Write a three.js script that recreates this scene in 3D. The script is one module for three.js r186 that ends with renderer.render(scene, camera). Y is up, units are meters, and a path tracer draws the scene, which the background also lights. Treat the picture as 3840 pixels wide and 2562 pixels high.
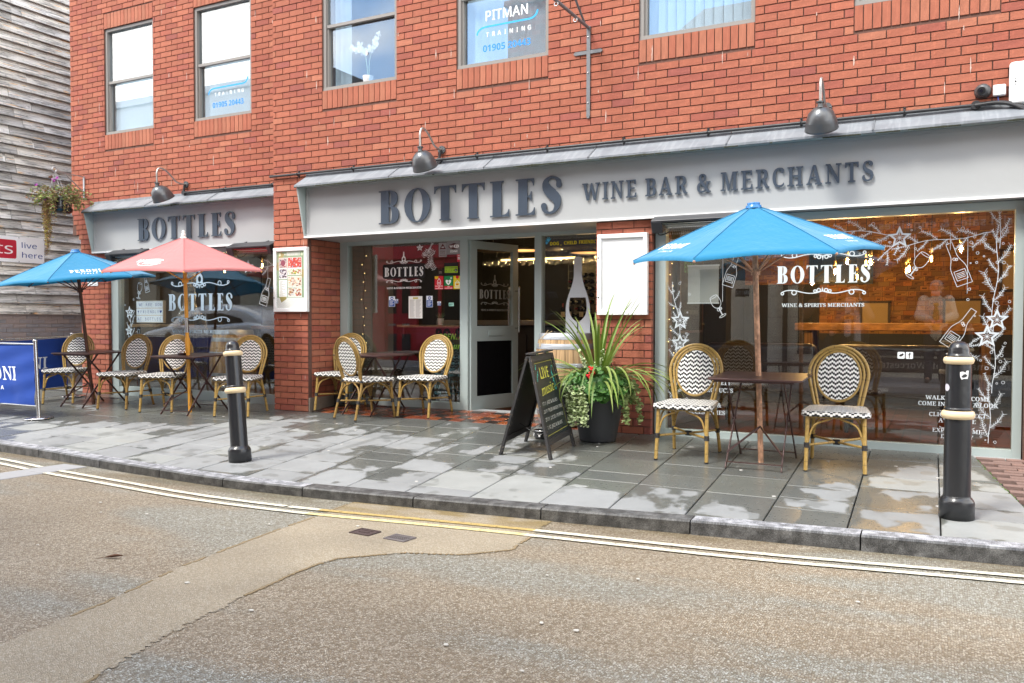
import * as THREE from 'three';
import { mergeGeometries } from 'three/addons/utils/BufferGeometryUtils.js';
import { RoundedBoxGeometry } from 'three/addons/geometries/RoundedBoxGeometry.js';
import { TextGeometry } from 'three/addons/geometries/TextGeometry.js';
import { FontLoader } from 'three/addons/loaders/FontLoader.js';
import { MarchingCubes } from 'three/addons/objects/MarchingCubes.js';

// ---------- camera, exposure, sky, sun ----------
const scene = new THREE.Scene();
const camera = new THREE.PerspectiveCamera(45.04, 1024 / 683, 0.05, 400);
camera.rotation.order = 'YXZ';
camera.position.set(7.321, 1.116, 7.754);
camera.rotation.set(-0.0255, 0.4753, 0.0018);
const renderer = new THREE.WebGLRenderer({ antialias: true });
renderer.toneMapping = THREE.LinearToneMapping;
renderer.toneMappingExposure = 2.55;
renderer.shadowMap.enabled = true;
const SUN = new THREE.Vector3(-0.35, 1.0, 0.62).normalize();
const sun = new THREE.DirectionalLight(new THREE.Color(1, 0.96, 0.88), 1.9);
sun.position.copy(SUN).multiplyScalar(40); sun.castShadow = true; sun.shadow.radius = 26; sun.shadow.mapSize.set(2048, 2048);
Object.assign(sun.shadow.camera, { left: -16, right: 16, top: 16, bottom: -16, near: 1, far: 90 });
sun.name = 'sun'; scene.add(sun); scene.add(sun.target);

// ---------- noise ----------
const rng = (s) => () => { s = (s + 0x6d2b79f5) | 0; let t = Math.imul(s ^ (s >>> 15), 1 | s); t = (t + Math.imul(t ^ (t >>> 7), 61 | t)) ^ t; return ((t ^ (t >>> 14)) >>> 0) / 4294967296; };
const R = rng(11), rr = (a, b) => a + (b - a) * R();
const lerp = (a, b, t) => a + (b - a) * t, clamp = (x, a = 0, b = 1) => Math.min(b, Math.max(a, x)), smooth = (a, b, x) => { const t = clamp((x - a) / (b - a)); return t * t * (3 - 2 * t); };
const h2 = (x, y, s) => { let n = Math.imul(x, 374761393) + Math.imul(y, 668265263) + Math.imul(s, 2246822519); n = Math.imul(n ^ (n >>> 13), 1274126177); return ((n ^ (n >>> 16)) >>> 0) / 4294967296; };
function vn(x, y, s, px = 0, py = 0) {            // value noise, tileable when px, py > 0
  const xi = Math.floor(x), yi = Math.floor(y), fx = x - xi, fy = y - yi, u = fx * fx * (3 - 2 * fx), v = fy * fy * (3 - 2 * fy);
  const m = (a, p) => (p ? ((a % p) + p) % p : a);
  return lerp(lerp(h2(m(xi, px), m(yi, py), s), h2(m(xi + 1, px), m(yi, py), s), u), lerp(h2(m(xi, px), m(yi + 1, py), s), h2(m(xi + 1, px), m(yi + 1, py), s), u), v);
}
function fbm(x, y, s, o = 4, p = 0) { let a = 0.5, r = 0, n = 0; for (let i = 0; i < o; i++) { r += a * vn(x, y, s + i, p, p); n += a; a *= 0.5; x *= 2; y *= 2; p *= 2; } return r / n; }

// sky: broken white cloud over blue, brightest overhead
{
  const w = 1024, h = 512, d = new Float32Array(w * h * 4);
  for (let j = 0; j < h; j++) for (let i = 0; i < w; i++) {
    const el = ((j + 0.5) / h - 0.5) * Math.PI, az = ((i + 0.5) / w) * 2 * Math.PI, k = (j * w + i) * 4;
    const y = Math.max(Math.sin(el), 0.0), c = Math.cos(el), q = 1 / (y + 0.22), X = Math.cos(az) * c * q * 1.1, Y = Math.sin(az) * c * q * 1.1;
    const n = fbm(X * 1.5 + 20.39, Y * 1.5 + 22.09, 5, 6), cl = smooth(0.32, 0.56, n), th = smooth(0.5, 0.8, fbm(X * 2.3 + 3, Y * 2.3 + 9, 17, 5));
    const blue = [lerp(0.56, 0.2, Math.pow(y, 0.6)), lerp(0.76, 0.44, Math.pow(y, 0.6)), lerp(0.98, 0.9, y)];
    const white = lerp(1.55, 1.05, th);
    for (let m = 0; m < 3; m++) d[k + m] = lerp(blue[m], white * [1.04, 1.0, 0.94][m], cl);
    d[k + 3] = 1;
  }
  const t = new THREE.DataTexture(d, w, h, THREE.RGBAFormat, THREE.FloatType);
  t.mapping = THREE.EquirectangularReflectionMapping; t.magFilter = t.minFilter = THREE.LinearFilter; t.needsUpdate = true;
  scene.background = t; scene.environment = t; scene.backgroundIntensity = 1; scene.environmentIntensity = 1;
}

const nth = (i) => ['first', 'second', 'third', 'fourth', 'fifth', 'sixth', 'seventh', 'eighth', 'ninth', 'tenth', 'eleventh', 'twelfth', 'thirteenth', 'fourteenth', 'fifteenth', 'sixteenth', 'seventeenth', 'eighteenth', 'nineteenth', 'twentieth'][i] || `${i + 1}th`;
// ---------- naming ----------
const used = new Map();
const numbered = (n) => { const k = used.get(n) || 0; used.set(n, k + 1); return k ? `${n}_${String(k).padStart(3, '0')}` : n; };
function tag(o, label, category, group) { o.userData.label = label; o.userData.category = category; if (group) o.userData.group = group; return o; }
function thing(name, label, category, p = [0, 0, 0], turn = 0, group) { const o = new THREE.Group(); o.name = numbered(name); o.position.set(...p); o.rotation.y = turn; tag(o, label, category, group); scene.add(o); return o; }
function struct(name) { const o = new THREE.Group(); o.name = numbered(name); o.userData.kind = 'structure'; scene.add(o); return o; }
function mesh(name, geo, mat, parent, label) {
  const local = parent.userData._n || (Object.defineProperty(parent.userData, '_n', { value: new Map(), enumerable: false }), parent.userData._n);
  const k = local.get(name) || 0; local.set(name, k + 1);
  const m = new THREE.Mesh(geo, mat); m.name = k ? `${name}_${String(k).padStart(3, '0')}` : name; m.castShadow = m.receiveShadow = true; if (label) m.userData.label = label; parent.add(m); return m;
}
function sub(name, parent) { const g = new THREE.Group(); const local = parent.userData._n || (Object.defineProperty(parent.userData, '_n', { value: new Map(), enumerable: false }), parent.userData._n); const k = local.get(name) || 0; local.set(name, k + 1); g.name = k ? `${name}_${String(k).padStart(3, '0')}` : name; parent.add(g); return g; }

// ---------- geometry ----------
const V = (x, y, z) => new THREE.Vector3(x, y, z);
const M4 = (x, y, z, rx = 0, ry = 0, rz = 0, s = 1) => new THREE.Matrix4().compose(V(x, y, z), new THREE.Quaternion().setFromEuler(new THREE.Euler(rx, ry, rz, 'YXZ')), typeof s === 'number' ? V(s, s, s) : V(...s));
const flat = (g) => { g = g.index ? g.toNonIndexed() : g; for (const k of Object.keys(g.attributes)) if (!['position', 'normal', 'uv'].includes(k)) g.deleteAttribute(k); if (!g.attributes.normal) g.computeVertexNormals(); if (!g.attributes.uv) g.setAttribute('uv', new THREE.BufferAttribute(new Float32Array(g.attributes.position.count * 2), 2)); return g; };
const join = (l) => mergeGeometries(l.map(flat), false);
const box = (w, h, d, x = 0, y = 0, z = 0, rx = 0, ry = 0, rz = 0) => new THREE.BoxGeometry(w, h, d).applyMatrix4(M4(x, y, z, rx, ry, rz));
const slab = (x0, x1, y0, y1, z0, z1) => uvBox(new THREE.BoxGeometry(x1 - x0, y1 - y0, z1 - z0).translate((x0 + x1) / 2, (y0 + y1) / 2, (z0 + z1) / 2));
const rbox = (w, h, d, r, x = 0, y = 0, z = 0, rx = 0, ry = 0, rz = 0) => new RoundedBoxGeometry(w, h, d, 2, r).applyMatrix4(M4(x, y, z, rx, ry, rz));
const cyl = (r0, r1, h, x = 0, y = 0, z = 0, n = 20, rx = 0, ry = 0, rz = 0) => new THREE.CylinderGeometry(r1, r0, h, n).applyMatrix4(M4(x, y, z, rx, ry, rz));
const ball = (r, x, y, z, n = 14, s = 1) => new THREE.SphereGeometry(r, n, Math.ceil(n * 0.7)).applyMatrix4(M4(x, y, z, 0, 0, 0, s));
function uvBox(g, s = 1) { const p = g.attributes.position, n = g.attributes.normal, u = g.attributes.uv; for (let i = 0; i < p.count; i++) { const ax = Math.abs(n.getX(i)), ay = Math.abs(n.getY(i)); if (ay > 0.6) u.setXY(i, p.getX(i) * s, p.getZ(i) * s); else if (ax > 0.6) u.setXY(i, p.getZ(i) * s, p.getY(i) * s); else u.setXY(i, p.getX(i) * s, p.getY(i) * s); } return g; }
function tube(pts, r, seg = 24, rad = 8, closed = false, straight = false) {
  const P = pts.map((p) => V(...p)); let c;
  if (straight || P.length === 2) { c = new THREE.CurvePath(); for (let i = 0; i + 1 < P.length; i++) c.add(new THREE.LineCurve3(P[i], P[i + 1])); }
  else c = new THREE.CatmullRomCurve3(P, closed, 'centripetal');
  const g = new THREE.TubeGeometry(c, P.length === 2 ? 1 : seg, r, rad, closed), L = c.getLength(), u = g.attributes.uv;
  for (let i = 0; i < u.count; i++) u.setX(i, u.getX(i) * L);
  return g;
}
function rod(a, b, r0, r1 = r0, n = 8) { const A = V(...a), B = V(...b), d = B.clone().sub(A), L = d.length(); const g = new THREE.CylinderGeometry(r1, r0, L, n); const u = g.attributes.uv; for (let i = 0; i < u.count; i++) u.setXY(i, u.getY(i) * L, u.getX(i)); return g.applyMatrix4(new THREE.Matrix4().compose(A.add(B).multiplyScalar(0.5), new THREE.Quaternion().setFromUnitVectors(V(0, 1, 0), d.normalize()), V(1, 1, 1))); }
const lathe = (pts, n = 28) => new THREE.LatheGeometry(pts.map((p) => new THREE.Vector2(p[0], p[1])), n);
const bar = (a, b, w, d, up = [0, 1, 0]) => { const A = V(...a), B = V(...b), z = B.clone().sub(A), L = z.length(); z.normalize(); const x = new THREE.Vector3().crossVectors(V(...up), z); if (x.lengthSq() < 1e-6) x.set(1, 0, 0); x.normalize(); const y = new THREE.Vector3().crossVectors(z, x); return new THREE.BoxGeometry(w, d, L).applyMatrix4(new THREE.Matrix4().makeBasis(x, y, z).setPosition(A.add(B).multiplyScalar(0.5))); };
const ext = (shape, d, bevel = 0, seg = 8) => new THREE.ExtrudeGeometry(shape, { depth: d, bevelEnabled: bevel > 0, bevelSize: bevel, bevelThickness: bevel, bevelSegments: 1, curveSegments: seg });
const quad = (w, h) => new THREE.PlaneGeometry(w, h);

// ---------- textures ----------
function fix(t, srgb, rep) { t.wrapS = t.wrapT = rep ? THREE.RepeatWrapping : THREE.ClampToEdgeWrapping; t.magFilter = THREE.LinearFilter; t.minFilter = THREE.LinearMipmapLinearFilter; if (srgb) t.colorSpace = THREE.SRGBColorSpace; t.needsUpdate = true; return t; }
function dtex(w, h, f, srgb = false, rep = true) { const d = new Uint8Array(w * h * 4); for (let j = 0; j < h; j++) for (let i = 0; i < w; i++) { const c = f(i, j), k = (j * w + i) * 4; if (typeof c === 'number') { d[k] = d[k + 1] = d[k + 2] = clamp(c) * 255; d[k + 3] = 255; } else { d[k] = clamp(c[0]) * 255; d[k + 1] = clamp(c[1]) * 255; d[k + 2] = clamp(c[2]) * 255; d[k + 3] = c.length > 3 ? clamp(c[3]) * 255 : 255; } } return fix(new THREE.DataTexture(d, w, h), srgb, rep); }
function ctex(w, h, draw, rep = false) { const c = document.createElement('canvas'); c.width = w; c.height = h; const g = c.getContext('2d'); draw(g, w, h); return fix(new THREE.CanvasTexture(c), true, rep); }
const toS = (x) => (x <= 0.0031308 ? x * 12.92 : 1.055 * Math.pow(x, 1 / 2.4) - 0.055);
const lin = (r, g, b) => new THREE.Color().setRGB(r, g, b);
const std = (o) => new THREE.MeshStandardMaterial(o), phy = (o) => new THREE.MeshPhysicalMaterial(o);
const plain = (r, g, b, roughness = 0.6, o = {}) => std({ color: lin(r, g, b), roughness, ...o });

const grainB = dtex(256, 256, (i, j) => 0.6 * fbm(i / 8, j / 8, 3, 3, 32) + 0.4 * h2(i, j, 9));
const softB = dtex(256, 256, (i, j) => fbm(i / 32, j / 32, 21, 5, 8));
const mottle = dtex(256, 256, (i, j) => { const n = 0.82 + 0.36 * (fbm(i / 32, j / 32, 31, 5, 8) - 0.5); return [n, n, n]; }, true);
const brushed = dtex(256, 256, (i, j) => 0.35 + 0.3 * fbm(i / 2, j / 64, 41, 3, 0));

// ---------- shared materials ----------
const greyPaint = std({ color: lin(0.35, 0.362, 0.37), roughness: 0.45, bumpMap: softB, bumpScale: 0.002 });
const framePaint = std({ color: lin(0.35, 0.41, 0.405), roughness: 0.42, bumpMap: softB, bumpScale: 0.0015 });
const whitePaint = plain(0.78, 0.79, 0.8, 0.35);
const blackMetal = std({ color: lin(0.022, 0.023, 0.026), roughness: 0.42, metalness: 0.0, bumpMap: grainB, bumpScale: 0.0006 });
const blackPlastic = plain(0.018, 0.018, 0.02, 0.45);
const steel = std({ color: lin(0.62, 0.62, 0.62), metalness: 1, roughness: 0.22 });
const shopGlass = phy({ color: lin(0.93, 0.95, 0.94), transmission: 1, thickness: 0, roughness: 0, ior: 1.78 });
const upGlass = phy({ color: lin(0.86, 0.93, 0.97), transmission: 1, thickness: 0, roughness: 0, ior: 2.3 });
// ---------- brickwork ----------
const brickBump = dtex(256, 128, (i, j) => 0.55 * fbm(i / 6, j / 6, 51, 4) + 0.25 * h2(i, j, 5) + 0.2 * fbm(i / 40, j / 40, 57, 2));
const brickMap = dtex(512, 256, (i, j) => { const n = fbm(i / 60, j / 40, 61, 5), s = h2(i >> 1, j >> 1, 3), d = s > 0.985 ? 0.72 : 1, l = fbm(i / 14, j / 90, 66, 3) > 0.72 ? 1.13 : 1; const v = (0.84 + 0.3 * (n - 0.5)) * d * l; return [toS(clamp(v)), toS(clamp(v * 0.985)), toS(clamp(v * 0.97))]; }, true);
const brickTones = [[0.371, 0.115, 0.067], [0.4, 0.129, 0.076], [0.354, 0.1, 0.063], [0.385, 0.121, 0.071], [0.332, 0.093, 0.063], [0.414, 0.15, 0.089], [0.302, 0.086, 0.066], [0.35, 0.105, 0.067]];
const brickMats = brickTones.map((t) => std({ color: lin(...t), roughness: 0.86, map: brickMap, bumpMap: brickBump, bumpScale: 0.004 }));
const brickWhite = std({ color: lin(1, 1, 1), roughness: 0.86, map: brickMap, bumpMap: brickBump, bumpScale: 0.004 });
const darkTones = [[0.33, 0.3, 0.31], [0.37, 0.31, 0.3], [0.29, 0.28, 0.3]];
const darkMats = darkTones.map((t) => std({ color: lin(...t), roughness: 0.75, map: brickMap, bumpMap: brickBump, bumpScale: 0.004 }));
const mortar = std({ color: lin(0.13, 0.066, 0.05), roughness: 0.95, bumpMap: grainB, bumpScale: 0.004 });
const unit = [0, 1, 2, 3, 4].map((k) => { const g = new THREE.BoxGeometry(1, 1, 1); const u = g.attributes.uv; for (let i = 0; i < u.count; i++) u.setXY(i, u.getX(i) * 0.45 + 0.13 * k, u.getY(i) * 0.4 + 0.11 * k); return g; });
const PXM = new THREE.Matrix4();
camera.updateMatrixWorld(true); camera.updateProjectionMatrix(); PXM.multiplyMatrices(camera.projectionMatrix, camera.matrixWorldInverse);
const shown = (p, area) => { const q = p.clone().applyMatrix4(PXM); const d = p.distanceTo(camera.position); return Math.abs(q.x) < 1.04 && Math.abs(q.y) < 1.04 ? area / (d * d) : 0; };
// lays courses over [u0,u1] x [v0,v1] minus holes; returns {u, v, w, h}
function courses(u0, u1, v0, v1, holes = [], o = {}) {
  const H = o.h || 0.075, L = o.l || 0.225, J = 0.01, out = []; let k = Math.round(v0 / H);
  for (let v = k * H; v < v1 - 0.02; v += H, k++) {
    const vc = v + H / 2; let iv = [[u0, u1]];
    for (const [a, b, c, d] of holes) if (vc > c && vc < d) iv = iv.flatMap(([s, e]) => (b <= s || a >= e ? [[s, e]] : [[s, a], [b, e]].filter(([p, q]) => q - p > 0.02)));
    for (const [s, e] of iv) {
      const ph = (o.phase || 0) + (((k % 2) + 2) % 2) * L / 2; let x = Math.floor((s - ph) / L) * L + ph; const cuts = [s];
      for (x += L; x < e - 0.03; x += L) if (x > s + 0.03) cuts.push(x);
      cuts.push(e);
      for (let i = 0; i + 1 < cuts.length; i++) out.push({ u: (cuts[i] + cuts[i + 1]) / 2, v: vc, w: cuts[i + 1] - cuts[i] - J, h: H - J });
    }
  }
  return out;
}
const soldiers = (u0, u1, v0, v1) => { const n = Math.round((u1 - u0) / 0.075), s = (u1 - u0) / n; return [...Array(n)].map((_, i) => ({ u: u0 + (i + 0.5) * s, v: (v0 + v1) / 2, w: s - 0.009, h: v1 - v0 - 0.01, sol: 1 })); };
const onZ = (z) => (b) => [V(b.u, b.v, z - 0.03 + rr(-0.0012, 0.0012)), 0];
const onX = (x) => (b) => [V(x - 0.03 + rr(-0.0012, 0.0012), b.v, b.u), Math.PI / 2];
const tone = (b) => { const t = R(); if (b.sol) return t < 0.5 ? 5 : t < 0.8 ? 1 : 3; return t < 0.27 ? 0 : t < 0.45 ? 1 : t < 0.57 ? 2 : t < 0.75 ? 3 : t < 0.83 ? 4 : t < 0.91 ? 5 : t < 0.935 ? 6 : 7; };
function setBricks(parent, lists, most, mats = brickMats, tones = brickTones) {
  const all = []; for (const [l, place] of lists) for (const b of l) { const [p, ry] = place(b); all.push({ b, p, ry, s: shown(p, b.w * b.h), t: tones.length === 8 ? tone(b) : Math.floor(R() * tones.length), k: Math.floor(R() * 5) }); }
  all.sort((a, c) => c.s - a.s);
  const m4 = ({ b, p, ry }) => new THREE.Matrix4().compose(p, new THREE.Quaternion().setFromEuler(new THREE.Euler(0, ry, rr(-0.004, 0.004))), V(b.w, b.h, 0.06));
  all.slice(0, most).forEach((e) => { if (!e.s) return; const m = mesh('brick', unit[e.k], mats[e.t], parent); m4(e).decompose(m.position, m.quaternion, m.scale); });
  const rest = all.filter((e, i) => i >= most || !e.s);
  if (rest.length) { const im = new THREE.InstancedMesh(unit[1], brickWhite, rest.length); im.name = 'bricks'; im.userData.kind = 'stuff'; im.castShadow = im.receiveShadow = true; rest.forEach((e, i) => { im.setMatrixAt(i, m4(e)); const f = rr(0.9, 1.1); im.setColorAt(i, lin(...tones[e.t].map((c) => c * f))); }); parent.add(im); }
}

// ---------- the brick building ----------
const ZL = -0.38, ZE = -0.61, SILL = 3.845, HEAD = 5.39, TOP = 7.4, G0 = -0.3;
const wins = [[0.78, 1.85], [2.645, 3.74], [4.715, 5.815], [6.656, 7.75]], winsL = [[-3.64, -2.6], [-1.79, -0.735]];
const bldg = thing('brick_building', 'red brick two storey building with grey shopfronts behind the tables and parasols', 'building');
{
  const wall = sub('wall', bldg), B = [];
  const put = (x0, x1, y0, y1, z0, z1) => B.push(slab(x0, x1, y0, y1, z0, z1));
  // main block backing, front at -0.009, opened for the windows
  const zf = -0.01, zb = -0.26;
  const band = (xs, x0, x1, z) => { let x = x0; for (const [a, b] of xs) { put(x, a, SILL, HEAD, z - 0.25, z); x = b; } put(x, x1, SILL, HEAD, z - 0.25, z); };
  put(0.01, 9.6, 2.11, SILL, zb, zf); band(wins, 0.01, 9.6, zf); put(0.01, 9.6, HEAD, TOP, zb, zf);
  put(0.01, 0.545, G0, 2.11, ZE + 0.02, zf); put(4.285, 4.85, G0, 2.11, ZE - 0.1, zf); put(7.96, 9.6, G0, 2.11, zb, zf);
  // left wing
  const zl = ZL - 0.01;
  put(-4.41, 0.01, 2.4, SILL, zl - 0.25, zl); band(winsL, -4.41, 0.01, zl); put(-4.41, 0.01, HEAD, TOP, zl - 0.25, zl);
  put(-4.215, -3.61, G0, 2.4, zl - 0.25, zl); put(-3.61, 0.01, 2.11, 2.4, zl - 0.25, zl);
  put(0.0105, 0.25, 2.111, TOP, zl, zf - 0.2502);
  mesh('mortar', join(B), mortar, wall);
  const hw = (xs, s = 0.222) => xs.flatMap(([a, b]) => [[a, b, SILL - s, HEAD + s]]);
  const lists = [];
  lists.push([courses(0, 9.3, 2.85 - 0.15, 6.3, [...hw(wins), [0.62, 9.4, 2.0, 2.77]], { phase: 0.05 }), onZ(0)]);
  for (const [a, b] of wins) lists.push([[...soldiers(a, b, SILL - 0.222, SILL), ...soldiers(a, b, HEAD, HEAD + 0.222)], onZ(0)]);
  lists.push([courses(0, 0.545, -0.075, 2.7, [[0.52, 1, 2.11, 3]], { phase: 0.1 }), onZ(0)]);
  lists.push([courses(0.545, 0.62, 2.1, 2.85, []), onZ(0)]);
  lists.push([courses(4.275, 4.86, -0.075, 2.15, [], { phase: 0.06 }), onZ(0)]);
  lists.push([courses(7.96, 9.3, -0.075, 2.15, [], { phase: 0.02 }), onZ(0)]);
  lists.push([courses(-0.6, -0.062, -0.0, 2.11, [], { phase: 0.03 }), onX(0.554)]);
  lists.push([courses(-4.42, 0.0, 2.7, 6.3, hw(winsL), { phase: 0.03 }), onZ(ZL)]);
  for (const [a, b] of winsL) lists.push([[...soldiers(a, b, SILL - 0.222, SILL), ...soldiers(a, b, HEAD, HEAD + 0.222)], onZ(ZL)]);
  lists.push([courses(-4.22, -3.6, -0.075, 2.31, [], { phase: 0.03 }), onZ(ZL)]);
  lists.push([courses(-4.26, -3.85, 2.31, 2.39, []), onZ(ZL)]); lists.push([courses(-4.32, -3.8, 2.4, 2.56, []), onZ(ZL)]); lists.push([courses(-4.38, -3.75, 2.55, 2.7, []), onZ(ZL)]);
  setBricks(wall, lists, 300);
  mesh('concrete_plinth', join([slab(0.546, 0.568, -0.02, 0.17, -0.6, -0.004)]), plain(0.2, 0.17, 0.14, 0.9, { bumpMap: grainB, bumpScale: 0.006 }), bldg);
  // lime streaks on the brick faces
  const st = []; const streak = (x, y, z, w, h) => { const s = new THREE.Shape(); const n = 9; const L = [], Q = []; for (let i = 0; i <= n; i++) { const t = i / n, c = rr(-0.15, 0.15) * w, ww = w * Math.sin(Math.PI * clamp(t * 0.9 + 0.06)) * rr(0.25, 0.6); L.push([c - ww, y - t * h]); Q.push([c + ww, y - t * h]); } s.moveTo(x + L[0][0], L[0][1]); [...L.slice(1), ...Q.reverse()].forEach((p) => s.lineTo(x + p[0], p[1])); st.push(new THREE.ShapeGeometry(s).translate(0, 0, z + 0.0022)); };
  const sr = rng(77);
  for (let i = 0; i < 70; i++) streak(0.1 + 8 * sr(), 2.95 + 2.6 * sr(), 0, 0.006 + 0.014 * sr() * sr(), 0.03 + 0.13 * sr());
  for (let i = 0; i < 38; i++) streak(-4.3 + 4.2 * sr(), 2.95 + 2.6 * sr(), ZL, 0.006 + 0.014 * sr() * sr(), 0.03 + 0.13 * sr());
  for (let i = 0; i < 10; i++) streak(0.05 + 0.45 * sr(), 0.3 + 1.9 * sr(), 0, 0.006, 0.03 + 0.08 * sr());
  const clear = st.filter((g) => { g.computeBoundingBox(); const b = g.boundingBox; return ![...wins, ...winsL].some(([p, q]) => b.max.x > p - 0.02 && b.min.x < q + 0.02 && b.max.y > SILL - 0.02); });
  const lm = mesh('lime_streaks', join(clear), plain(0.5, 0.38, 0.33, 0.95), bldg); lm.userData.kind = 'stuff';
  // roof, floors and the sides behind (closed rooms)
  mesh('roof', join([slab(-4.5, 9.7, TOP, TOP + 0.2, -8, 0.05)]), plain(0.08, 0.08, 0.09, 0.9), bldg);
  mesh('side_wall', join([slab(-4.41, -4.2, G0, TOP, -8, ZL - 0.27), slab(9.35, 9.6, G0, TOP, -8, -0.262), slab(-4.41, 9.6, G0, TOP, -8.25, -8)]), mortar, bldg);
  mesh('upper_floor', slab(-4.19, 9.34, 3.0, 3.25, -7.99, -0.65), plain(0.3, 0.28, 0.25, 0.9), bldg);
  mesh('partition', join([slab(-4.19, 9.34, 3.251, TOP - 0.01, -3.2, -3.1)]), plain(0.55, 0.55, 0.55, 0.9), bldg);
}
// upstairs windows: brown metal frames, sash bar, blinds behind
const brownFrame = plain(0.24, 0.225, 0.21, 0.45);
const slatMat = phy({ color: lin(0.8, 0.81, 0.82), roughness: 0.9, transmission: 0.25, thickness: 0 });
const letteringMat = (t) => std({ map: t, transparent: true, alphaTest: 0.4, roughness: 0.6 });
const trainingTex = ctex(512, 400, (g, w, h) => {
  g.clearRect(0, 0, w, h); g.fillStyle = '#fbfdff'; g.textAlign = 'center'; g.font = '96px sans-serif'; g.fillText('PITMAN', 256, 120);
  g.strokeStyle = '#2c9fe0'; g.lineWidth = 13; g.lineCap = 'round'; g.beginPath(); g.moveTo(20, 205); g.quadraticCurveTo(30, 160, 100, 160); g.lineTo(430, 158); g.quadraticCurveTo(486, 156, 496, 110); g.stroke();
  g.font = '44px sans-serif'; [...'TRAINING'].forEach((c, i) => g.fillText(c, 105 + i * 47, 232));
  g.fillStyle = '#2486d2'; g.font = 'bold 66px sans-serif'; g.fillText('01905 20443', 256, 335);
});
function upperWindow(a, b, z, kind) {
  const w = sub('window', bldg), f = [], zf = z - 0.055;
  f.push(slab(a, b, SILL, SILL + 0.04, zf - 0.06, zf + 0.035), slab(a, b, HEAD - 0.04, HEAD, zf - 0.06, zf + 0.03), slab(a, a + 0.038, SILL + 0.04, HEAD - 0.04, zf - 0.06, zf + 0.03), slab(b - 0.038, b, SILL + 0.04, HEAD - 0.04, zf - 0.06, zf + 0.03));
  mesh('frame', join(f), brownFrame, w);
  mesh('sash_bar', join([slab(a + 0.038, b - 0.038, 4.59, 4.625, zf - 0.03, zf + 0.015), slab(a + 0.038, a + 0.06, SILL + 0.04, 4.59, zf - 0.05, zf + 0.005)]), brownFrame, w);
  mesh('pane', slab(a + 0.0385, b - 0.0385, 4.6255, HEAD - 0.0405, zf - 0.015, zf - 0.0145), upGlass, w);
  mesh('pane', slab(a + 0.0605, b - 0.0385, SILL + 0.0405, 4.5895, zf - 0.0355, zf - 0.035), upGlass, w);
  if (kind !== 'plant') { const n = 11, s = (b - a - 0.1) / n; for (let i = 0; i < n; i++) mesh('blind_slat', box(s * 0.93, HEAD - SILL - 0.1, 0.0015, a + 0.05 + s * (i + 0.5), (SILL + HEAD) / 2, z - 0.165, 0, (kind === 'white' ? 0.05 : 0.3), 0), slatMat, w); }
  else for (let i = 0; i < 3; i++) mesh('blind_slat', box(0.075, HEAD - SILL - 0.1, 0.0015, a + 0.09 + 0.075 * i, (SILL + HEAD) / 2, z - 0.2, 0, 0.8, 0), slatMat, w);
  if (kind === 'print') mesh('lettering', quad(0.78, 0.61).translate((a + b) / 2 + 0.02, 4.22, zf - 0.033), letteringMat(trainingTex), w);
  mesh('sill_board', slab(a, b, SILL, SILL + 0.03, z - 0.5, zf - 0.061), whitePaint, w);
}
upperWindow(...winsL[0], ZL, 'white'); upperWindow(...winsL[1], ZL, 'print'); upperWindow(...wins[0], 0, 'plant'); upperWindow(...wins[1], 0, 'print'); upperWindow(...wins[2], 0, 'blind'); upperWindow(...wins[3], 0, 'blind');

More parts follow.
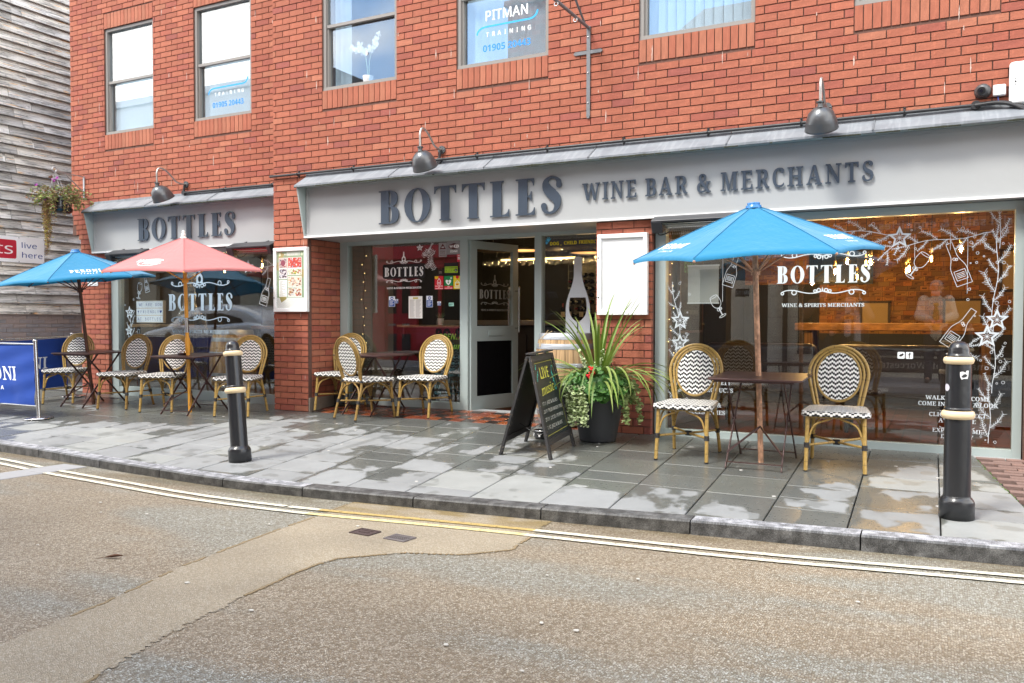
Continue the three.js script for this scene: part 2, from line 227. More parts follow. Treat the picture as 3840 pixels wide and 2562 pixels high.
// ---------- letters of the sign ----------
const P = (a) => { const s = new THREE.Shape(); let c = null; for (const k of a) { if (k.length === 2) { if (!c) s.moveTo(...k); else s.lineTo(...k); } else s.bezierCurveTo(...k); c = k; } return s; };
const withHoles = (s, ...h) => { s.holes.push(...h); return s; };
const oval = (x, y, a, b) => { const s = new THREE.Path(); s.absellipse(x, y, a, b, 0, 2 * Math.PI); return s; };
const glyph = {
  B: () => [withHoles(P([[0, 0], [0.38, 0], [0.62, 0, 0.73, 0.1, 0.73, 0.27], [0.73, 0.42, 0.64, 0.5, 0.5, 0.525], [0.62, 0.55, 0.69, 0.63, 0.69, 0.76], [0.69, 0.92, 0.58, 1, 0.36, 1], [0, 1], [0, 0.965], [0.08, 0.955], [0.08, 0.045], [0, 0.035]]), P([[0.37, 0.955], [0.43, 0.955, 0.45, 0.9, 0.45, 0.76], [0.45, 0.62, 0.43, 0.545, 0.37, 0.545]]), P([[0.37, 0.505], [0.45, 0.505, 0.48, 0.42, 0.48, 0.27], [0.48, 0.1, 0.45, 0.045, 0.37, 0.045]])), 0.73],
  O: () => { const s = new THREE.Shape(); s.absellipse(0.46, 0.5, 0.46, 0.51, 0, 2 * Math.PI); return [withHoles(s, oval(0.46, 0.5, 0.2, 0.47)), 0.92]; },
  T: () => [P([[0.18, 0], [0.555, 0], [0.555, 0.035], [0.505, 0.045], [0.505, 0.955], [0.63, 0.955, 0.695, 0.9, 0.715, 0.78], [0.735, 0.78], [0.735, 1], [0, 1], [0, 0.78], [0.02, 0.78], [0.04, 0.9, 0.105, 0.955, 0.23, 0.955], [0.23, 0.045], [0.18, 0.035]]), 0.735],
  L: () => [P([[0, 0], [0.605, 0], [0.605, 0.2], [0.585, 0.2], [0.57, 0.1, 0.5, 0.045, 0.36, 0.045], [0.36, 0.955], [0.43, 0.965], [0.43, 1], [0, 1], [0, 0.965], [0.08, 0.955], [0.08, 0.045], [0, 0.035]]), 0.605],
  E: () => [P([[0, 0], [0.587, 0], [0.587, 0.2], [0.567, 0.2], [0.55, 0.09, 0.48, 0.045, 0.36, 0.045], [0.36, 0.485], [0.43, 0.485, 0.46, 0.45, 0.47, 0.38], [0.49, 0.38], [0.49, 0.65], [0.47, 0.65], [0.46, 0.57, 0.43, 0.53, 0.36, 0.53], [0.36, 0.955], [0.46, 0.955, 0.52, 0.91, 0.54, 0.8], [0.56, 0.8], [0.56, 1], [0, 1], [0, 0.965], [0.08, 0.955], [0.08, 0.045], [0, 0.035]]), 0.587],
  S: () => {
    const sp = new THREE.CatmullRomCurve3([[0.55, 0.77], [0.53, 0.88], [0.42, 0.975], [0.26, 0.965], [0.16, 0.86], [0.19, 0.7], [0.33, 0.545], [0.47, 0.4], [0.5, 0.22], [0.4, 0.06], [0.24, 0.025], [0.12, 0.11], [0.1, 0.22]].map((p) => V(p[0], p[1], 0))), W = [0.17, 0.13, 0.06, 0.07, 0.17, 0.26, 0.3, 0.27, 0.18, 0.08, 0.06, 0.13, 0.17], n = 48, a = [], b = [];
    for (let i = 0; i <= n; i++) { const t = i / n, p = sp.getPoint(t), d = sp.getTangent(t), k = t * 12, m = Math.min(11, Math.floor(k)), w = lerp(W[m], W[m + 1], k - m) / 2; a.push([p.x - d.y * w, p.y + d.x * w]); b.push([p.x + d.y * w, p.y - d.x * w]); }
    const cap = (c, from, r) => [...Array(5)].map((_, i) => { const q = from - (i + 1) * Math.PI / 6; return [c.x + r * Math.cos(q), c.y + r * Math.sin(q)]; });
    const e = sp.getPoint(1), ed = sp.getTangent(1), s0 = sp.getPoint(0), sd = sp.getTangent(0), al = Math.atan2(ed.x, -ed.y), be = Math.atan2(-sd.x, sd.y);
    return [P([...a, ...cap(e, al, 0.085), ...b.reverse(), ...cap(s0, be, 0.085)]), 0.653];
  },
};
const BOTTLES = [['B', 0], ['O', 0.93], ['T', 1.99], ['T', 2.93], ['L', 3.856], ['E', 4.667], ['S', 5.43]];
const font = await new FontLoader().loadAsync('fonts/droid/droid_serif_bold.typeface.json');
const signBlue = plain(0.045, 0.062, 0.088, 0.35);
function bigLetters(parent, x, y, z, h, sx = 1) { for (const [c, at] of BOTTLES) { const [s] = glyph[c](); mesh('letter', ext(s, 0.012, 0, 10).applyMatrix4(new THREE.Matrix4().makeScale(h * sx, h, 1)).translate(x + at * h * sx, y, z), signBlue, parent); } }
function smallLetters(parent, text, x0, x1, y, z, h) {
  const gs = []; let x = 0; for (const c of text) { if (c === ' ') { x += 0.5; continue; } const g = new TextGeometry(c, { font, size: 1, depth: 0.01, curveSegments: 5, bevelEnabled: false }); g.computeBoundingBox(); const b = g.boundingBox; g.translate(x - b.min.x, 0, 0); gs.push(g); x += b.max.x - b.min.x + 0.22; }
  const k = (x1 - x0) / (x - 0.22); gs.forEach((g) => mesh('letter', g.applyMatrix4(new THREE.Matrix4().makeScale(k, h / 0.72, 1.2)).translate(x0, y, z), signBlue, parent));
}
// ---------- fascias ----------
const leadMap = dtex(512, 256, (i, j) => { const a = fbm(i / 50, j / 24, 71, 5), b = fbm(i / 9, j / 60, 76, 4), m = smooth(0.5, 0.8, b) * 0.22 + 0.5 * a; return [0.6 + 0.3 * m, 0.62 + 0.3 * m, 0.65 + 0.29 * m]; }, true);
const leadMat = std({ map: leadMap, color: lin(0.42, 0.43, 0.44), roughness: 0.6, metalness: 0.0, bumpMap: softB, bumpScale: 0.012 });
const mossMat = std({ color: lin(0.06, 0.065, 0.04), roughness: 0.95, bumpMap: grainB, bumpScale: 0.01 });
function fascia(label, x0, x1, zw, letters, cheekR) {
  const s = thing('shop_sign', label, 'shop sign'), yb = 2.125, yt = 2.84, zp = zw + 0.05, zt = zw + 0.2;
  mesh('panel', join([slab(x0 + 0.03, x1 - 0.03, yb + 0.035, 2.74, zp - 0.03, zp)]), greyPaint, s);
  mesh('panel_frame', join([slab(x0 + 0.02, x1 - 0.02, yb, yb + 0.034, zp - 0.045, zp + 0.006), slab(x0 + 0.03, x0 + 0.065, yb + 0.0345, 2.69, zp + 0.0005, zp + 0.008), slab(x0 + 0.066, x1 - 0.03, 2.675, 2.7, zp + 0.0005, zp + 0.012)]), greyPaint, s);
  mesh('drip_trim', slab(x0, x1, yb - 0.022, yb - 0.0005, zp - 0.02, zp + 0.02), whitePaint, s);
  mesh('soffit', slab(x0, x1, yb - 0.02, yb - 0.0005, zw - 0.62, zp - 0.0205), greyPaint, s);
  const ck = (x) => { const q = new THREE.Shape(); q.moveTo(zw + 0.0, yb); q.lineTo(zp + 0.02, yb); q.lineTo(zt, 2.7); q.lineTo(zw + 0.0, 2.8); return ext(q, 0.02).applyMatrix4(new THREE.Matrix4().makeBasis(V(0, 0, 1), V(0, 1, 0), V(-1, 0, 0))).translate(x + 0.02, 0, 0); };
  mesh('cheek', ck(x0), framePaint, s); if (cheekR) mesh('cheek', ck(x1 - 0.02), framePaint, s);
  // lead top in bays with welted joints
  let x = x0 - 0.02, n = 0; const LB = Math.hypot(zt - zw, 0.14);
  while (x < x1 + 0.01) { const e = Math.min(x1 + 0.02, x + 1.15 + 0.3 * h2(n++, 3, 8)); const sh = new THREE.Shape(); sh.moveTo(zw - 0.0, yt + 0.035); sh.lineTo(zw + 0.006, yt + 0.035); sh.lineTo(zw + 0.012, yt); sh.lineTo(zt + 0.02, 2.712); sh.lineTo(zt + 0.02, 2.692); sh.lineTo(zt + 0.0, 2.692); sh.lineTo(zt - 0.004, 2.7); sh.lineTo(zw, yt - 0.02); const g = ext(sh, e - x - 0.006).applyMatrix4(new THREE.Matrix4().makeBasis(V(0, 0, 1), V(0, 1, 0), V(-1, 0, 0))).translate(e - 0.003, 0, 0); const u = g.attributes.uv, p = g.attributes.position; for (let i = 0; i < u.count; i++) u.setXY(i, p.getX(i) * 0.7 + n * 0.3, p.getY(i) * 1.6); mesh('lead_sheet', g, leadMat, s); if (e < x1) { mesh('lead_welt', bar([e, yt + 0.004, zw + 0.012], [e, 2.712, zt + 0.022], 0.014, 0.008), leadMat, s); } x = e; }
  // moss along the drip edge, irregular
  const mg = []; const mr = rng(Math.round(x0 * 100) + 5); for (let q = x0; q < x1; q += 0.02) { const d = fbm(q * 3, 1, 88, 4); if (d > 0.42) mg.push(box(0.024, 0.008 + 0.03 * (d - 0.4) * (0.6 + mr()), 0.008, q, 2.686 - 0.001 * mr(), zt + 0.021)); }
  const mm = mesh('moss', join(mg), mossMat, s); mm.userData.kind = 'stuff';
  mesh('top_soffit', slab(x0, x1, 2.702, 2.72, zp - 0.01, zt - 0.012), framePaint, s);
  letters(s, zp);
}
fascia('long grey fascia sign reading BOTTLES WINE BAR & MERCHANTS over the doorway', 0.547, 9.2, 0, (s, zp) => { bigLetters(s, 1.657, 2.208, zp + 0.012, 0.375); smallLetters(s, 'WINE BAR & MERCHANTS', 4.155, 6.83, 2.315, zp + 0.012, 0.124); }, false);
fascia('short grey fascia sign reading only BOTTLES above the red parasol', -3.87, -0.004, ZL, (s, zp) => bigLetters(s, -2.86, 2.245, zp + 0.012, 0.312, 1.0), false);
// ---------- ground ----------
const kerbPts = [[-14, 1.6], [-6, 2.55], [-3, 2.86], [-0.6, 3.0], [0, 3.03], [1, 3.15], [1.81, 3.21], [2.55, 3.265], [3.3, 3.235], [4.2, 3.155], [5.11, 3.055], [6.04, 2.94], [6.97, 2.845], [7.74, 2.765], [8.9, 2.65], [14, 2.1]];
const pick = (pts, x) => { for (let i = 0; i + 1 < pts.length; i++) if (x <= pts[i + 1][0] || i + 2 === pts.length) { const [a, b] = pts[i], [c, d] = pts[i + 1]; return lerp(b, d, (x - a) / (c - a)); } };
const kz = (x) => { let s = 0; for (let k = -2; k <= 2; k++) s += pick(kerbPts, x + k * 0.18); return s / 5; };
const py = (z) => -0.025 * z, ry = (z) => -0.15 + 0.02 * (z - 3.1);
const lines = [[7.35, 0.004], [6.83, 0.02], [6.34, 0.03], [5.8, 0.06], [5.28, 0.075], [4.74, 0.1], [4.2, 0.115], [3.6, 0.15], [3.1, 0.155], [2.52, 0.195], [2.04, 0.19], [1.58, 0.165], [1.12, 0.165], [0.62, 0.16], [0.12, 0.15], [-0.38, 0.14], [-0.9, 0.13], [-1.4, 0.12], [-1.95, 0.11], [-2.5, 0.1], [-3.0, 0.09], [-3.55, 0.08], [-4.1, 0.07], [-4.7, 0.06], [-5.3, 0.05], [-5.9, 0.05]];
const flagCells = []; {
  const rs = rng(5), J = 0.0042, cols = [[[7.62, 0.12], lines[0]], ...lines.slice(0, -1).map((l, i) => [l, lines[i + 1]])];
  for (const [rt, lf] of cols) {
    const mid = (rt[0] + lf[0]) / 2, zs = mid > 0.55 && mid < 4.28 ? -0.03 : mid < 0 ? ZL : mid > 4.86 ? -0.06 : 0, ze = (x) => kz(x) - 0.135, end = ze(mid + 0.3);
    const cuts = [zs]; let z = zs + 0.22 + 0.4 * rs(); while (z < end - 0.2) { cuts.push(z); z += 0.26 + 0.42 * rs(); }
    flagCells.push({ rt, lf, cuts, ze, end, J, dry: cuts.map(() => rs()) });
  }
}
const cellAt = (x, z) => { for (const c of flagCells) { const r = c.rt[0] + c.rt[1] * z, l = c.lf[0] + c.lf[1] * z; if (x < r && x >= l) { let k = c.cuts.length - 1; while (k > 0 && c.cuts[k] > z) k--; const nx = k + 1 < c.cuts.length ? c.cuts[k + 1] : c.end; return [c.dry[k], Math.min(r - x, x - l, Math.max(z - c.cuts[k], 0), Math.max(nx - z, 0))]; } } return [0.5, 1]; };
// wet and dry flagstones
const PX0 = -6, PX1 = 9.6, PZ0 = -0.3, PZ1 = 3.5;
const wet = (x, z) => {
  const a = [[-6, 2.1], [-2, 1.9], [-0.8, 1.6], [0.5, 0.75], [1.6, 0.9], [3, 0.8], [4, 1.0], [4.7, 2.0], [5.6, 2.5], [6.4, 2.3], [6.9, 1.5], [7.2, 0.7], [9.6, 0.2]];
  const lim = pick(a, x), s = x - 0.14 * z, edge = (lim - z) * 0.34;
  const n = fbm(s * 1.9, z * 1.5, 101, 5) * 0.72 + fbm(s * 7, z * 4, 108, 5) * 0.45;
  const st = smooth(0.56, 0.6, fbm(s * 13, z * 0.8, 120, 3)) * smooth(0.9, 1.4, z) * smooth(-1.8, 0, x) * (1 - smooth(3.2, 4.2, x)) * (1 - smooth(1.8, 2.3, z));
  const sp = smooth(0.66, 0.7, fbm(s * 6, z * 6, 131, 4)) * 0.8;
  const [dry, ed] = cellAt(x, z); const joint = 0.14 * (1 - smooth(0.0, 0.05 + 0.04 * fbm(x * 9, z * 9, 161, 2), ed));
  return clamp(smooth(0.535, 0.605, n + clamp(edge, -0.15, 0.24) + (dry - 0.5) * 0.2 + joint) + st * 0.4 + sp * 0.5);
};
const stainMap = [], PW = 2048, PH = 512;
for (let j = 0; j < PH; j++) for (let i = 0; i < PW; i++) stainMap.push(wet(PX0 + ((PX1 - PX0) * i) / PW, PZ0 + ((PZ1 - PZ0) * j) / PH));
const rusty = (x, z) => smooth(0.68, 0.8, fbm(x * 2.3, z * 5, 140, 4));
const paveMap = dtex(PW, PH, (i, j) => { const x = PX0 + ((PX1 - PX0) * i) / PW, z = PZ0 + ((PZ1 - PZ0) * j) / PH, w = stainMap[j * PW + i], g = 0.86 + 0.28 * fbm(x * 5, z * 5, 150, 4) + 0.05 * (h2(i, j, 4) - 0.5), r = rusty(x, z) * 0.1; const c = [lerp(0.215, 0.105, w), lerp(0.222, 0.11, w), lerp(0.222, 0.103, w)]; return [toS(c[0] * g * (1 + 0.25 * r)), toS(c[1] * g), toS(c[2] * g * (1 - 0.35 * r))]; }, true, false);
const paveRough = dtex(PW / 2, PH, (i, j) => { const w = stainMap[j * PW + i * 2]; const n = h2(i, j, 8); return lerp(0.78 - 0.06 * n, 0.27 + 0.03 * n, w); }, false, false);
const flagMat = std({ map: paveMap, roughnessMap: paveRough, roughness: 1, bumpMap: softB, bumpScale: 0.0 });
const flagTints = [0.9, 1, 1.08, 0.97].map((f) => std({ map: paveMap, roughnessMap: paveRough, roughness: 1, color: lin(f, f, f * (f > 1 ? 0.97 : 1.01)) }));
function flagGeo(q, y0 = 0, th = 0.05) {           // q: four [x, z] corners, counter-clockwise from above seen with z towards us; chamfered top
  const c = [q.reduce((s, p) => s + p[0], 0) / 4, q.reduce((s, p) => s + p[1], 0) / 4], e = 0.004;
  const ins = q.map(([x, z]) => { const dx = c[0] - x, dz = c[1] - z; return [x + Math.sign(dx) * Math.min(e, Math.abs(dx)), z + Math.sign(dz) * Math.min(e, Math.abs(dz))]; });
  const pos = [], uv = []; const Y = ([x, z]) => py(z) + y0;
  const tri = (...v) => v.forEach(([x, y, z]) => { pos.push(x, y, z); uv.push((x - PX0) / (PX1 - PX0), (z - PZ0) / (PZ1 - PZ0)); });
  const T = ins.map((p) => [p[0], Y(p), p[1]]), S = q.map((p) => [p[0], Y(p) - 0.004, p[1]]), B = q.map((p) => [p[0], Y(p) - th, p[1]]);
  tri(T[0], T[1], T[2], T[0], T[2], T[3]);
  for (let i = 0; i < 4; i++) { const k = (i + 1) % 4; tri(T[i], S[i], S[k], T[i], S[k], T[k]); tri(S[i], B[i], B[k], S[i], B[k], S[k]); }
  const g = new THREE.BufferGeometry(); g.setAttribute('position', new THREE.Float32BufferAttribute(pos, 3)); g.setAttribute('uv', new THREE.Float32BufferAttribute(uv, 2)); g.computeVertexNormals(); return g;
}
{
  const pv = struct('pavement'), rs = rng(5);
  mesh('bedding', (() => { const s = []; for (let x = -6; x < 9.6; x += 0.4) s.push(new THREE.BoxGeometry(0.4, 0.05, 1)); const g = []; for (let x = -14; x < 14; x += 0.4) { const z1 = Math.min(kz(x), kz(x + 0.4)) - 0.1; const p = [[x, -0.7], [x, z1], [x + 0.4, z1], [x + 0.4, -0.7]].map(([a, b]) => V(a, py(b) - 0.028, b)); const q = new THREE.BufferGeometry().setFromPoints([p[0], p[1], p[2], p[0], p[2], p[3]]); q.computeVertexNormals(); g.push(q); } return join(g); })(), plain(0.03, 0.028, 0.025, 0.95), pv);
  const edgeX = (z) => 7.62 + 0.12 * (z - 0.1);
  for (const { rt, lf, cuts, ze, end, J } of flagCells) {
    const xr = (z) => rt[0] + rt[1] * z - J, xl = (z) => lf[0] + lf[1] * z + J;
    cuts.forEach((c, i) => { const a = c + J, last = i === cuts.length - 1, b = last ? 0 : cuts[i + 1] - J, zl = last ? ze(xl(end)) - J : b, zr = last ? ze(xr(end)) - J : b; mesh('flagstone', flagGeo([[xl(a), a], [xl(zl), zl], [xr(zr), zr], [xr(a), a]], (rs() - 0.5) * 0.004), flagTints[Math.floor(rs() * 4)], pv); });
  }
  // red brick pavers past the flagstones at the right end
  const pm = [[0.2, 0.13, 0.115], [0.24, 0.15, 0.13], [0.17, 0.12, 0.11]].map((c) => std({ color: lin(...c), roughness: 0.85, map: brickMap, bumpMap: brickBump, bumpScale: 0.004 }));
  for (let k = 0; k < 21; k++) for (let i = 0; i < 8; i++) { const z = 0.02 + k * 0.105, x = edgeX(z) + 0.02 + (k % 2) * 0.1 + i * 0.212 + 0.1; if (z + 0.05 > kz(x) - 0.14) continue; if (x > 9.2) continue; const m = mesh('paver', unit[(i + k) % 5], pm[(i * 7 + k * 3) % 3], pv); m.scale.set(0.202, 0.05, 0.096); m.position.set(x, py(z) - 0.027 + rr(-0.002, 0.002), z); }
  const mo = []; for (let k = 0; k < 60; k++) { const z = rr(0.1, 2.2); mo.push(box(0.014, 0.01, 0.03, edgeX(z) + rr(-0.004, 0.012), py(z) - 0.006, z)); } for (let k = 0; k < 70; k++) { const x = rr(2.6, 7.6); mo.push(box(0.04 * rr(0.4, 1), 0.01, 0.012, x, py(kz(x)) - 0.005, kz(x) - 0.137)); }
  const mm = mesh('moss', join(mo), plain(0.06, 0.1, 0.02, 0.95), pv); mm.userData.kind = 'stuff';
  // dropped gum
  const gg = []; for (let k = 0; k < 26; k++) { const x = rr(-1, 7.4), z = rr(0.6, 2.8); gg.push(cyl(0.014, 0.012, 0.003, x, py(z) + 0.002, z, 7)); }
  const gm = mesh('gum_spots', join(gg), plain(0.4, 0.39, 0.37, 0.8), pv); gm.userData.kind = 'stuff';
}
{ // granite kerb, one mesh for each stone
  const k = struct('kerb'), gm = dtex(256, 256, (i, j) => { const n = h2(i, j, 12), m = fbm(i / 20, j / 20, 160, 4); const v = 0.55 + 0.5 * (m - 0.5) + 0.35 * (n - 0.5); return [v, v, v * 1.01]; }, true);
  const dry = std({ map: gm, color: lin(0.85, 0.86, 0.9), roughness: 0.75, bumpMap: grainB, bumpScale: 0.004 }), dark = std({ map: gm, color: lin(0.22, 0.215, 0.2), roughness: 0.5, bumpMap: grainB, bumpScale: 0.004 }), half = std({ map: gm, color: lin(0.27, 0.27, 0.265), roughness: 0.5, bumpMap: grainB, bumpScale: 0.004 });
  const js = [-14, -12.5, -11, -9.6, -8.2, -6.8, -5.6, -4.4, -3.3, -2.2, -1.1, -0.004, 1.0, 1.81, 2.55, 3.308, 4.205, 5.11, 6.037, 6.965, 7.85, 8.75, 10, 11.4, 12.8, 14];
  for (let i = 0; i + 1 < js.length; i++) {
    const a = js[i] + 0.004, b = js[i + 1] - 0.004, N = 4, top = [], frt = []; 
    for (let n = 0; n < N; n++) { const x0 = lerp(a, b, n / N), x1 = lerp(a, b, (n + 1) / N), f0 = kz(x0), f1 = kz(x1), yt = (z) => py(z) + 0.003;
      const Q = (p, q, r, s) => { const g = new THREE.BufferGeometry().setFromPoints([p, q, r, p, r, s].map((v) => V(...v))); const u = []; [p, q, r, p, r, s].forEach((v) => u.push(v[0] * 1.6, (v[1] + v[2]) * 1.6)); g.setAttribute('uv', new THREE.Float32BufferAttribute(u, 2)); g.computeVertexNormals(); return g; };
      const B0 = f0 - 0.128, B1 = f1 - 0.128, E = 0.012;
      top.push(Q([x0, yt(B0), B0], [x0, yt(f0 - E), f0 - E], [x1, yt(f1 - E), f1 - E], [x1, yt(B1), B1]));
      frt.push(Q([x0, yt(f0) - 0.0, f0 - E], [x0, yt(f0) - E * 0.8, f0], [x1, yt(f1) - E * 0.8, f1], [x1, yt(f1), f1 - E]));
      frt.push(Q([x0, yt(f0) - E * 0.8, f0], [x0, -0.3, f0 + 0.01], [x1, -0.3, f1 + 0.01], [x1, yt(f1) - E * 0.8, f1]));
      if (n === 0) frt.push(Q([x0, yt(B0), B0], [x0, -0.3, B0], [x0, -0.3, f0], [x0, yt(f0), f0 - E])); if (n === N - 1) frt.push(Q([x1, yt(f1), f1 - E], [x1, -0.3, f1], [x1, -0.3, B1], [x1, yt(B1), B1]));
    }
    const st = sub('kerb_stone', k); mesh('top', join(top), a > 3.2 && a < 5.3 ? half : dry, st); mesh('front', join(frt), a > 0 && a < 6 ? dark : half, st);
  }
}
// road: resin bound pebbles
function pebbles(n, cells, seed, pal, gap) {
  const P = []; for (let j = 0; j < cells; j++) for (let i = 0; i < cells; i++) P.push([i + 0.5 + (h2(i, j, seed) - 0.5) * 0.85, j + 0.5 + (h2(i, j, seed + 1) - 0.5) * 0.85, h2(i, j, seed + 2)]);
  const col = new Uint8Array(n * n * 4), bmp = new Uint8Array(n * n * 4), s = cells / n;
  for (let y = 0; y < n; y++) for (let x = 0; x < n; x++) {
    const u = x * s, v = y * s, ci = Math.floor(u), cj = Math.floor(v); let d1 = 9, d2 = 9, id = 0;
    for (let b = -1; b <= 1; b++) for (let a = -1; a <= 1; a++) { const ii = (ci + a + cells) % cells, jj = (cj + b + cells) % cells, p = P[jj * cells + ii]; const dx = p[0] + (ci + a - ii) - u, dy = p[1] + (cj + b - jj) - v, d = dx * dx + dy * dy; if (d < d1) { d2 = d1; d1 = d; id = p[2]; } else if (d < d2) d2 = d; }
    const e = Math.sqrt(d2) - Math.sqrt(d1), st = smooth(0.03, gap, e), k = (y * n + x) * 4, t = id * (pal.length - 1.001), a = pal[Math.floor(t)], f = 0.86 + 0.28 * h2(x, y, seed + 5);
    for (let c = 0; c < 3; c++) col[k + c] = clamp(toS(lerp(pal.binder[c], a[c] * f, st))) * 255;
    col[k + 3] = 255; bmp[k] = bmp[k + 1] = bmp[k + 2] = clamp(st * (0.55 + 0.45 * id) * (1 - 0.5 * d1)) * 255; bmp[k + 3] = 255;
  }
  return [fix(new THREE.DataTexture(col, n, n), true, true), fix(new THREE.DataTexture(bmp, n, n), false, true)];
}
const palA = [[0.195, 0.178, 0.141], [0.262, 0.254, 0.217], [0.305, 0.301, 0.263], [0.228, 0.212, 0.172], [0.347, 0.348, 0.313], [0.169, 0.151, 0.116], [0.279, 0.277, 0.247], [0.398, 0.405, 0.374], [0.245, 0.221, 0.172], [0.245, 0.221, 0.172]]; palA.binder = [0.13, 0.103, 0.075];
const palB = [[0.302, 0.252, 0.18], [0.353, 0.304, 0.23], [0.26, 0.217, 0.153], [0.378, 0.339, 0.27], [0.294, 0.252, 0.184], [0.294, 0.252, 0.184]]; palB.binder = [0.2, 0.16, 0.105];
const [rA, bA] = pebbles(1024, 116, 201, palA, 0.2), [rB, bB] = pebbles(512, 84, 221, palB, 0.24);
const roadMat = std({ map: rA, bumpMap: bA, bumpScale: 0.006, roughness: 0.72, vertexColors: true });
const trenchMat = std({ map: rB, bumpMap: bB, bumpScale: 0.004, roughness: 0.8, vertexColors: true });
const roadTint = (x, z) => { const a = fbm(x * 0.9 + 4, z * 1.6, 240, 4), b = fbm(x * 0.5, z * 2.4, 247, 4), br = smooth(0.5, 0.66, b), v = 0.95 + 0.36 * (a - 0.5); const gut = smooth(0.3, 0.6, fbm(x * 3, z * 6, 251, 3)) * (1 - smooth(0.05, 0.34, z - kz(x))); return [v * lerp(1, 1.08, br) * lerp(1, 0.62, gut), v * lerp(1, 0.94, br) * lerp(1, 0.58, gut), v * lerp(0.98, 0.8, br) * lerp(1, 0.46, gut)]; };
function sheet(inside, x0, x1, z0f, z1, dx, dz, y, mat, tint, name, parent, uvs) {
  const pos = [], uv = [], col = [], nx = Math.round((x1 - x0) / dx), nz = Math.round(z1 / dz), idx = []; const at = (i, j) => i * (nz + 1) + j;
  for (let i = 0; i <= nx; i++) for (let j = 0; j <= nz; j++) { const x = x0 + i * dx, zz = z0f(x), z = zz + (j / nz) * (inside - zz); pos.push(x, ry(z) + y, z); uv.push(x * uvs, z * uvs); const c = tint(x, z); col.push(c[0], c[1], c[2]); }
  for (let i = 0; i < nx; i++) for (let j = 0; j < nz; j++) idx.push(at(i, j), at(i, j + 1), at(i + 1, j), at(i + 1, j), at(i, j + 1), at(i + 1, j + 1));
  const g = new THREE.BufferGeometry(); g.setAttribute('position', new THREE.Float32BufferAttribute(pos, 3)); g.setAttribute('uv', new THREE.Float32BufferAttribute(uv, 2)); g.setAttribute('color', new THREE.Float32BufferAttribute(col, 3)); g.setIndex(idx); g.computeVertexNormals();
  return mesh(name, g, mat, parent);
}
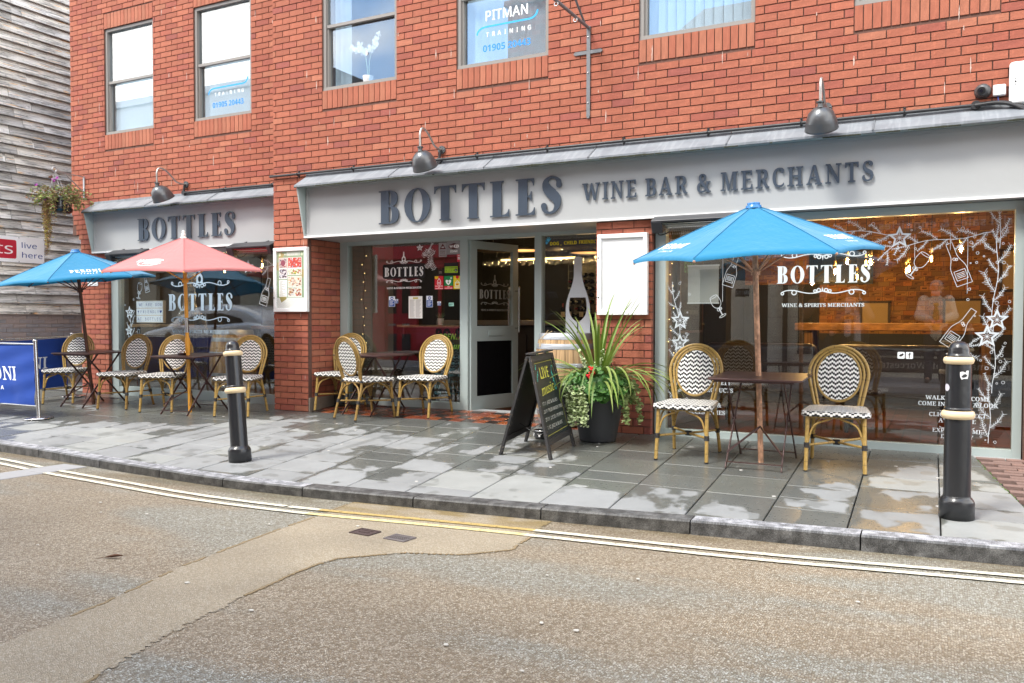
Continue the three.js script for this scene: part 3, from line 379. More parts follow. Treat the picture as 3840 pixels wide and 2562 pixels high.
{
  const rd = struct('road');
  sheet(7.0, -40, 40, (x) => kz(clamp(x, -14, 14)) - 0.01, 3.6, 0.1, 0.06, 0, roadMat, roadTint, 'tarmac', rd, 1 / 1.15);
  // beige trench reinstatement, from the kerb round the two covers and away to the lower left
  const up = [[3.747, 3.24], [3.814, 3.632], [3.902, 4.326], [4.001, 4.894], [4.159, 5.433], [4.4, 6.9]], lo = [[5.183, 3.04], [5.28, 3.785], [5.12, 3.99], [5.08, 4.02], [4.804, 4.13], [4.57, 4.4], [4.553, 4.647], [4.597, 4.998], [4.657, 5.329], [4.723, 5.649], [4.826, 5.99], [5.05, 6.9]];
  const byZ = (pts, z) => pick(pts.map(([x, q]) => [q, x]), z);
  const pos = [], uv = [], col = [], idx = []; const N = 420, K = 20;
  for (let j = 0; j <= N; j++) { const z = lerp(3.0, 6.9, j / N), jit = (s) => 0.014 * (fbm(z * 9, 1, s, 4) - 0.5) + 0.022 * (h2(j, s, 3) - 0.5); const a = byZ(up, z) + jit(261), b = byZ(lo, z) + jit(262) * 1.6; for (let i = 0; i <= K; i++) { const x = lerp(a, b, i / K), zz = Math.max(z, kz(x) - 0.01); pos.push(x, ry(zz) + 0.003, zz); uv.push(x / 0.62, zz / 0.62); const v = 0.98 + 0.4 * (fbm(x * 2, zz * 2, 266, 4) - 0.5), gut = smooth(0.3, 0.6, fbm(x * 4, zz * 7, 268, 3)) * (1 - smooth(0.08, 0.42, zz - kz(x))); col.push(v * lerp(1, 0.72, gut), v * lerp(1, 0.62, gut), v * lerp(1, 0.36, gut)); } }
  for (let j = 0; j < N; j++) for (let i = 0; i < K; i++) { const p = j * (K + 1) + i; idx.push(p, p + K + 1, p + 1, p + 1, p + K + 1, p + K + 2); }
  const g = new THREE.BufferGeometry(); g.setAttribute('position', new THREE.Float32BufferAttribute(pos, 3)); g.setAttribute('uv', new THREE.Float32BufferAttribute(uv, 2)); g.setAttribute('color', new THREE.Float32BufferAttribute(col, 3)); g.setIndex(idx); g.computeVertexNormals(); mesh('trench_patch', g, trenchMat, rd);
  // crumbling tar joint along the patch edges
  const cr = []; for (const [pts, s] of [[up, 261], [lo, 262]]) for (let z = 3.3; z < 6.6; z += 0.012) { const x = byZ(pts, z) + 0.014 * (s === 262 ? 1.6 : 1) * (fbm(z * 9, 1, s, 4) - 0.5); if (fbm(z * 6, 3, s, 3) > 0.46) cr.push(box(0.007 + 0.012 * R(), 0.004, 0.014 + 0.01 * R(), x + rr(-0.004, 0.004), ry(z) + 0.0035, z, 0, rr(-0.6, 0.6), 0)); }
  const cm = mesh('tar_crumbs', join(cr), plain(0.2, 0.15, 0.085, 0.9), rd); cm.userData.kind = 'stuff';
  // double lines
  const inn = [[-14, 2.05], [-6, 2.95], [-1.5, 3.18], [-0.195, 3.271], [0.533, 3.375], [0.926, 3.425], [1.84, 3.496], [2.403, 3.56], [3.0, 3.575], [3.749, 3.533], [4.249, 3.453], [5.06, 3.345], [6.454, 3.22], [7.724, 2.989], [14, 2.2]];
  const line = (off, x0, x1, m, n, seed) => { const ps = [], id = []; const q = Math.round((x1 - x0) / 0.03); for (let i = 0; i <= q; i++) { const x = lerp(x0, x1, i / q); let zc = 0; for (let k = -2; k <= 2; k++) zc += pick(inn, x + k * 0.15) / 5; zc += off; const w = 0.026, j = () => 0.004 * (R() - 0.5); const za = zc - w + j(), zb = zc + w + j(); ps.push(x, ry(za) + 0.0075, za, x, ry(zb) + 0.0075, zb); if (i < q && h2(i, 1, seed) > 0.003) id.push(2 * i, 2 * i + 1, 2 * i + 2, 2 * i + 2, 2 * i + 1, 2 * i + 3); } const g2 = new THREE.BufferGeometry(); g2.setAttribute('position', new THREE.Float32BufferAttribute(ps, 3)); g2.setAttribute('uv', new THREE.Float32BufferAttribute(new Float32Array(ps.length / 3 * 2).map((_, i) => (i % 2 ? ps[Math.floor(i / 2) * 3 + 2] : ps[Math.floor(i / 2) * 3]) * 1.3), 2)); g2.setIndex(id); g2.computeVertexNormals(); mesh(n, g2, m, rd); };
  const paintMap = dtex(256, 256, (i, j) => { const n = fbm(i / 10, j / 10, 271, 4), v = 0.86 + 0.2 * (n - 0.5) - 0.22 * smooth(0.62, 0.75, fbm(i / 4, j / 4, 275, 3)); return [v, v * 0.99, v * 0.95]; }, true);
  const wp = std({ map: paintMap, color: lin(0.95, 0.92, 0.8), roughness: 0.75, bumpMap: bA, bumpScale: 0.003 }), yp = std({ map: paintMap, color: lin(0.62, 0.45, 0.17), roughness: 0.75, bumpMap: bA, bumpScale: 0.003 }), yl = std({ map: paintMap, color: lin(0.8, 0.68, 0.36), roughness: 0.75 });
  for (const [off, s, y2] of [[0, 1, yp], [0.125, 2, yl]]) { line(off, -14, 0.56, wp, 'white_line', s); line(off, 0.86, 3.72, wp, 'white_line', s + 4); line(off, 3.72, 5.2, y2, 'yellow_line', s + 8); line(off, 5.2, 14, wp, 'white_line', s + 12); }
  // pale granite strip across the road
  const gs = std({ color: lin(0.25, 0.25, 0.255), roughness: 0.8, bumpMap: grainB, bumpScale: 0.003 }); let z = 3.16; const rs = rng(9); while (z < 6.9) { const L = 0.35 + 0.2 * rs(); const q = [[0.56, z + 0.004], [0.56, Math.min(6.95, z + L)], [0.86, Math.min(6.95, z + L)], [0.86, z + 0.004]]; const gq = flagGeo(q); const p = gq.attributes.position; for (let i = 0; i < p.count; i++) p.setY(i, p.getY(i) - py(p.getZ(i)) + ry(p.getZ(i)) + 0.006); mesh('granite_sett', gq, gs, rd); z += L + 0.006; }
  const gb = []; for (let k = 0; k < 45; k++) { const x = rr(0, 8.5), zz = rr(3.6, 6.6); const r = rr(0.006, 0.014); gb.push(new THREE.CylinderGeometry(r, r * 1.05, 0.003, 7).scale(1, 1, rr(0.6, 1)).rotateY(R() * 3).translate(x, ry(zz) + 0.007, zz)); }
  const gm = mesh('gum_spots', join(gb), plain(0.45, 0.43, 0.39, 0.85), rd); gm.userData.kind = 'stuff';
}
{ // two iron covers in the trench patch
  const cover = (pts, label, kind) => {
    const iron = std({ color: kind ? lin(0.17, 0.15, 0.15) : lin(0.075, 0.05, 0.048), roughness: 0.55, metalness: 0.3, bumpMap: grainB, bumpScale: 0.003 });
    const c = [pts.reduce((s, p) => s + p[0], 0) / 4, pts.reduce((s, p) => s + p[1], 0) / 4], w = 0.15, d = 0.115, t = thing('iron_cover', label, 'cover', [c[0], ry(c[1]), c[1]], -0.08, undefined);
    mesh('frame', join([box(w, 0.012, 0.01, 0, 0.004, d / 2 - 0.005), box(w, 0.012, 0.01, 0, 0.004, -d / 2 + 0.005), box(0.01, 0.012, d - 0.02, w / 2 - 0.005, 0.004, 0), box(0.01, 0.012, d - 0.02, -w / 2 + 0.005, 0.004, 0)]), iron, t);
    mesh('plate', box(w - 0.024, 0.01, d - 0.024, 0, 0.003, 0), iron, t);
    const r = []; if (kind) for (let i = -4; i <= 4; i++) { r.push(box(0.003, 0.003, 0.075, i * 0.014, 0.0095, 0, 0, 0.6, 0)); r.push(box(0.003, 0.0025, 0.075, i * 0.014, 0.0095, 0, 0, -0.6, 0)); } else r.push(box(0.09, 0.003, 0.006, 0, 0.0095, -0.025), box(0.07, 0.004, 0.02, 0, 0.0095, 0.008));
    mesh('raised_pattern', join(r), iron, t);
  };
  cover([[4.287, 3.929], [4.276, 3.824], [4.417, 3.805], [4.438, 3.932]], 'small rusty brown iron cover in the road, the left one of two', 0);
  cover([[4.553, 3.953], [4.533, 3.83], [4.666, 3.813], [4.697, 3.956]], 'small grey iron cover with a diamond tread, the right one of two', 1);
}
{ // far ground and the pavement on the near side of the street
  const gsh = struct('ground'); mesh('alley', slab(-6.5, -4.42, -0.2, -0.02, -8, -0.69), plain(0.2, 0.2, 0.19, 0.8), gsh); mesh('sheet', new THREE.PlaneGeometry(500, 500).rotateX(-Math.PI / 2).translate(0, -0.42, 0), plain(0.12, 0.115, 0.11, 0.95), gsh);
  const op = struct('near_pavement'); const fl = plain(0.26, 0.26, 0.26, 0.8, { bumpMap: softB, bumpScale: 0.006 });
  for (let i = -14; i < 12; i++) for (let k = 0; k < 4; k++) mesh('flagstone', slab(i * 1.2 + 0.005, i * 1.2 + 1.195, -0.1, 0.03 + 0.006 * k, 7.16 + k * 0.52, 7.67 + k * 0.52), fl, op);
  mesh('kerb_edge', slab(-20, 20, -0.3, 0.028, 7.0, 7.155), plain(0.3, 0.3, 0.3, 0.8), op);
}
{ // a curled dead leaf lying on the tarmac at the left
  const l = thing('dead_leaf', 'small curled brown dead leaf lying on the road at the left', 'leaf', [3.574, ry(4.95) + 0.002, 4.95], 0.5), n = 10, pos = [], idx = []; for (let i = 0; i <= n; i++) { const t = i / n, w = 0.013 * Math.sin(Math.PI * Math.pow(t, 0.8)) + 0.0006; for (const k of [-1, 0, 1]) pos.push((t - 0.5) * 0.1, 0.004 + 0.012 * Math.abs(k) * Math.sin(3 * t) + 0.01 * t * t, k * w); } for (let i = 0; i < n; i++) for (let k = 0; k < 2; k++) { const a = i * 3 + k; idx.push(a, a + 1, a + 3, a + 1, a + 4, a + 3); } const g = new THREE.BufferGeometry(); g.setAttribute('position', new THREE.Float32BufferAttribute(pos, 3)); g.setIndex(idx); g.computeVertexNormals(); mesh('blade', g, plain(0.09, 0.035, 0.015, 0.8, { side: THREE.DoubleSide }), l); mesh('stalk', rod([-0.05, 0.005, 0], [-0.085, 0.003, 0.006], 0.0015, 0.001, 5), plain(0.09, 0.035, 0.015, 0.8), l);
}
// ---------- shopfront windows and door ----------
const vinyl = (t) => std({ map: t, transparent: true, alphaTest: 0.35, roughness: 0.55 });
function glyphPath(g, c, x, y, h, sx = 1) { const [s] = glyph[c](); g.beginPath(); for (const p of [s, ...s.holes]) { p.getPoints(10).forEach((q, i) => (i ? g.lineTo(x + q.x * h * sx, y - q.y * h) : g.moveTo(x + q.x * h * sx, y - q.y * h))); g.closePath(); } g.fill('evenodd'); }
function scroll(g, cx, y, w, up) {                 // flourish: two S-curved stems ending in curls
  for (const s of [-1, 1]) {
    g.beginPath(); g.moveTo(cx + s * 8, y); g.bezierCurveTo(cx + s * w * 0.12, y - up * 22, cx + s * w * 0.2, y - up * 10, cx + s * w * 0.3, y + up * 4); g.bezierCurveTo(cx + s * w * 0.38, y + up * 14, cx + s * w * 0.46, y + up * 6, cx + s * w * 0.48, y - up * 8); g.stroke();
    g.beginPath(); g.arc(cx + s * w * 0.47, y - up * 12, 8, 0, 6.3); g.stroke(); g.beginPath(); g.arc(cx + s * w * 0.33, y - up * 6, 14, 0, 6.3); g.stroke(); g.beginPath(); g.arc(cx + s * 22, y + up * 8, 10, 0, 6.3); g.stroke(); g.beginPath(); g.arc(cx + s * 44, y + up * 2, 8, 0, 6.3); g.stroke();
  }
  g.beginPath(); g.moveTo(cx - 7, y - up * 2); g.lineTo(cx, y + up * 30); g.lineTo(cx + 7, y - up * 2); g.fill();
}
function bottleIcon(g, x, y, h) { const w = h * 0.24; g.beginPath(); g.moveTo(x - w * 0.28, y - h); g.lineTo(x + w * 0.28, y - h); g.lineTo(x + w * 0.3, y - h * 0.62); g.bezierCurveTo(x + w * 0.35, y - h * 0.48, x + w, y - h * 0.45, x + w, y - h * 0.28); g.lineTo(x + w, y); g.lineTo(x - w, y); g.lineTo(x - w, y - h * 0.28); g.bezierCurveTo(x - w, y - h * 0.45, x - w * 0.35, y - h * 0.48, x - w * 0.3, y - h * 0.62); g.closePath(); g.fill(); g.globalCompositeOperation = 'destination-out'; g.beginPath(); g.ellipse(x, y - h * 0.24, w * 0.5, h * 0.16, 0, 0, 6.3); g.fill(); g.fillRect(x - 1.5, y - h * 0.1, 3, h * 0.1); g.globalCompositeOperation = 'source-over'; }
const logoTex = (color, back) => ctex(640, 512, (g, w, h) => {
  g.clearRect(0, 0, w, h); if (back) { g.fillStyle = '#0c0c0e'; g.beginPath(); g.roundRect(14, 150, w - 28, 175, 30); g.fill(); }
  g.fillStyle = g.strokeStyle = color; g.lineWidth = 6; g.lineCap = 'round'; bottleIcon(g, 320, 120, 118); scroll(g, 320, 128, 520, 1);
  const H = 112, k = 560 / (6.083 * H); for (const [c, at] of BOTTLES) glyphPath(g, c, 40 + at * H * k, 300, H, k);
  scroll(g, 320, 352, 520, -1); g.font = 'bold 33px serif'; g.textAlign = 'center'; g.fillText('WINE & SPIRITS MERCHANTS', 320, 450, 560);
});
const logoWhite = logoTex('#c3cdd3'), logoBack = logoTex('#f6f6f6', true), logoBlue = logoTex('#94a8b8'), logoDoor = logoTex('#8b8b88');
function branch(g, pts, len = 34, step = 9) {       // conifer twig drawn with needles
  g.lineWidth = 4; g.beginPath(); pts.forEach((p, i) => (i ? g.lineTo(...p) : g.moveTo(...p))); g.stroke(); g.lineWidth = 2.6;
  for (let i = 0; i + 1 < pts.length; i++) { const [a, b] = [pts[i], pts[i + 1]], L = Math.hypot(b[0] - a[0], b[1] - a[1]), dx = (b[0] - a[0]) / L, dy = (b[1] - a[1]) / L; for (let t = 0; t < L; t += step) { const f = len * (0.7 + 0.3 * Math.sin(t)); for (const s of [-1, 1]) { g.beginPath(); g.moveTo(a[0] + dx * t, a[1] + dy * t); g.quadraticCurveTo(a[0] + dx * (t + f * 0.35) - dy * s * f * 0.3, a[1] + dy * (t + f * 0.35) + dx * s * f * 0.3, a[0] + dx * (t + f * 0.7) - dy * s * f * 0.75, a[1] + dy * (t + f * 0.7) + dx * s * f * 0.75); g.stroke(); } } }
}
const sprR = rng(606);
function spray(g, x, y, ang, n, size, side = 1) { // wavy stem with sprigs on alternate sides
  let [px, py2] = [x, y], a = ang; const stem = [[px, py2]]; const sprig = (X, Y, b, L, k) => { const q = b + k * 0.3, m = [X + Math.cos(b) * L * 0.5, Y + Math.sin(b) * L * 0.5], e = [m[0] + Math.cos(q) * L * 0.5, m[1] + Math.sin(q) * L * 0.5]; branch(g, [[X, Y], m, e], L * 0.26, 18); };
  for (let i = 0; i < n * 1.25; i++) { px += Math.cos(a) * size * 0.53; py2 += Math.sin(a) * size * 0.53; a = ang + side * 0.16 * Math.sin(i * 0.9 + x); stem.push([px, py2]); const s = i % 2 ? 1 : -1; sprig(px - Math.cos(a) * size * 0.15, py2 - Math.sin(a) * size * 0.15, a + s * (0.6 + 0.35 * sprR()), size * (0.8 + 0.4 * sprR()), -s); }
  sprig(px, py2, a, size * 0.8, 0.2); g.lineWidth = 5; g.beginPath(); stem.forEach((p, i) => (i ? g.lineTo(...p) : g.moveTo(...p))); g.stroke();
}
function starry(g, x, y, r) { const p = (k, q) => { const a = -Math.PI / 2 + (k * Math.PI) / 5; return [x + Math.cos(a) * q, y + Math.sin(a) * q]; }; g.beginPath(); for (let k = 0; k < 10; k++) g[k ? 'lineTo' : 'moveTo'](...p(k, k % 2 ? r * 0.45 : r)); g.closePath(); g.fill(); g.globalCompositeOperation = 'destination-out'; g.beginPath(); for (let k = 0; k < 10; k++) g[k ? 'lineTo' : 'moveTo'](...p(k, (k % 2 ? r * 0.45 : r) * 0.62)); g.closePath(); g.fill(); g.globalCompositeOperation = 'source-over'; g.lineWidth = 3; for (let k = 0; k < 10; k++) { g.beginPath(); g.moveTo(x, y); g.lineTo(...p(k, (k % 2 ? r * 0.45 : r) * 0.55)); g.stroke(); } }
const dots = (g, a) => a.forEach(([x, y, r]) => { g.lineWidth = 3; g.beginPath(); g.arc(x, y, r, 0, 6.3); g.stroke(); });
function bottleOutline(g, x, y, h, ang) { g.save(); g.translate(x, y); g.rotate(ang); const w = h * 0.17; g.lineWidth = 4; g.beginPath(); g.moveTo(-w * 0.4, -h / 2); g.lineTo(w * 0.4, -h / 2); g.lineTo(w * 0.4, -h * 0.2); g.bezierCurveTo(w * 0.5, -h * 0.05, w, 0, w, h * 0.15); g.lineTo(w, h / 2); g.lineTo(-w, h / 2); g.lineTo(-w, h * 0.15); g.bezierCurveTo(-w, 0, -w * 0.5, -h * 0.05, -w * 0.4, -h * 0.2); g.closePath(); g.stroke(); g.strokeRect(-w * 0.7, h * 0.16, w * 1.4, h * 0.22); for (let k = 0; k < 4; k++) { g.beginPath(); g.moveTo(-w * 0.5, h * (0.22 + k * 0.035)); g.lineTo(w * 0.5, h * (0.22 + k * 0.035)); g.stroke(); } g.beginPath(); g.arc(-6, -h * 0.12, 11, 0, 6.3); g.arc(10, -h * 0.1, 11, 0, 6.3); g.stroke(); g.restore(); }
function glassOutline(g, x, y, h, ang) { g.save(); g.translate(x, y); g.rotate(ang); const w = h * 0.24; g.lineWidth = 4; g.beginPath(); g.ellipse(0, -h / 2, w * 0.75, w * 0.2, 0, 0, 6.3); g.moveTo(-w * 0.75, -h / 2); g.bezierCurveTo(-w * 1.2, -h * 0.1, -w * 0.6, h * 0.02, 0, h * 0.05); g.bezierCurveTo(w * 0.6, h * 0.02, w * 1.2, -h * 0.1, w * 0.75, -h / 2); g.moveTo(-3, h * 0.05); g.lineTo(-3, h * 0.42); g.moveTo(3, h * 0.05); g.lineTo(3, h * 0.42); g.stroke(); g.beginPath(); g.ellipse(0, h * 0.45, w * 0.7, w * 0.18, 0, 0, 6.3); g.stroke(); g.beginPath(); g.arc(-12, h * 0.12, 11, 0, 6.3); g.arc(12, h * 0.12, 11, 0, 6.3); g.stroke(); g.restore(); }
function pane(parent, x0, x1, y0, y1, z, mat = shopGlass, name = 'pane') { return mesh(name, slab(x0, x1, y0, y1, z - 0.006, z), mat, parent); }
const sheetAt = (parent, name, tex, x0, x1, y0, y1, z) => mesh(name, quad(x1 - x0, y1 - y0).translate((x0 + x1) / 2, (y0 + y1) / 2, z), vinyl(tex), parent);
// left window, behind the red parasol
{
  const w = sub('shop_window', bldg), z = ZL - 0.05;
  mesh('frame', join([slab(-3.6, -3.45, -0.02, 2.1, z - 0.1, z), slab(-0.14, 0.003, -0.02, 2.1, z - 0.1, z), slab(-3.4495, -0.1405, 2.035, 2.1, z - 0.1, z - 0.003), slab(-3.4495, -0.1405, -0.02, 0.13, z - 0.1, z - 0.003)]), framePaint, w);
  pane(w, -3.449, -0.141, 0.131, 2.034, z - 0.05);
  sheetAt(w, 'lettering', logoBlue, -2.53, -1.1, 0.8, 1.88, z - 0.046);
  const t = ctex(512, 1024, (g) => { g.clearRect(0, 0, 512, 1024); g.fillStyle = g.strokeStyle = '#aebfca'; spray(g, 120, 1000, -1.5, 6, 95); starry(g, 130, 560, 70); starry(g, 120, 760, 62); bottleOutline(g, 400, 250, 190, -0.25); glassOutline(g, 290, 330, 170, 0.2); bottleOutline(g, 250, 840, 200, 0.3); dots(g, [[200, 420, 9], [215, 600, 7], [60, 480, 8]]); });
  sheetAt(w, 'frost_drawing', t, -3.44, -2.75, 0.6, 1.98, z - 0.046);
  const t2 = ctex(512, 512, (g) => { g.clearRect(0, 0, 512, 512); g.fillStyle = g.strokeStyle = '#d4dde4'; spray(g, 500, 60, 2.95, 4, 95); bottleOutline(g, 250, 330, 230, 0.3); starry(g, 60, 120, 60); g.lineWidth = 3; g.beginPath(); g.moveTo(270, 60); g.lineTo(270, 220); g.stroke(); });
  sheetAt(w, 'frost_drawing', t2, -1.0, -0.15, 1.2, 2.02, z - 0.046);
}
const stickerTex = {
  wifi: ctex(128, 128, (g) => { g.fillStyle = '#8f8a8c'; g.fillRect(0, 0, 128, 128); g.fillStyle = '#3d1016'; g.beginPath(); g.arc(64, 50, 30, 0, 6.3); g.fill(); g.fillStyle = '#5a1a22'; g.beginPath(); g.roundRect(16, 30, 96, 40, 18); g.fill(); g.fillStyle = '#fff'; g.beginPath(); g.roundRect(64, 34, 46, 32, 12); g.fill(); g.font = 'bold 30px sans-serif'; g.fillStyle = '#fff'; g.fillText('Wi', 24, 61); g.fillStyle = '#5a1a22'; g.fillText('Fi', 72, 61); g.fillStyle = '#fff'; g.font = 'bold 26px sans-serif'; g.textAlign = 'center'; g.fillText('ZONE', 64, 108); }),
  cctv: ctex(96, 144, (g) => { g.fillStyle = '#9c989a'; g.fillRect(0, 0, 96, 144); g.fillStyle = '#5c2026'; g.beginPath(); g.moveTo(48, 8); g.lineTo(86, 66); g.lineTo(10, 66); g.fill(); g.fillStyle = '#c8c4c4'; g.fillRect(34, 40, 30, 13); g.fillStyle = '#5a3238'; g.font = 'bold 17px sans-serif'; g.textAlign = 'center'; ['24 hour', 'CCTV in', 'operation'].forEach((s, i) => g.fillText(s, 48, 92 + i * 20, 88)); }),
  hygiene: ctex(192, 144, (g) => { g.fillStyle = '#16181a'; g.fillRect(0, 0, 192, 144); g.fillStyle = '#a8d22a'; g.fillRect(6, 48, 180, 80); g.fillStyle = '#16181a'; g.font = 'bold 19px sans-serif'; g.fillText('FOOD HYGIENE RATING', 10, 72, 172); g.beginPath(); g.roundRect(10, 82, 172, 30, 14); g.stroke(); g.font = 'bold 22px sans-serif'; [0, 1, 2, 3, 4].forEach((n) => g.fillText(n, 22 + n * 25, 105)); g.beginPath(); g.arc(160, 97, 19, 0, 6.3); g.fill(); g.fillStyle = '#fff'; g.fillText('5', 154, 105); }),
  red: ctex(96, 144, (g) => { g.fillStyle = '#d4162a'; g.fillRect(0, 0, 96, 144); g.fillStyle = '#f0c21e'; g.beginPath(); g.moveTo(0, 0); g.lineTo(40, 0); g.lineTo(40, 20); g.lineTo(20, 34); g.lineTo(0, 22); g.fill(); g.strokeStyle = g.fillStyle = '#fff'; g.lineWidth = 5; g.beginPath(); g.moveTo(48, 24); g.bezierCurveTo(20, 64, 24, 96, 48, 98); g.bezierCurveTo(72, 96, 76, 64, 48, 24); g.stroke(); g.fillRect(45, 60, 6, 26); g.fillRect(35, 70, 26, 6); g.font = 'bold 14px sans-serif'; g.textAlign = 'center'; ['BLEED CONTROL', 'KIT', 'AVAILABLE INSIDE'].forEach((s, i) => g.fillText(s, 48, 113 + i * 13, 90)); }),
  green: ctex(96, 144, (g) => { g.fillStyle = '#118a4a'; g.fillRect(0, 0, 96, 144); g.fillStyle = '#fff'; g.beginPath(); g.moveTo(46, 100); g.bezierCurveTo(-4, 64, 14, 24, 46, 50); g.bezierCurveTo(78, 24, 96, 64, 46, 100); g.fill(); g.fillRect(74, 12, 7, 24); g.fillRect(66, 20, 24, 7); g.fillStyle = '#118a4a'; g.beginPath(); g.moveTo(50, 48); g.lineTo(34, 72); g.lineTo(46, 72); g.lineTo(40, 90); g.lineTo(58, 66); g.lineTo(46, 66); g.fill(); g.fillStyle = '#d4162a'; g.fillRect(0, 108, 96, 36); g.fillStyle = '#fff'; g.font = 'bold 14px sans-serif'; g.textAlign = 'center'; g.fillText('AED', 48, 123); g.fillText('AVAILABLE INSIDE', 48, 138, 90); }),
  yellow: ctex(96, 144, (g) => { g.fillStyle = '#f2d41c'; g.fillRect(0, 0, 96, 144); g.fillStyle = '#d4162a'; g.beginPath(); g.moveTo(30, 0); g.lineTo(66, 0); g.lineTo(66, 22); g.lineTo(48, 34); g.lineTo(30, 22); g.fill(); g.strokeStyle = '#fff'; g.lineWidth = 6; g.strokeRect(24, 76, 48, 34); g.beginPath(); g.moveTo(20, 78); g.lineTo(48, 52); g.lineTo(76, 78); g.stroke(); g.fillStyle = '#d4162a'; g.beginPath(); g.arc(44, 94, 8, 0, 6.3); g.fill(); g.fillStyle = '#fff'; g.fillRect(10, 120, 76, 6); g.fillRect(20, 130, 56, 5); }),
  blue: ctex(80, 140, (g) => { g.fillStyle = '#eef2f8'; g.fillRect(0, 0, 80, 140); g.fillStyle = '#1f4f9e'; g.fillRect(4, 52, 72, 84); g.beginPath(); g.arc(40, 27, 21, 0, 6.3); g.fill(); g.fillStyle = '#fff'; g.fillRect(27, 21, 26, 11); for (let k = 0; k < 6; k++) g.fillRect(14, 62 + k * 11, 52 - (k % 3) * 8, 4); }),
  notice: ctex(160, 220, (g) => { g.fillStyle = '#efece6'; g.fillRect(0, 0, 160, 220); g.fillStyle = '#c9b22a'; g.fillRect(50, 12, 60, 14); g.fillStyle = '#8b8680'; for (let k = 0; k < 18; k++) { g.fillRect(14, 36 + k * 10, 58 - (k * 7) % 17, 3); g.fillRect(84, 36 + k * 10, 60 - (k * 5) % 19, 3); } }),
  teal: ctex(64, 40, (g) => { g.fillStyle = '#9ed0c0'; g.fillRect(0, 0, 64, 40); g.fillStyle = '#3b8a7a'; g.fillRect(8, 10, 16, 20); g.fillRect(30, 12, 26, 5); g.fillRect(30, 22, 20, 5); }),
  black: ctex(64, 80, (g) => { g.fillStyle = '#1a0d10'; g.fillRect(0, 0, 64, 80); g.fillStyle = '#c8b49a'; g.font = 'bold 14px sans-serif'; g.textAlign = 'center'; g.fillText('OPEN', 32, 38); g.fillRect(10, 48, 44, 4); }),
  pink: ctex(64, 100, (g) => { g.fillStyle = '#d93048'; g.fillRect(0, 0, 64, 100); g.fillStyle = '#f6d6da'; g.fillRect(10, 34, 44, 40); g.fillStyle = '#fff'; g.fillRect(12, 12, 40, 8); }),
};
// entrance window, door frame, side window
let doorPart;
{
  const w = sub('shop_window', bldg), z = ZE;
  mesh('frame', join([slab(0.545, 0.665, 0.03, 2.105, z - 0.1, z), slab(2.325, 2.43, 0.03, 2.105, z - 0.1, z), slab(0.6655, 2.3245, 2.06, 2.105, z - 0.1, z - 0.003), slab(0.6655, 2.3245, 0.03, 0.138, z - 0.1, z - 0.003)]), framePaint, w);
  pane(w, 0.666, 2.324, 0.139, 2.059, z - 0.04);
  sheetAt(w, 'lettering', logoBack, 1.17, 1.83, 1.44, 1.96, z - 0.037);
  const s = (tx, n, a, b, c, d) => mesh(n, quad(b - a, d - c).translate((a + b) / 2, (c + d) / 2, z - 0.037), std({ map: stickerTex[tx], roughness: 0.5 }), w);
  s('cctv', 'sticker', 2.008, 2.118, 1.875, 2.045); s('wifi', 'sticker', 2.121, 2.318, 1.9, 2.057); s('hygiene', 'sticker', 2.085, 2.278, 1.668, 1.803); s('red', 'sticker', 1.95, 2.072, 1.488, 1.646); s('green', 'sticker', 2.085, 2.204, 1.488, 1.646); s('yellow', 'sticker', 2.212, 2.323, 1.488, 1.645);
  s('blue', 'sticker', 1.277, 1.368, 1.285, 1.412); s('blue', 'sticker', 1.83, 1.92, 1.275, 1.412); s('blue', 'sticker', 1.372, 1.415, 1.325, 1.377); s('blue', 'sticker', 1.988, 2.036, 1.294, 1.343); s('teal', 'sticker', 2.148, 2.218, 1.285, 1.327); s('notice', 'paper_notice', 1.572, 1.773, 1.14, 1.41); s('black', 'sticker', 1.998, 2.063, 1.66, 1.725); s('pink', 'sticker', 2.262, 2.319, 1.812, 1.9);
  const t = ctex(256, 384, (g) => { g.clearRect(0, 0, 256, 384); g.strokeStyle = g.fillStyle = '#eef2f4'; g.lineWidth = 4; const leaf = (x, y, a, L) => { g.save(); g.translate(x, y); g.rotate(a); g.beginPath(); g.moveTo(0, 0); for (const sd of [-1, 1]) { g.moveTo(0, 0); for (let k = 1; k <= 4; k++) { g.quadraticCurveTo(L * (k - 0.6) / 4, sd * L * 0.14, L * (k - 0.5) / 4, sd * L * 0.34); g.quadraticCurveTo(L * (k - 0.3) / 4, sd * L * 0.12, L * k / 4, sd * (k === 4 ? 0 : L * 0.16)); } } g.moveTo(0, 0); g.lineTo(L, 0); g.stroke(); g.restore(); }; leaf(150, 90, 0.6, 90); leaf(150, 90, 2.2, 85); leaf(170, 150, 1.5, 90); leaf(180, 260, 1.0, 90); leaf(175, 255, 2.4, 80); branch(g, [[160, 90], [200, 10]], 30, 12); for (const [x, y] of [[90, 130], [106, 150], [80, 152], [96, 172], [188, 235], [204, 250], [182, 256]]) { g.beginPath(); g.arc(x, y, 12, 0, 6.3); g.stroke(); } starry(g, 40, 60, 46); });
  sheetAt(w, 'frost_drawing', t, 1.69, 1.98, 1.68, 2.055, z - 0.036);
}
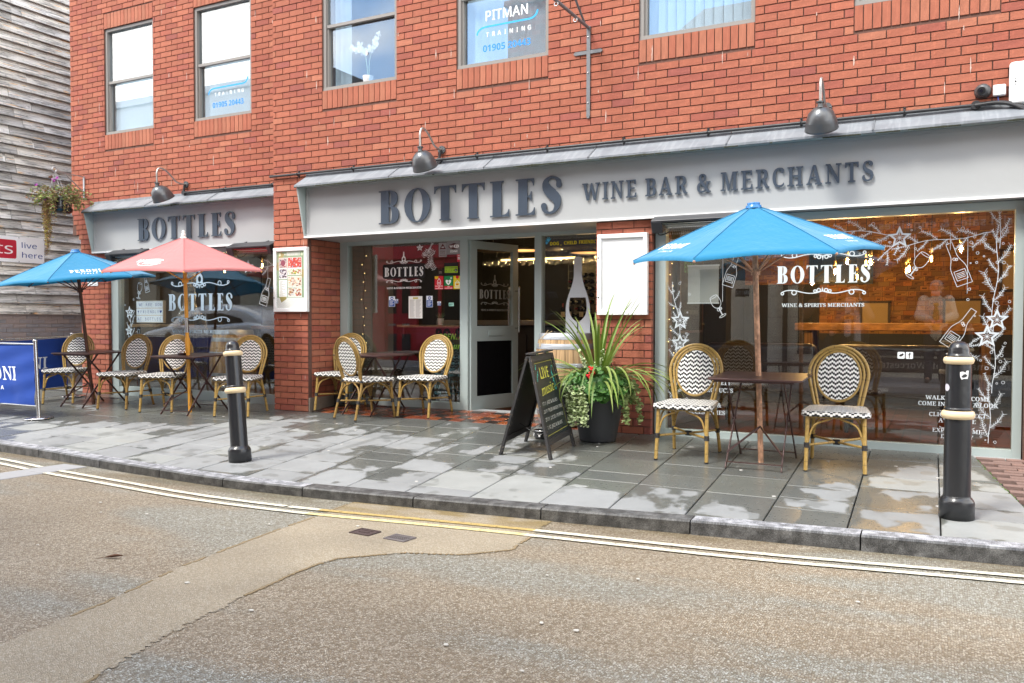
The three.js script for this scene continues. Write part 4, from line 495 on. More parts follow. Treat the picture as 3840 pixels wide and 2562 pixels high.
{
  const w = sub('shop_window', bldg), z = ZE;
  mesh('frame', join([slab(2.431, 3.2995, 2.06, 2.105, z - 0.1, z - 0.003), slab(3.3, 3.385, 0.04, 2.105, z - 0.1, z), slab(3.3855, 4.28, 2.065, 2.105, z - 0.1, z - 0.003), slab(3.3855, 4.28, 0.04, 0.14, z - 0.1, z - 0.003)]), framePaint, w);
  pane(w, 3.386, 4.279, 0.141, 2.064, z - 0.04);
  const t = ctex(512, 1024, (g, W, H) => {   // x 3.42..4.05, y 0.8..2.05
    g.clearRect(0, 0, W, H); const X = (x) => ((x - 3.42) / 0.63) * W, Y = (y) => ((2.05 - y) / 1.25) * H;
    g.fillStyle = '#c9d0d6'; const c = X(3.812), nk = X(3.857) - c, bd = X(3.957) - c; g.beginPath(); g.moveTo(c - nk, Y(1.81)); g.quadraticCurveTo(c, Y(1.83), c + nk, Y(1.81)); g.lineTo(c + nk * 1.1, Y(1.6)); g.bezierCurveTo(c + nk * 1.6, Y(1.45), c + bd, Y(1.38), c + bd, Y(1.22)); g.lineTo(c + bd, Y(0.8)); g.lineTo(c - bd, Y(0.8)); g.lineTo(c - bd, Y(1.22)); g.bezierCurveTo(c - bd, Y(1.38), c - nk * 1.6, Y(1.45), c - nk * 1.1, Y(1.6)); g.closePath(); g.fill();
    g.globalCompositeOperation = 'destination-out'; const gw = X(3.915) - c; g.beginPath(); g.moveTo(c - gw * 0.9, Y(1.37)); g.lineTo(c + gw * 0.9, Y(1.37)); g.bezierCurveTo(c + gw * 1.25, Y(1.2), c + gw * 0.8, Y(1.14), c + 6, Y(1.1)); g.lineTo(c + 6, Y(0.8)); g.lineTo(c - 6, Y(0.8)); g.lineTo(c - 6, Y(1.1)); g.bezierCurveTo(c - gw * 0.8, Y(1.14), c - gw * 1.25, Y(1.2), c - gw * 0.9, Y(1.37)); g.fill(); g.globalCompositeOperation = 'source-over';
    g.fillStyle = '#f2dc2e'; g.font = 'bold 43px sans-serif'; g.fillText('DOG', X(3.47), Y(1.955)); g.fillText(',', X(3.6), Y(1.955)); g.fillText('CHILD', X(3.64), Y(1.957)); g.fillText('FRIENDLY', X(3.82), Y(1.96), X(4.045) - X(3.82));
    g.fillStyle = '#4fb8e8'; for (const [px, py2] of [[3.43, 1.985], [3.455, 2.015]]) { g.beginPath(); g.ellipse(X(px), Y(py2), 14, 12, 0, 0, 6.3); g.fill(); for (const [dx, dy] of [[-16, -10], [-6, -20], [7, -20], [17, -9]]) { g.beginPath(); g.arc(X(px) + dx, Y(py2) + dy, 5, 0, 6.3); g.fill(); } }
    g.strokeStyle = '#141416'; g.lineWidth = 6; g.lineCap = 'round'; g.beginPath(); g.moveTo(X(3.43), Y(1.12)); g.quadraticCurveTo(X(3.48), Y(1.24), X(3.57), Y(1.17)); g.stroke(); for (let k = 0; k < 4; k++) { g.beginPath(); g.moveTo(X(3.43 + k * 0.028), Y(1.43)); g.quadraticCurveTo(X(3.46 + k * 0.028), Y(1.45), X(3.48 + k * 0.028), Y(1.37)); g.stroke(); }
  });
  sheetAt(w, 'lettering', t, 3.42, 4.05, 0.8, 2.05, z - 0.036);
  // half-open glazed door, hinged on the left and standing into the room
  const d = sub('door', bldg), ang = Math.atan2(0.81, 0.205); d.position.set(2.442, 0, ZE - 0.03); d.rotation.y = ang; doorPart = d;
  const L = 0.84, y0 = 0.045, y1 = 2.055, q = 0.022, A = (a, b, c, e) => slab(a, b, c, e, -q, q);
  mesh('frame', join([A(0, 0.1, y0, y1), A(L - 0.1, L, y0, y1), A(0.1, L - 0.1, y1 - 0.09, y1), A(0.1, L - 0.1, y0, y0 + 0.17), A(0.1, L - 0.1, 0.87, 1.05)]), framePaint, d);
  mesh('pane', slab(0.1005, L - 0.1005, 1.0505, y1 - 0.0905, -0.003, 0.003), shopGlass, d); mesh('lower_panel', slab(0.1005, L - 0.1005, y0 + 0.1705, 0.8695, -0.003, 0.003), plain(0.006, 0.006, 0.007, 0.06), d);
  mesh('letter_plate', join([rbox(0.26, 0.075, 0.012, 0.004, 0.42, 0.965, q + 0.007), box(0.22, 0.045, 0.006, 0.42, 0.962, q + 0.015)]), framePaint, d);
  for (const s of [1, -1]) mesh('handle', join([tube([[L - 0.05, 0.98, s * (q + 0.06)], [L - 0.05, 1.52, s * (q + 0.06)]], 0.016, 2, 14), cyl(0.011, 0.011, 0.06, L - 0.05, 1.02, s * (q + 0.03), 10, Math.PI / 2), cyl(0.011, 0.011, 0.06, L - 0.05, 1.48, s * (q + 0.03), 10, Math.PI / 2), ball(0.016, L - 0.05, 0.98, s * (q + 0.06), 10), ball(0.016, L - 0.05, 1.52, s * (q + 0.06), 10)]), steel, d);
  mesh('lettering', quad(0.62, 0.5).translate(0.43, 1.42, 0.0045), vinyl(logoDoor), d);
}
// right-hand big window with the painted winter garland
{
  const w = sub('shop_window', bldg), z = -0.1;
  mesh('frame', join([slab(4.862, 4.965, -0.05, 2.1, z - 0.1, z), slab(7.885, 7.95, -0.05, 2.1, z - 0.1, z), slab(4.9655, 7.8845, 2.03, 2.1, z - 0.1, z - 0.003), slab(4.9655, 7.8845, -0.05, 0.058, z - 0.1, z - 0.003)]), framePaint, w);
  pane(w, 4.966, 7.884, 0.059, 2.029, z - 0.05);
  sheetAt(w, 'lettering', logoWhite, 5.95, 6.86, 1.155, 1.89, z - 0.046);
  const big = ctex(1536, 2048, (g, W, H) => {       // x 6.45..7.885, y 0.05..2.03
    g.clearRect(0, 0, W, H); g.fillStyle = g.strokeStyle = '#bcc4ca'; g.lineCap = 'round'; const X = (x) => ((x - 6.45) / 1.435) * W, Y = (y) => ((2.03 - y) / 1.98) * H;
    spray(g, X(7.72), Y(0.1), -1.55, 4, 150, 1); spray(g, X(7.74), Y(0.52), -1.55, 6, 150, -1); spray(g, X(7.73), Y(1.14), -1.53, 6, 160, 1); spray(g, X(7.78), Y(1.72), -1.5, 2, 150, 1); spray(g, X(7.74), Y(1.86), 3.02, 7, 150, 1); spray(g, X(7.0), Y(1.86), 3.25, 5, 145, -1); spray(g, X(7.05), Y(1.84), 2.3, 2, 120, 1); spray(g, X(7.4), Y(0.84), -0.3, 2, 130, 1);
    starry(g, X(7.03), Y(1.84), 105); starry(g, X(7.77), Y(1.13), 95); starry(g, X(7.7), Y(0.99), 105);
    g.lineWidth = 3; for (const [x, a, b] of [[7.15, 1.86, 1.66], [7.42, 1.86, 1.72], [7.55, 1.84, 1.35]]) { g.beginPath(); g.moveTo(X(x), Y(a)); g.lineTo(X(x), Y(b)); g.stroke(); }
    glassOutline(g, X(7.17), Y(1.59), 240, 0.6); bottleOutline(g, X(7.47), Y(1.6), 380, -0.35); bottleOutline(g, X(7.5), Y(1.06), 380, 0.6);
    const dr = rng(31); dots(g, [...Array(46)].map(() => [X(7.55 + 0.32 * dr()), Y(0.1 + 1.8 * dr()), 5 + 8 * dr()])); dots(g, [...Array(22)].map(() => [X(6.6 + 1.1 * dr()), Y(1.7 + 0.3 * dr()), 5 + 8 * dr()]));
    g.font = 'bold 50px serif'; g.textAlign = 'center'; const T = (s, x, y, m) => g.fillText(s, X(x), Y(y), m); T('WALK IN WELCOME', 7.49, 0.447); T('COME IN & HAVE A LOOK', 7.49, 0.395, 640); T('CLICK & COLLECT', 7.49, 0.305); T('AVAILABLE', 7.49, 0.255); T('EXPRESS HOME', 7.49, 0.17); T('DELIVERY', 7.49, 0.12);
    g.lineWidth = 4; for (const y of [0.35, 0.215]) for (const s of [-1, 1]) { g.beginPath(); g.moveTo(X(7.49), Y(y)); g.bezierCurveTo(X(7.49 + s * 0.06), Y(y + 0.03), X(7.49 + s * 0.09), Y(y - 0.03), X(7.49 + s * 0.13), Y(y + 0.006)); g.stroke(); }
    g.font = '24px sans-serif'; const dim = g.fillStyle; g.fillStyle = '#a9b2b6'; ['Specialist wine and gift', 'merchants working with', 'local growers and makers', 'across the county'].forEach((s, i) => g.fillText('', X(7.1), Y(1.3 - i * 0.03))); g.fillStyle = dim;
    g.save(); g.fillStyle = '#dfe6ea'; for (const [x, c] of [[7.055, 't'], [7.12, 'f']]) { g.beginPath(); g.roundRect(X(x) - 30, Y(0.82) - 30, 60, 60, 8); g.fill(); g.globalCompositeOperation = 'destination-out'; if (c === 'f') { g.font = 'bold 62px sans-serif'; g.fillText('f', X(x), Y(0.82) + 24); } else { g.beginPath(); g.ellipse(X(x), Y(0.82), 17, 11, -0.4, 0, 6.3); g.fill(); g.beginPath(); g.arc(X(x) + 13, Y(0.82) - 9, 9, 0, 6.3); g.fill(); } g.globalCompositeOperation = 'source-over'; } g.restore();
  });
  sheetAt(w, 'frost_drawing', big, 6.45, 7.885, 0.05, 2.03, z - 0.047);
  const lf = ctex(1024, 1536, (g, W, H) => {        // x 4.97..6.0, y 0.1..1.75
    g.clearRect(0, 0, W, H); g.fillStyle = g.strokeStyle = '#bcc4ca'; g.lineCap = 'round'; const X = (x) => ((x - 4.97) / 1.03) * W, Y = (y) => ((1.75 - y) / 1.65) * H;
    spray(g, X(5.1), Y(1.08), -1.75, 4, 115, 1); spray(g, X(5.1), Y(0.78), -1.5, 3, 120, 1); spray(g, X(5.08), Y(0.3), -1.6, 5, 115, -1); spray(g, X(5.05), Y(0.12), -1.6, 2, 115, -1); starry(g, X(5.1), Y(1.12), 95); starry(g, X(5.1), Y(0.9), 88);
    bottleOutline(g, X(5.6), Y(1.6), 300, 0.3); glassOutline(g, X(5.47), Y(1.25), 200, -0.5); g.lineWidth = 3; g.beginPath(); g.moveTo(X(5.51), Y(1.75)); g.lineTo(X(5.51), Y(1.3)); g.stroke(); const dr = rng(32); dots(g, [...Array(26)].map(() => [X(4.99 + 0.22 * dr()), Y(0.2 + 1.3 * dr()), 5 + 7 * dr()]));
    g.font = 'bold 52px serif'; g.textAlign = 'center'; ['BESPOKE', 'GIFT PACKS', '&', 'SPECIALIST DELI', 'GIFTS & PRODUCTS', '', 'GLASSES &', 'ACCESSORIES'].forEach((s, i) => g.fillText(s, X(5.36), Y(0.72 - i * 0.072)));
  });
  sheetAt(w, 'frost_drawing', lf, 4.97, 6.0, 0.1, 1.75, z - 0.047);
  mesh('stone_sill', slab(4.865, 7.95, -0.06, -0.005, -0.26, 0.0), plain(0.3, 0.3, 0.3, 0.7), w);
}
// quarry tiles running up to the door
{
  const q = struct('entrance_tiles'), tm = [[0.3, 0.075, 0.03], [0.05, 0.035, 0.03], [0.24, 0.06, 0.03], [0.07, 0.045, 0.035], [0.36, 0.1, 0.035]].map((c) => std({ color: lin(...c), roughness: 0.22, map: mottle, bumpMap: softB, bumpScale: 0.002 })); const ty = (z) => 0.002 + 0.055 * clamp((-z - 0.03) / 0.57);
  const tg = rbox(0.147, 0.03, 0.147, 0.004); const rs = rng(14);
  for (let i = 0; i < 25; i++) for (let k = 0; k < 4; k++) { const x = 0.63 + i * 0.151, z = -0.11 - k * 0.151; if (x > 4.25) continue; const m = mesh('tile', tg, tm[(i + k) % 2 ? [0, 2, 4][Math.floor(rs() * 3)] : rs() < 0.8 ? [1, 3][Math.floor(rs() * 2)] : 2], q); m.position.set(x, ty(z) - 0.015 + rr(-0.001, 0.001), z); m.rotation.x = 0.09; }
  mesh('screed', new THREE.BoxGeometry(3.72, 0.02, 0.66).rotateX(0.09).translate(2.415, -0.004, -0.33), plain(0.09, 0.08, 0.07, 0.9), q);
  mesh('threshold', slab(2.43, 3.3, 0.02, 0.058, ZE - 0.2, ZE + 0.02), plain(0.32, 0.34, 0.35, 0.5), q);
}
// ---------- rooms behind the glass ----------
const bulbGlow = std({ color: lin(1, 0.7, 0.3), emissive: lin(1, 0.62, 0.22), emissiveIntensity: 9, roughness: 0.4 });
const bulbGlass = phy({ color: lin(1, 0.92, 0.78), transmission: 1, thickness: 0, roughness: 0.02, ior: 1.35 });
const brass = std({ color: lin(0.5, 0.36, 0.16), metalness: 1, roughness: 0.35 });
const oak = (() => { const m = dtex(256, 256, (i, j) => { const n = fbm(i / 6, j / 80, 301, 4), k = fbm(i / 30, j / 120, 305, 3); const v = 0.75 + 0.4 * (n - 0.5) + 0.3 * (k - 0.5); return [v, v * 0.96, v * 0.9]; }, true); return (r, g, b, ro = 0.5) => std({ color: lin(r, g, b), map: m, roughness: ro, bumpMap: softB, bumpScale: 0.002 }); })();
{
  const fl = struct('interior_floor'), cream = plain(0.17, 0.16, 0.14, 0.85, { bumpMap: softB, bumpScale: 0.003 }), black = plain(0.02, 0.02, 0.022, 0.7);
  const tl = dtex(256, 256, (i, j) => { const a = Math.floor(i / 32), b = Math.floor(j / 32), e = Math.min(i % 32, 31 - (i % 32), j % 32, 31 - (j % 32)); const v = 0.8 + 0.4 * h2(a, b, 3); return e < 1 ? [0.12, 0.1, 0.09] : [0.36 * v, 0.17 * v, 0.1 * v]; }, true);
  const fm = std({ map: tl, roughness: 0.35 }); const F = (g) => { const u = g.attributes.uv, p = g.attributes.position; for (let i = 0; i < u.count; i++) u.setXY(i, p.getX(i) / 1.2, p.getZ(i) / 1.2); return g; };
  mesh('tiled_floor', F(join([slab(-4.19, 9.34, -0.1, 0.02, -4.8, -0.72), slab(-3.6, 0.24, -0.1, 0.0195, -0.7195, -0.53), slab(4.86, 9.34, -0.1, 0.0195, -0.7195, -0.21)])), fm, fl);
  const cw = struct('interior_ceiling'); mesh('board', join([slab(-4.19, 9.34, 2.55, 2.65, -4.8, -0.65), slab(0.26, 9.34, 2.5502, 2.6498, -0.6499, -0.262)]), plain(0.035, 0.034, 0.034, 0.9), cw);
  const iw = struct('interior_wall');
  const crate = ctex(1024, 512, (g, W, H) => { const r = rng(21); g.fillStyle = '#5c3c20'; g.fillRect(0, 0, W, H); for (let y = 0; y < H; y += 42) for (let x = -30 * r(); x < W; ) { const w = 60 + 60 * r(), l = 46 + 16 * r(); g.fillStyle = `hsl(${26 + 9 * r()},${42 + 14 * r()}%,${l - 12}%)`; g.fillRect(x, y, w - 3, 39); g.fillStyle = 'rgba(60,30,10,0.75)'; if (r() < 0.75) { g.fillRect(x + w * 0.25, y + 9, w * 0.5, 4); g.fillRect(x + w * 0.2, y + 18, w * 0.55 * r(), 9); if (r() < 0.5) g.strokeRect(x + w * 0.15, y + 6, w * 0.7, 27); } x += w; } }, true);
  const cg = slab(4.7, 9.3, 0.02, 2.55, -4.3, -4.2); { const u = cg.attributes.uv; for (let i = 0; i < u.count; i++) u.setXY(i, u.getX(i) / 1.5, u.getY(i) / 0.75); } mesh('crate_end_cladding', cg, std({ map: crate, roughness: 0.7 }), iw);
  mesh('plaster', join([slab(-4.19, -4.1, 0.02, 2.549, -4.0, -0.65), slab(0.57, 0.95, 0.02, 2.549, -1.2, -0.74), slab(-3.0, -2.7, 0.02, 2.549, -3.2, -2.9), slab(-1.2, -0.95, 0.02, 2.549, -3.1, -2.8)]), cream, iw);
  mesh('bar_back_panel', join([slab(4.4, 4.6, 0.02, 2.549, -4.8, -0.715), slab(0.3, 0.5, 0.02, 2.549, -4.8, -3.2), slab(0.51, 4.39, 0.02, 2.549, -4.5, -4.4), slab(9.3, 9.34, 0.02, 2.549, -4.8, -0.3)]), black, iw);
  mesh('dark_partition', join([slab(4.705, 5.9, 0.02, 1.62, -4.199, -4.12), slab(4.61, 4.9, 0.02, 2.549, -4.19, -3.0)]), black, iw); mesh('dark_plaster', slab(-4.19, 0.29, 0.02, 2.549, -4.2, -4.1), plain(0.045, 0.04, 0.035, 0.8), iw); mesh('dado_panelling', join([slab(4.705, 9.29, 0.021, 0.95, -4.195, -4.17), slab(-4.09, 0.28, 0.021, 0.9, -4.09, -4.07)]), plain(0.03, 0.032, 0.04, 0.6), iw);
}
function pendant(p, power, label, top = 2.545) {
  const t = thing('pendant_bulb', label, 'pendant lamp', p, 0, 'bare filament bulbs hanging in the bar');
  mesh('filament', new THREE.CapsuleGeometry(0.011, 0.045, 3, 8), bulbGlow, t); mesh('glass_envelope', lathe([[0.012, 0.062], [0.02, 0.045], [0.034, 0.01], [0.036, -0.014], [0.026, -0.042], [0.001, -0.05]], 16), bulbGlass, t); mesh('holder', lathe([[0.001, 0.12], [0.017, 0.118], [0.018, 0.062], [0.001, 0.06]], 12), brass, t); mesh('flex', rod([0, 0.12, 0], [0, top - p[1], 0], 0.003), blackPlastic, t);
  if (power) { const l = new THREE.PointLight(new THREE.Color(1, 0.62, 0.25), power, 0, 2); l.castShadow = true; l.shadow.radius = 1.2; l.name = 'bulb_light'; t.add(l); }
  return t;
}
// positions found along the sight lines of the photograph
const bl = 'bare glowing filament bulb hanging inside ';
[[[6.33, 1.66, -1.9], 0.8, 'above the first letter of the window lettering'], [[6.5, 1.63, -2.6], 0, 'behind the window lettering, lowest of its row'], [[6.48, 1.75, -1.6], 0.8, 'close under the front corner of the blue parasol'], [[6.62, 1.76, -2.2], 0, 'between two others over the window lettering'], [[6.72, 1.72, -1.4], 0.8, 'over the middle of the window lettering'], [[7.02, 1.68, -2.4], 0, 'left one of the pair beside the star'], [[7.06, 1.67, -1.9], 0.8, 'right one of the pair beside the star'], [[7.27, 1.76, -1.8], 0, 'between the painted glass and the painted bottle'], [[7.53, 1.83, -1.5], 0.95, 'largest one, beside the painted bottle'], [[5.93, 1.6, -3.2], 0.6, 'seen at the pole of the blue parasol']].forEach(([p, w, s]) => pendant(p, w, bl + s));
[[[-2.2, 1.86, -1.3], 0.16, 'beside the wire bottle, under the red parasol'], [[-1.35, 1.9, -1.2], 0.16, 'under the middle of the red parasol rim'], [[-0.22, 1.84, -0.95], 0.8, 'beside the menu case in the left window']].forEach(([p, w, s]) => pendant(p, w, bl + s));
{ // room with the big window
  const tv = thing('television', 'black flat television on the crate-clad wall behind the window lettering', 'television', [6.17, 1.85, -4.16]); mesh('screen', rbox(0.76, 0.42, 0.03, 0.006, 0, 0, 0.01), plain(0.006, 0.006, 0.008, 0.3), tv); mesh('bezel', join([box(0.8, 0.02, 0.04, 0, 0.22, 0.01), box(0.8, 0.03, 0.04, 0, -0.225, 0.01), box(0.02, 0.42, 0.04, 0.39, 0, 0.01), box(0.02, 0.42, 0.04, -0.39, 0, 0.01)]), blackPlastic, tv);
  const t = thing('bar_table', 'long high wooden table inside behind the big window lettering', 'table', [6.9, 0.02, -2.6]); mesh('tabletop', rbox(2.1, 0.09, 0.55, 0.01, 0, 1.03, 0), oak(0.42, 0.22, 0.08, 0.35), t); for (const [x, z] of [[-0.9, -0.2], [0.9, -0.2], [-0.9, 0.2], [0.9, 0.2]]) mesh('leg', box(0.09, 0.985, 0.09, x, 0.4925, z), oak(0.3, 0.17, 0.08), t);
  const lea = plain(0.035, 0.02, 0.016, 0.35, { bumpMap: softB, bumpScale: 0.01 });
  const sofa = (x, label) => { const s = thing('leather_sofa', label, 'sofa', [x, 0.02, -0.95], 0, undefined); mesh('seat', rbox(1.05, 0.22, 0.55, 0.05, 0, 0.36, -0.3), lea, s); mesh('backrest', rbox(1.1, 0.5, 0.16, 0.06, 0, 0.62, 0.05, -0.08), lea, s); for (const q of [-1, 1]) mesh('armrest', rbox(0.14, 0.34, 0.6, 0.05, q * 0.56, 0.48, -0.28), lea, s); for (const [a, b] of [[-0.45, 0], [0.45, 0], [-0.45, -0.5], [0.45, -0.5]]) mesh('foot', cyl(0.02, 0.025, 0.25, a, 0.125, b, 8), blackPlastic, s); };
  sofa(5.72, 'dark brown leather sofa inside, behind the parasol pole'); sofa(7.0, 'dark brown leather sofa inside, behind the right wicker chair');
  const bd = thing('chalk_board', 'black EVENTS chalk board on the wall inside the big window, left of the parasol pole', 'chalkboard', [4.63, 1.45, -2.2], Math.PI / 2); mesh('board', box(1.0, 0.9, 0.03, 0, 0, 0.02), std({ map: ctex(256, 256, (g) => { g.fillStyle = '#0c0c0d'; g.fillRect(0, 0, 256, 256); g.fillStyle = '#3f7a3c'; g.font = 'bold 50px sans-serif'; g.textAlign = 'center'; g.fillText('EVENTS', 128, 60); g.fillStyle = '#6b6b66'; g.font = '20px sans-serif'; ['CHRISTMAS PARTY', 'NOUVEAU', 'CHRISTMAS MORE'].forEach((s, i) => g.fillText(s, 128, 110 + i * 45)); }), roughness: 0.8 }), bd); mesh('frame', join([box(1.06, 0.03, 0.04, 0, 0.465, 0.022), box(1.06, 0.03, 0.04, 0, -0.465, 0.022), box(0.03, 0.9, 0.04, 0.515, 0, 0.022), box(0.03, 0.9, 0.04, -0.515, 0, 0.022)]), oak(0.1, 0.05, 0.03), bd);
  const po = thing('window_poster', 'pale back of a poster hanging inside the big window, under the heater', 'poster', [5.31, 1.47, -0.2]); mesh('sheet', box(0.3, 0.36, 0.002), plain(0.35, 0.35, 0.34, 0.8), po); mesh('clip_rail', join([box(0.31, 0.012, 0.008, 0, 0.182, 0), box(0.31, 0.012, 0.008, 0, -0.182, 0)]), plain(0.5, 0.52, 0.54, 0.4), po);
  for (const [x, y, w, h, z, l] of [[6.6, 1.22, 0.34, 0.3, -4.16, 'left one of two framed prints on the crate-clad wall'], [7.62, 1.22, 0.42, 0.34, -4.16, 'right one of two framed prints on the crate-clad wall'], [8.2, 1.75, 0.34, 0.5, -4.16, 'tall framed print lit yellow at the end of the crate wall']]) { const f = thing('framed_print', l, 'picture', [x, y, z]); mesh('frame', join([box(w + 0.05, 0.03, 0.03, 0, h / 2, 0), box(w + 0.05, 0.03, 0.03, 0, -h / 2, 0), box(0.03, h, 0.03, w / 2, 0, 0), box(0.03, h, 0.03, -w / 2, 0, 0)]), oak(0.1, 0.05, 0.02), f); mesh('print', box(w - 0.03, h - 0.03, 0.01), plain(0.5, 0.34, 0.16, 0.7), f); }
}
{ // bar seen through the door
  const c = thing('bar_counter', 'black fronted bar counter with grey top behind the open door', 'bar counter', [3.0, 0.02, -2.9]); mesh('front', slab(-2.2, 1.35, 0, 1.03, -0.3, 0.25), plain(0.014, 0.014, 0.016, 0.5), c); mesh('top', rbox(3.65, 0.07, 0.68, 0.01, -0.42, 1.065, 0), plain(0.22, 0.22, 0.23, 0.3), c); for (let k = 0; k < 5; k++) mesh('panel', box(0.6, 0.8, 0.014, -1.8 + 0.7 * k, 0.5, 0.258), plain(0.018, 0.018, 0.02, 0.45), c);
  const r = thing('wine_rack', 'black wire wine rack full of bottles behind the bar', 'wine rack', [2.2, 1.15, -4.3]); const wires = []; for (let i = 0; i <= 20; i++) wires.push(box(0.005, 0.85, 0.005, i * 0.11, 0.42, 0.18)); for (let j = 0; j <= 8; j++) wires.push(box(2.2, 0.005, 0.005, 1.1, j * 0.105, 0.183)); mesh('grid', join(wires), plain(0.1, 0.1, 0.1, 0.4, { metalness: 0.8 }), r); mesh('shelf', box(2.3, 0.03, 0.22, 1.1, -0.03, 0.1), oak(0.14, 0.08, 0.05), r); mesh('back_mirror', box(2.2, 0.85, 0.01, 1.1, 0.42, -0.05), plain(0.16, 0.14, 0.1, 0.3), r);
  const foil = [plain(0.2, 0.01, 0.015, 0.3), plain(0.5, 0.5, 0.48, 0.35), plain(0.01, 0.01, 0.012, 0.3)], glassB = plain(0.008, 0.01, 0.008, 0.08);
  const prof = lathe([[0.001, 0], [0.036, 0.002], [0.037, 0.19], [0.03, 0.215], [0.015, 0.235], [0.0145, 0.27]], 14), cap = lathe([[0.0155, 0.235], [0.0155, 0.3], [0.001, 0.301]], 12), lab = lathe([[0.0378, 0.06], [0.0378, 0.15]], 14);
  const rb = rng(44); const protos = foil.map((f) => { const g = new THREE.Group(); g.name = 'wine_bottle'; mesh('glass', prof, glassB, g); mesh('foil_cap', cap, f, g); mesh('label', lab, plain(0.55, 0.5, 0.42, 0.7), g); return g; });
  for (let i = 0; i < 19; i++) for (let j = 0; j < 7; j++) { if (rb() < 0.35) continue; const k = Math.floor(rb() * 3), b = protos[k].clone(); b.name = numbered('wine_bottle'); tag(b, `wine bottle with ${['red', 'pale', 'black'][k]} foil, row ${nth(6 - j)} from the top, ${nth(i)} across in the bar rack`, 'bottle', 'wine bottles lying in the bar rack'); b.position.set(2.255 + i * 0.11, 1.195 + j * 0.105, -4.32); b.rotation.x = Math.PI / 2; scene.add(b); }
  for (let i = 0; i < 9; i++) { const b = protos[i % 3].clone(); b.name = numbered('wine_bottle'); tag(b, `${nth(i)} from the left of the wine bottles standing on the bar counter`, 'bottle', 'bottles standing on the bar counter'); b.position.set(2.6 + i * 0.14, 1.12, -3.0 + 0.1 * (i % 2)); b.scale.setScalar(0.8); scene.add(b); }
  // glasses hanging upside down from a rail
  const gr = thing('glass_rail', 'rail for hanging stem glasses above the bar counter', 'rail', [2.9, 2.12, -2.75]); mesh('slats', join([...Array(5)].map((_, i) => box(3.0, 0.02, 0.02, 0, 0, i * 0.09 - 0.18))), oak(0.12, 0.07, 0.04), gr); mesh('hanger', join([-1.3, 0, 1.3].map((x) => box(0.02, 0.44, 0.02, x, 0.23, 0))), blackPlastic, gr);
  const wg = phy({ color: lin(0.97, 0.97, 0.95), transmission: 1, thickness: 0, roughness: 0, ior: 1.6 }), gl = lathe([[0.032, 0], [0.004, -0.006], [0.004, -0.09], [0.03, -0.11], [0.042, -0.15], [0.034, -0.21]], 14); const gp = new THREE.Group(); mesh('bowl', gl, wg, gp);
  for (let i = 0; i < 26; i++) for (let k = 0; k < 2; k++) { const b = gp.clone(); b.name = numbered('hanging_glass'); tag(b, `stem glass hanging above the bar, ${k ? 'front' : 'back'} row, ${nth(i)} from the left`, 'glass', 'stem glasses hanging above the bar'); b.position.set(1.5 + i * 0.108, 2.11, -2.84 + k * 0.18); scene.add(b); }
  const bt = (x, l) => { const s = thing('bar_lamp', l, 'lamp', [x, 2.02, -3.2]); mesh('lamp_tube', rod([-0.6, 0, 0], [0.6, 0, 0], 0.014), std({ color: lin(1, 0.8, 0.45), emissive: lin(1, 0.66, 0.24), emissiveIntensity: 3 }), s); mesh('housing', box(1.24, 0.03, 0.05, 0, 0.035, 0), blackPlastic, s); mesh('hanger', rod([0, 0.04, 0], [0, 0.525, 0], 0.006), blackPlastic, s); for (const q of [-0.35, 0.35]) { const L = new THREE.PointLight(new THREE.Color(1, 0.66, 0.28), 0.2, 0, 2); L.position.set(q, -0.03, 0.02); L.castShadow = true; s.add(L); } };
  bt(2.1, 'warm tube lamp behind the hanging glasses, left one'); bt(3.6, 'warm tube lamp behind the hanging glasses, right one');
  const shade = (p, l) => { const s = thing('disc_pendant', l, 'pendant lamp', p); mesh('shade', lathe([[0.01, 0.06], [0.26, 0.012], [0.265, 0], [0.25, 0.002], [0.01, 0.05]], 28), blackPlastic, s); mesh('lamp_diffuser', new THREE.CircleGeometry(0.24, 28).rotateX(Math.PI / 2).translate(0, 0.004, 0), std({ color: lin(0.8, 0.5, 0.25), emissive: lin(1, 0.5, 0.18), emissiveIntensity: 0.3 }), s); mesh('flex', rod([0, 0.05, 0], [0, 2.545 - p[1], 0], 0.004), blackPlastic, s); const L = new THREE.PointLight(new THREE.Color(1, 0.62, 0.28), 0.14, 0, 2); L.position.set(0, -0.05, 0); L.shadow.radius = 8; L.castShadow = true; s.add(L); };
  shade([2.5, 2.03, -1.95], 'wide flat orange-lit pendant lamp over the open door'); shade([3.37, 1.98, -2.1], 'wide flat orange-lit pendant lamp behind the side window');
  const br = plain(0.62, 0.5, 0.3, 0.6); const ls = thing('string_lights', 'string of small warm fairy lights down the left side of the entrance window', 'fairy lights', [0, 0, 0]); const pts = [...Array(13)].map((_, i) => [0.86 + 0.015 * Math.sin(i * 1.9), 2.04 - i * 0.11, -0.69 + 0.004 * Math.cos(i * 2)]); mesh('wire', tube(pts, 0.003, 60, 5), blackPlastic, ls); for (let i = 1; i < 13; i++) mesh('light', ball(0.0055, pts[i][0] + (i % 2 ? 0.022 : -0.02), pts[i][1], pts[i][2], 8), std({ color: lin(1, 0.8, 0.4), emissive: lin(1, 0.68, 0.25), emissiveIntensity: 1.3 }), ls);
  const l2 = ls.clone(); l2.name = numbered('string_lights'); tag(l2, 'string of small fairy lights down the left edge of the big window', 'fairy lights'); l2.position.set(4.13, -0.03, 0.5); scene.add(l2);
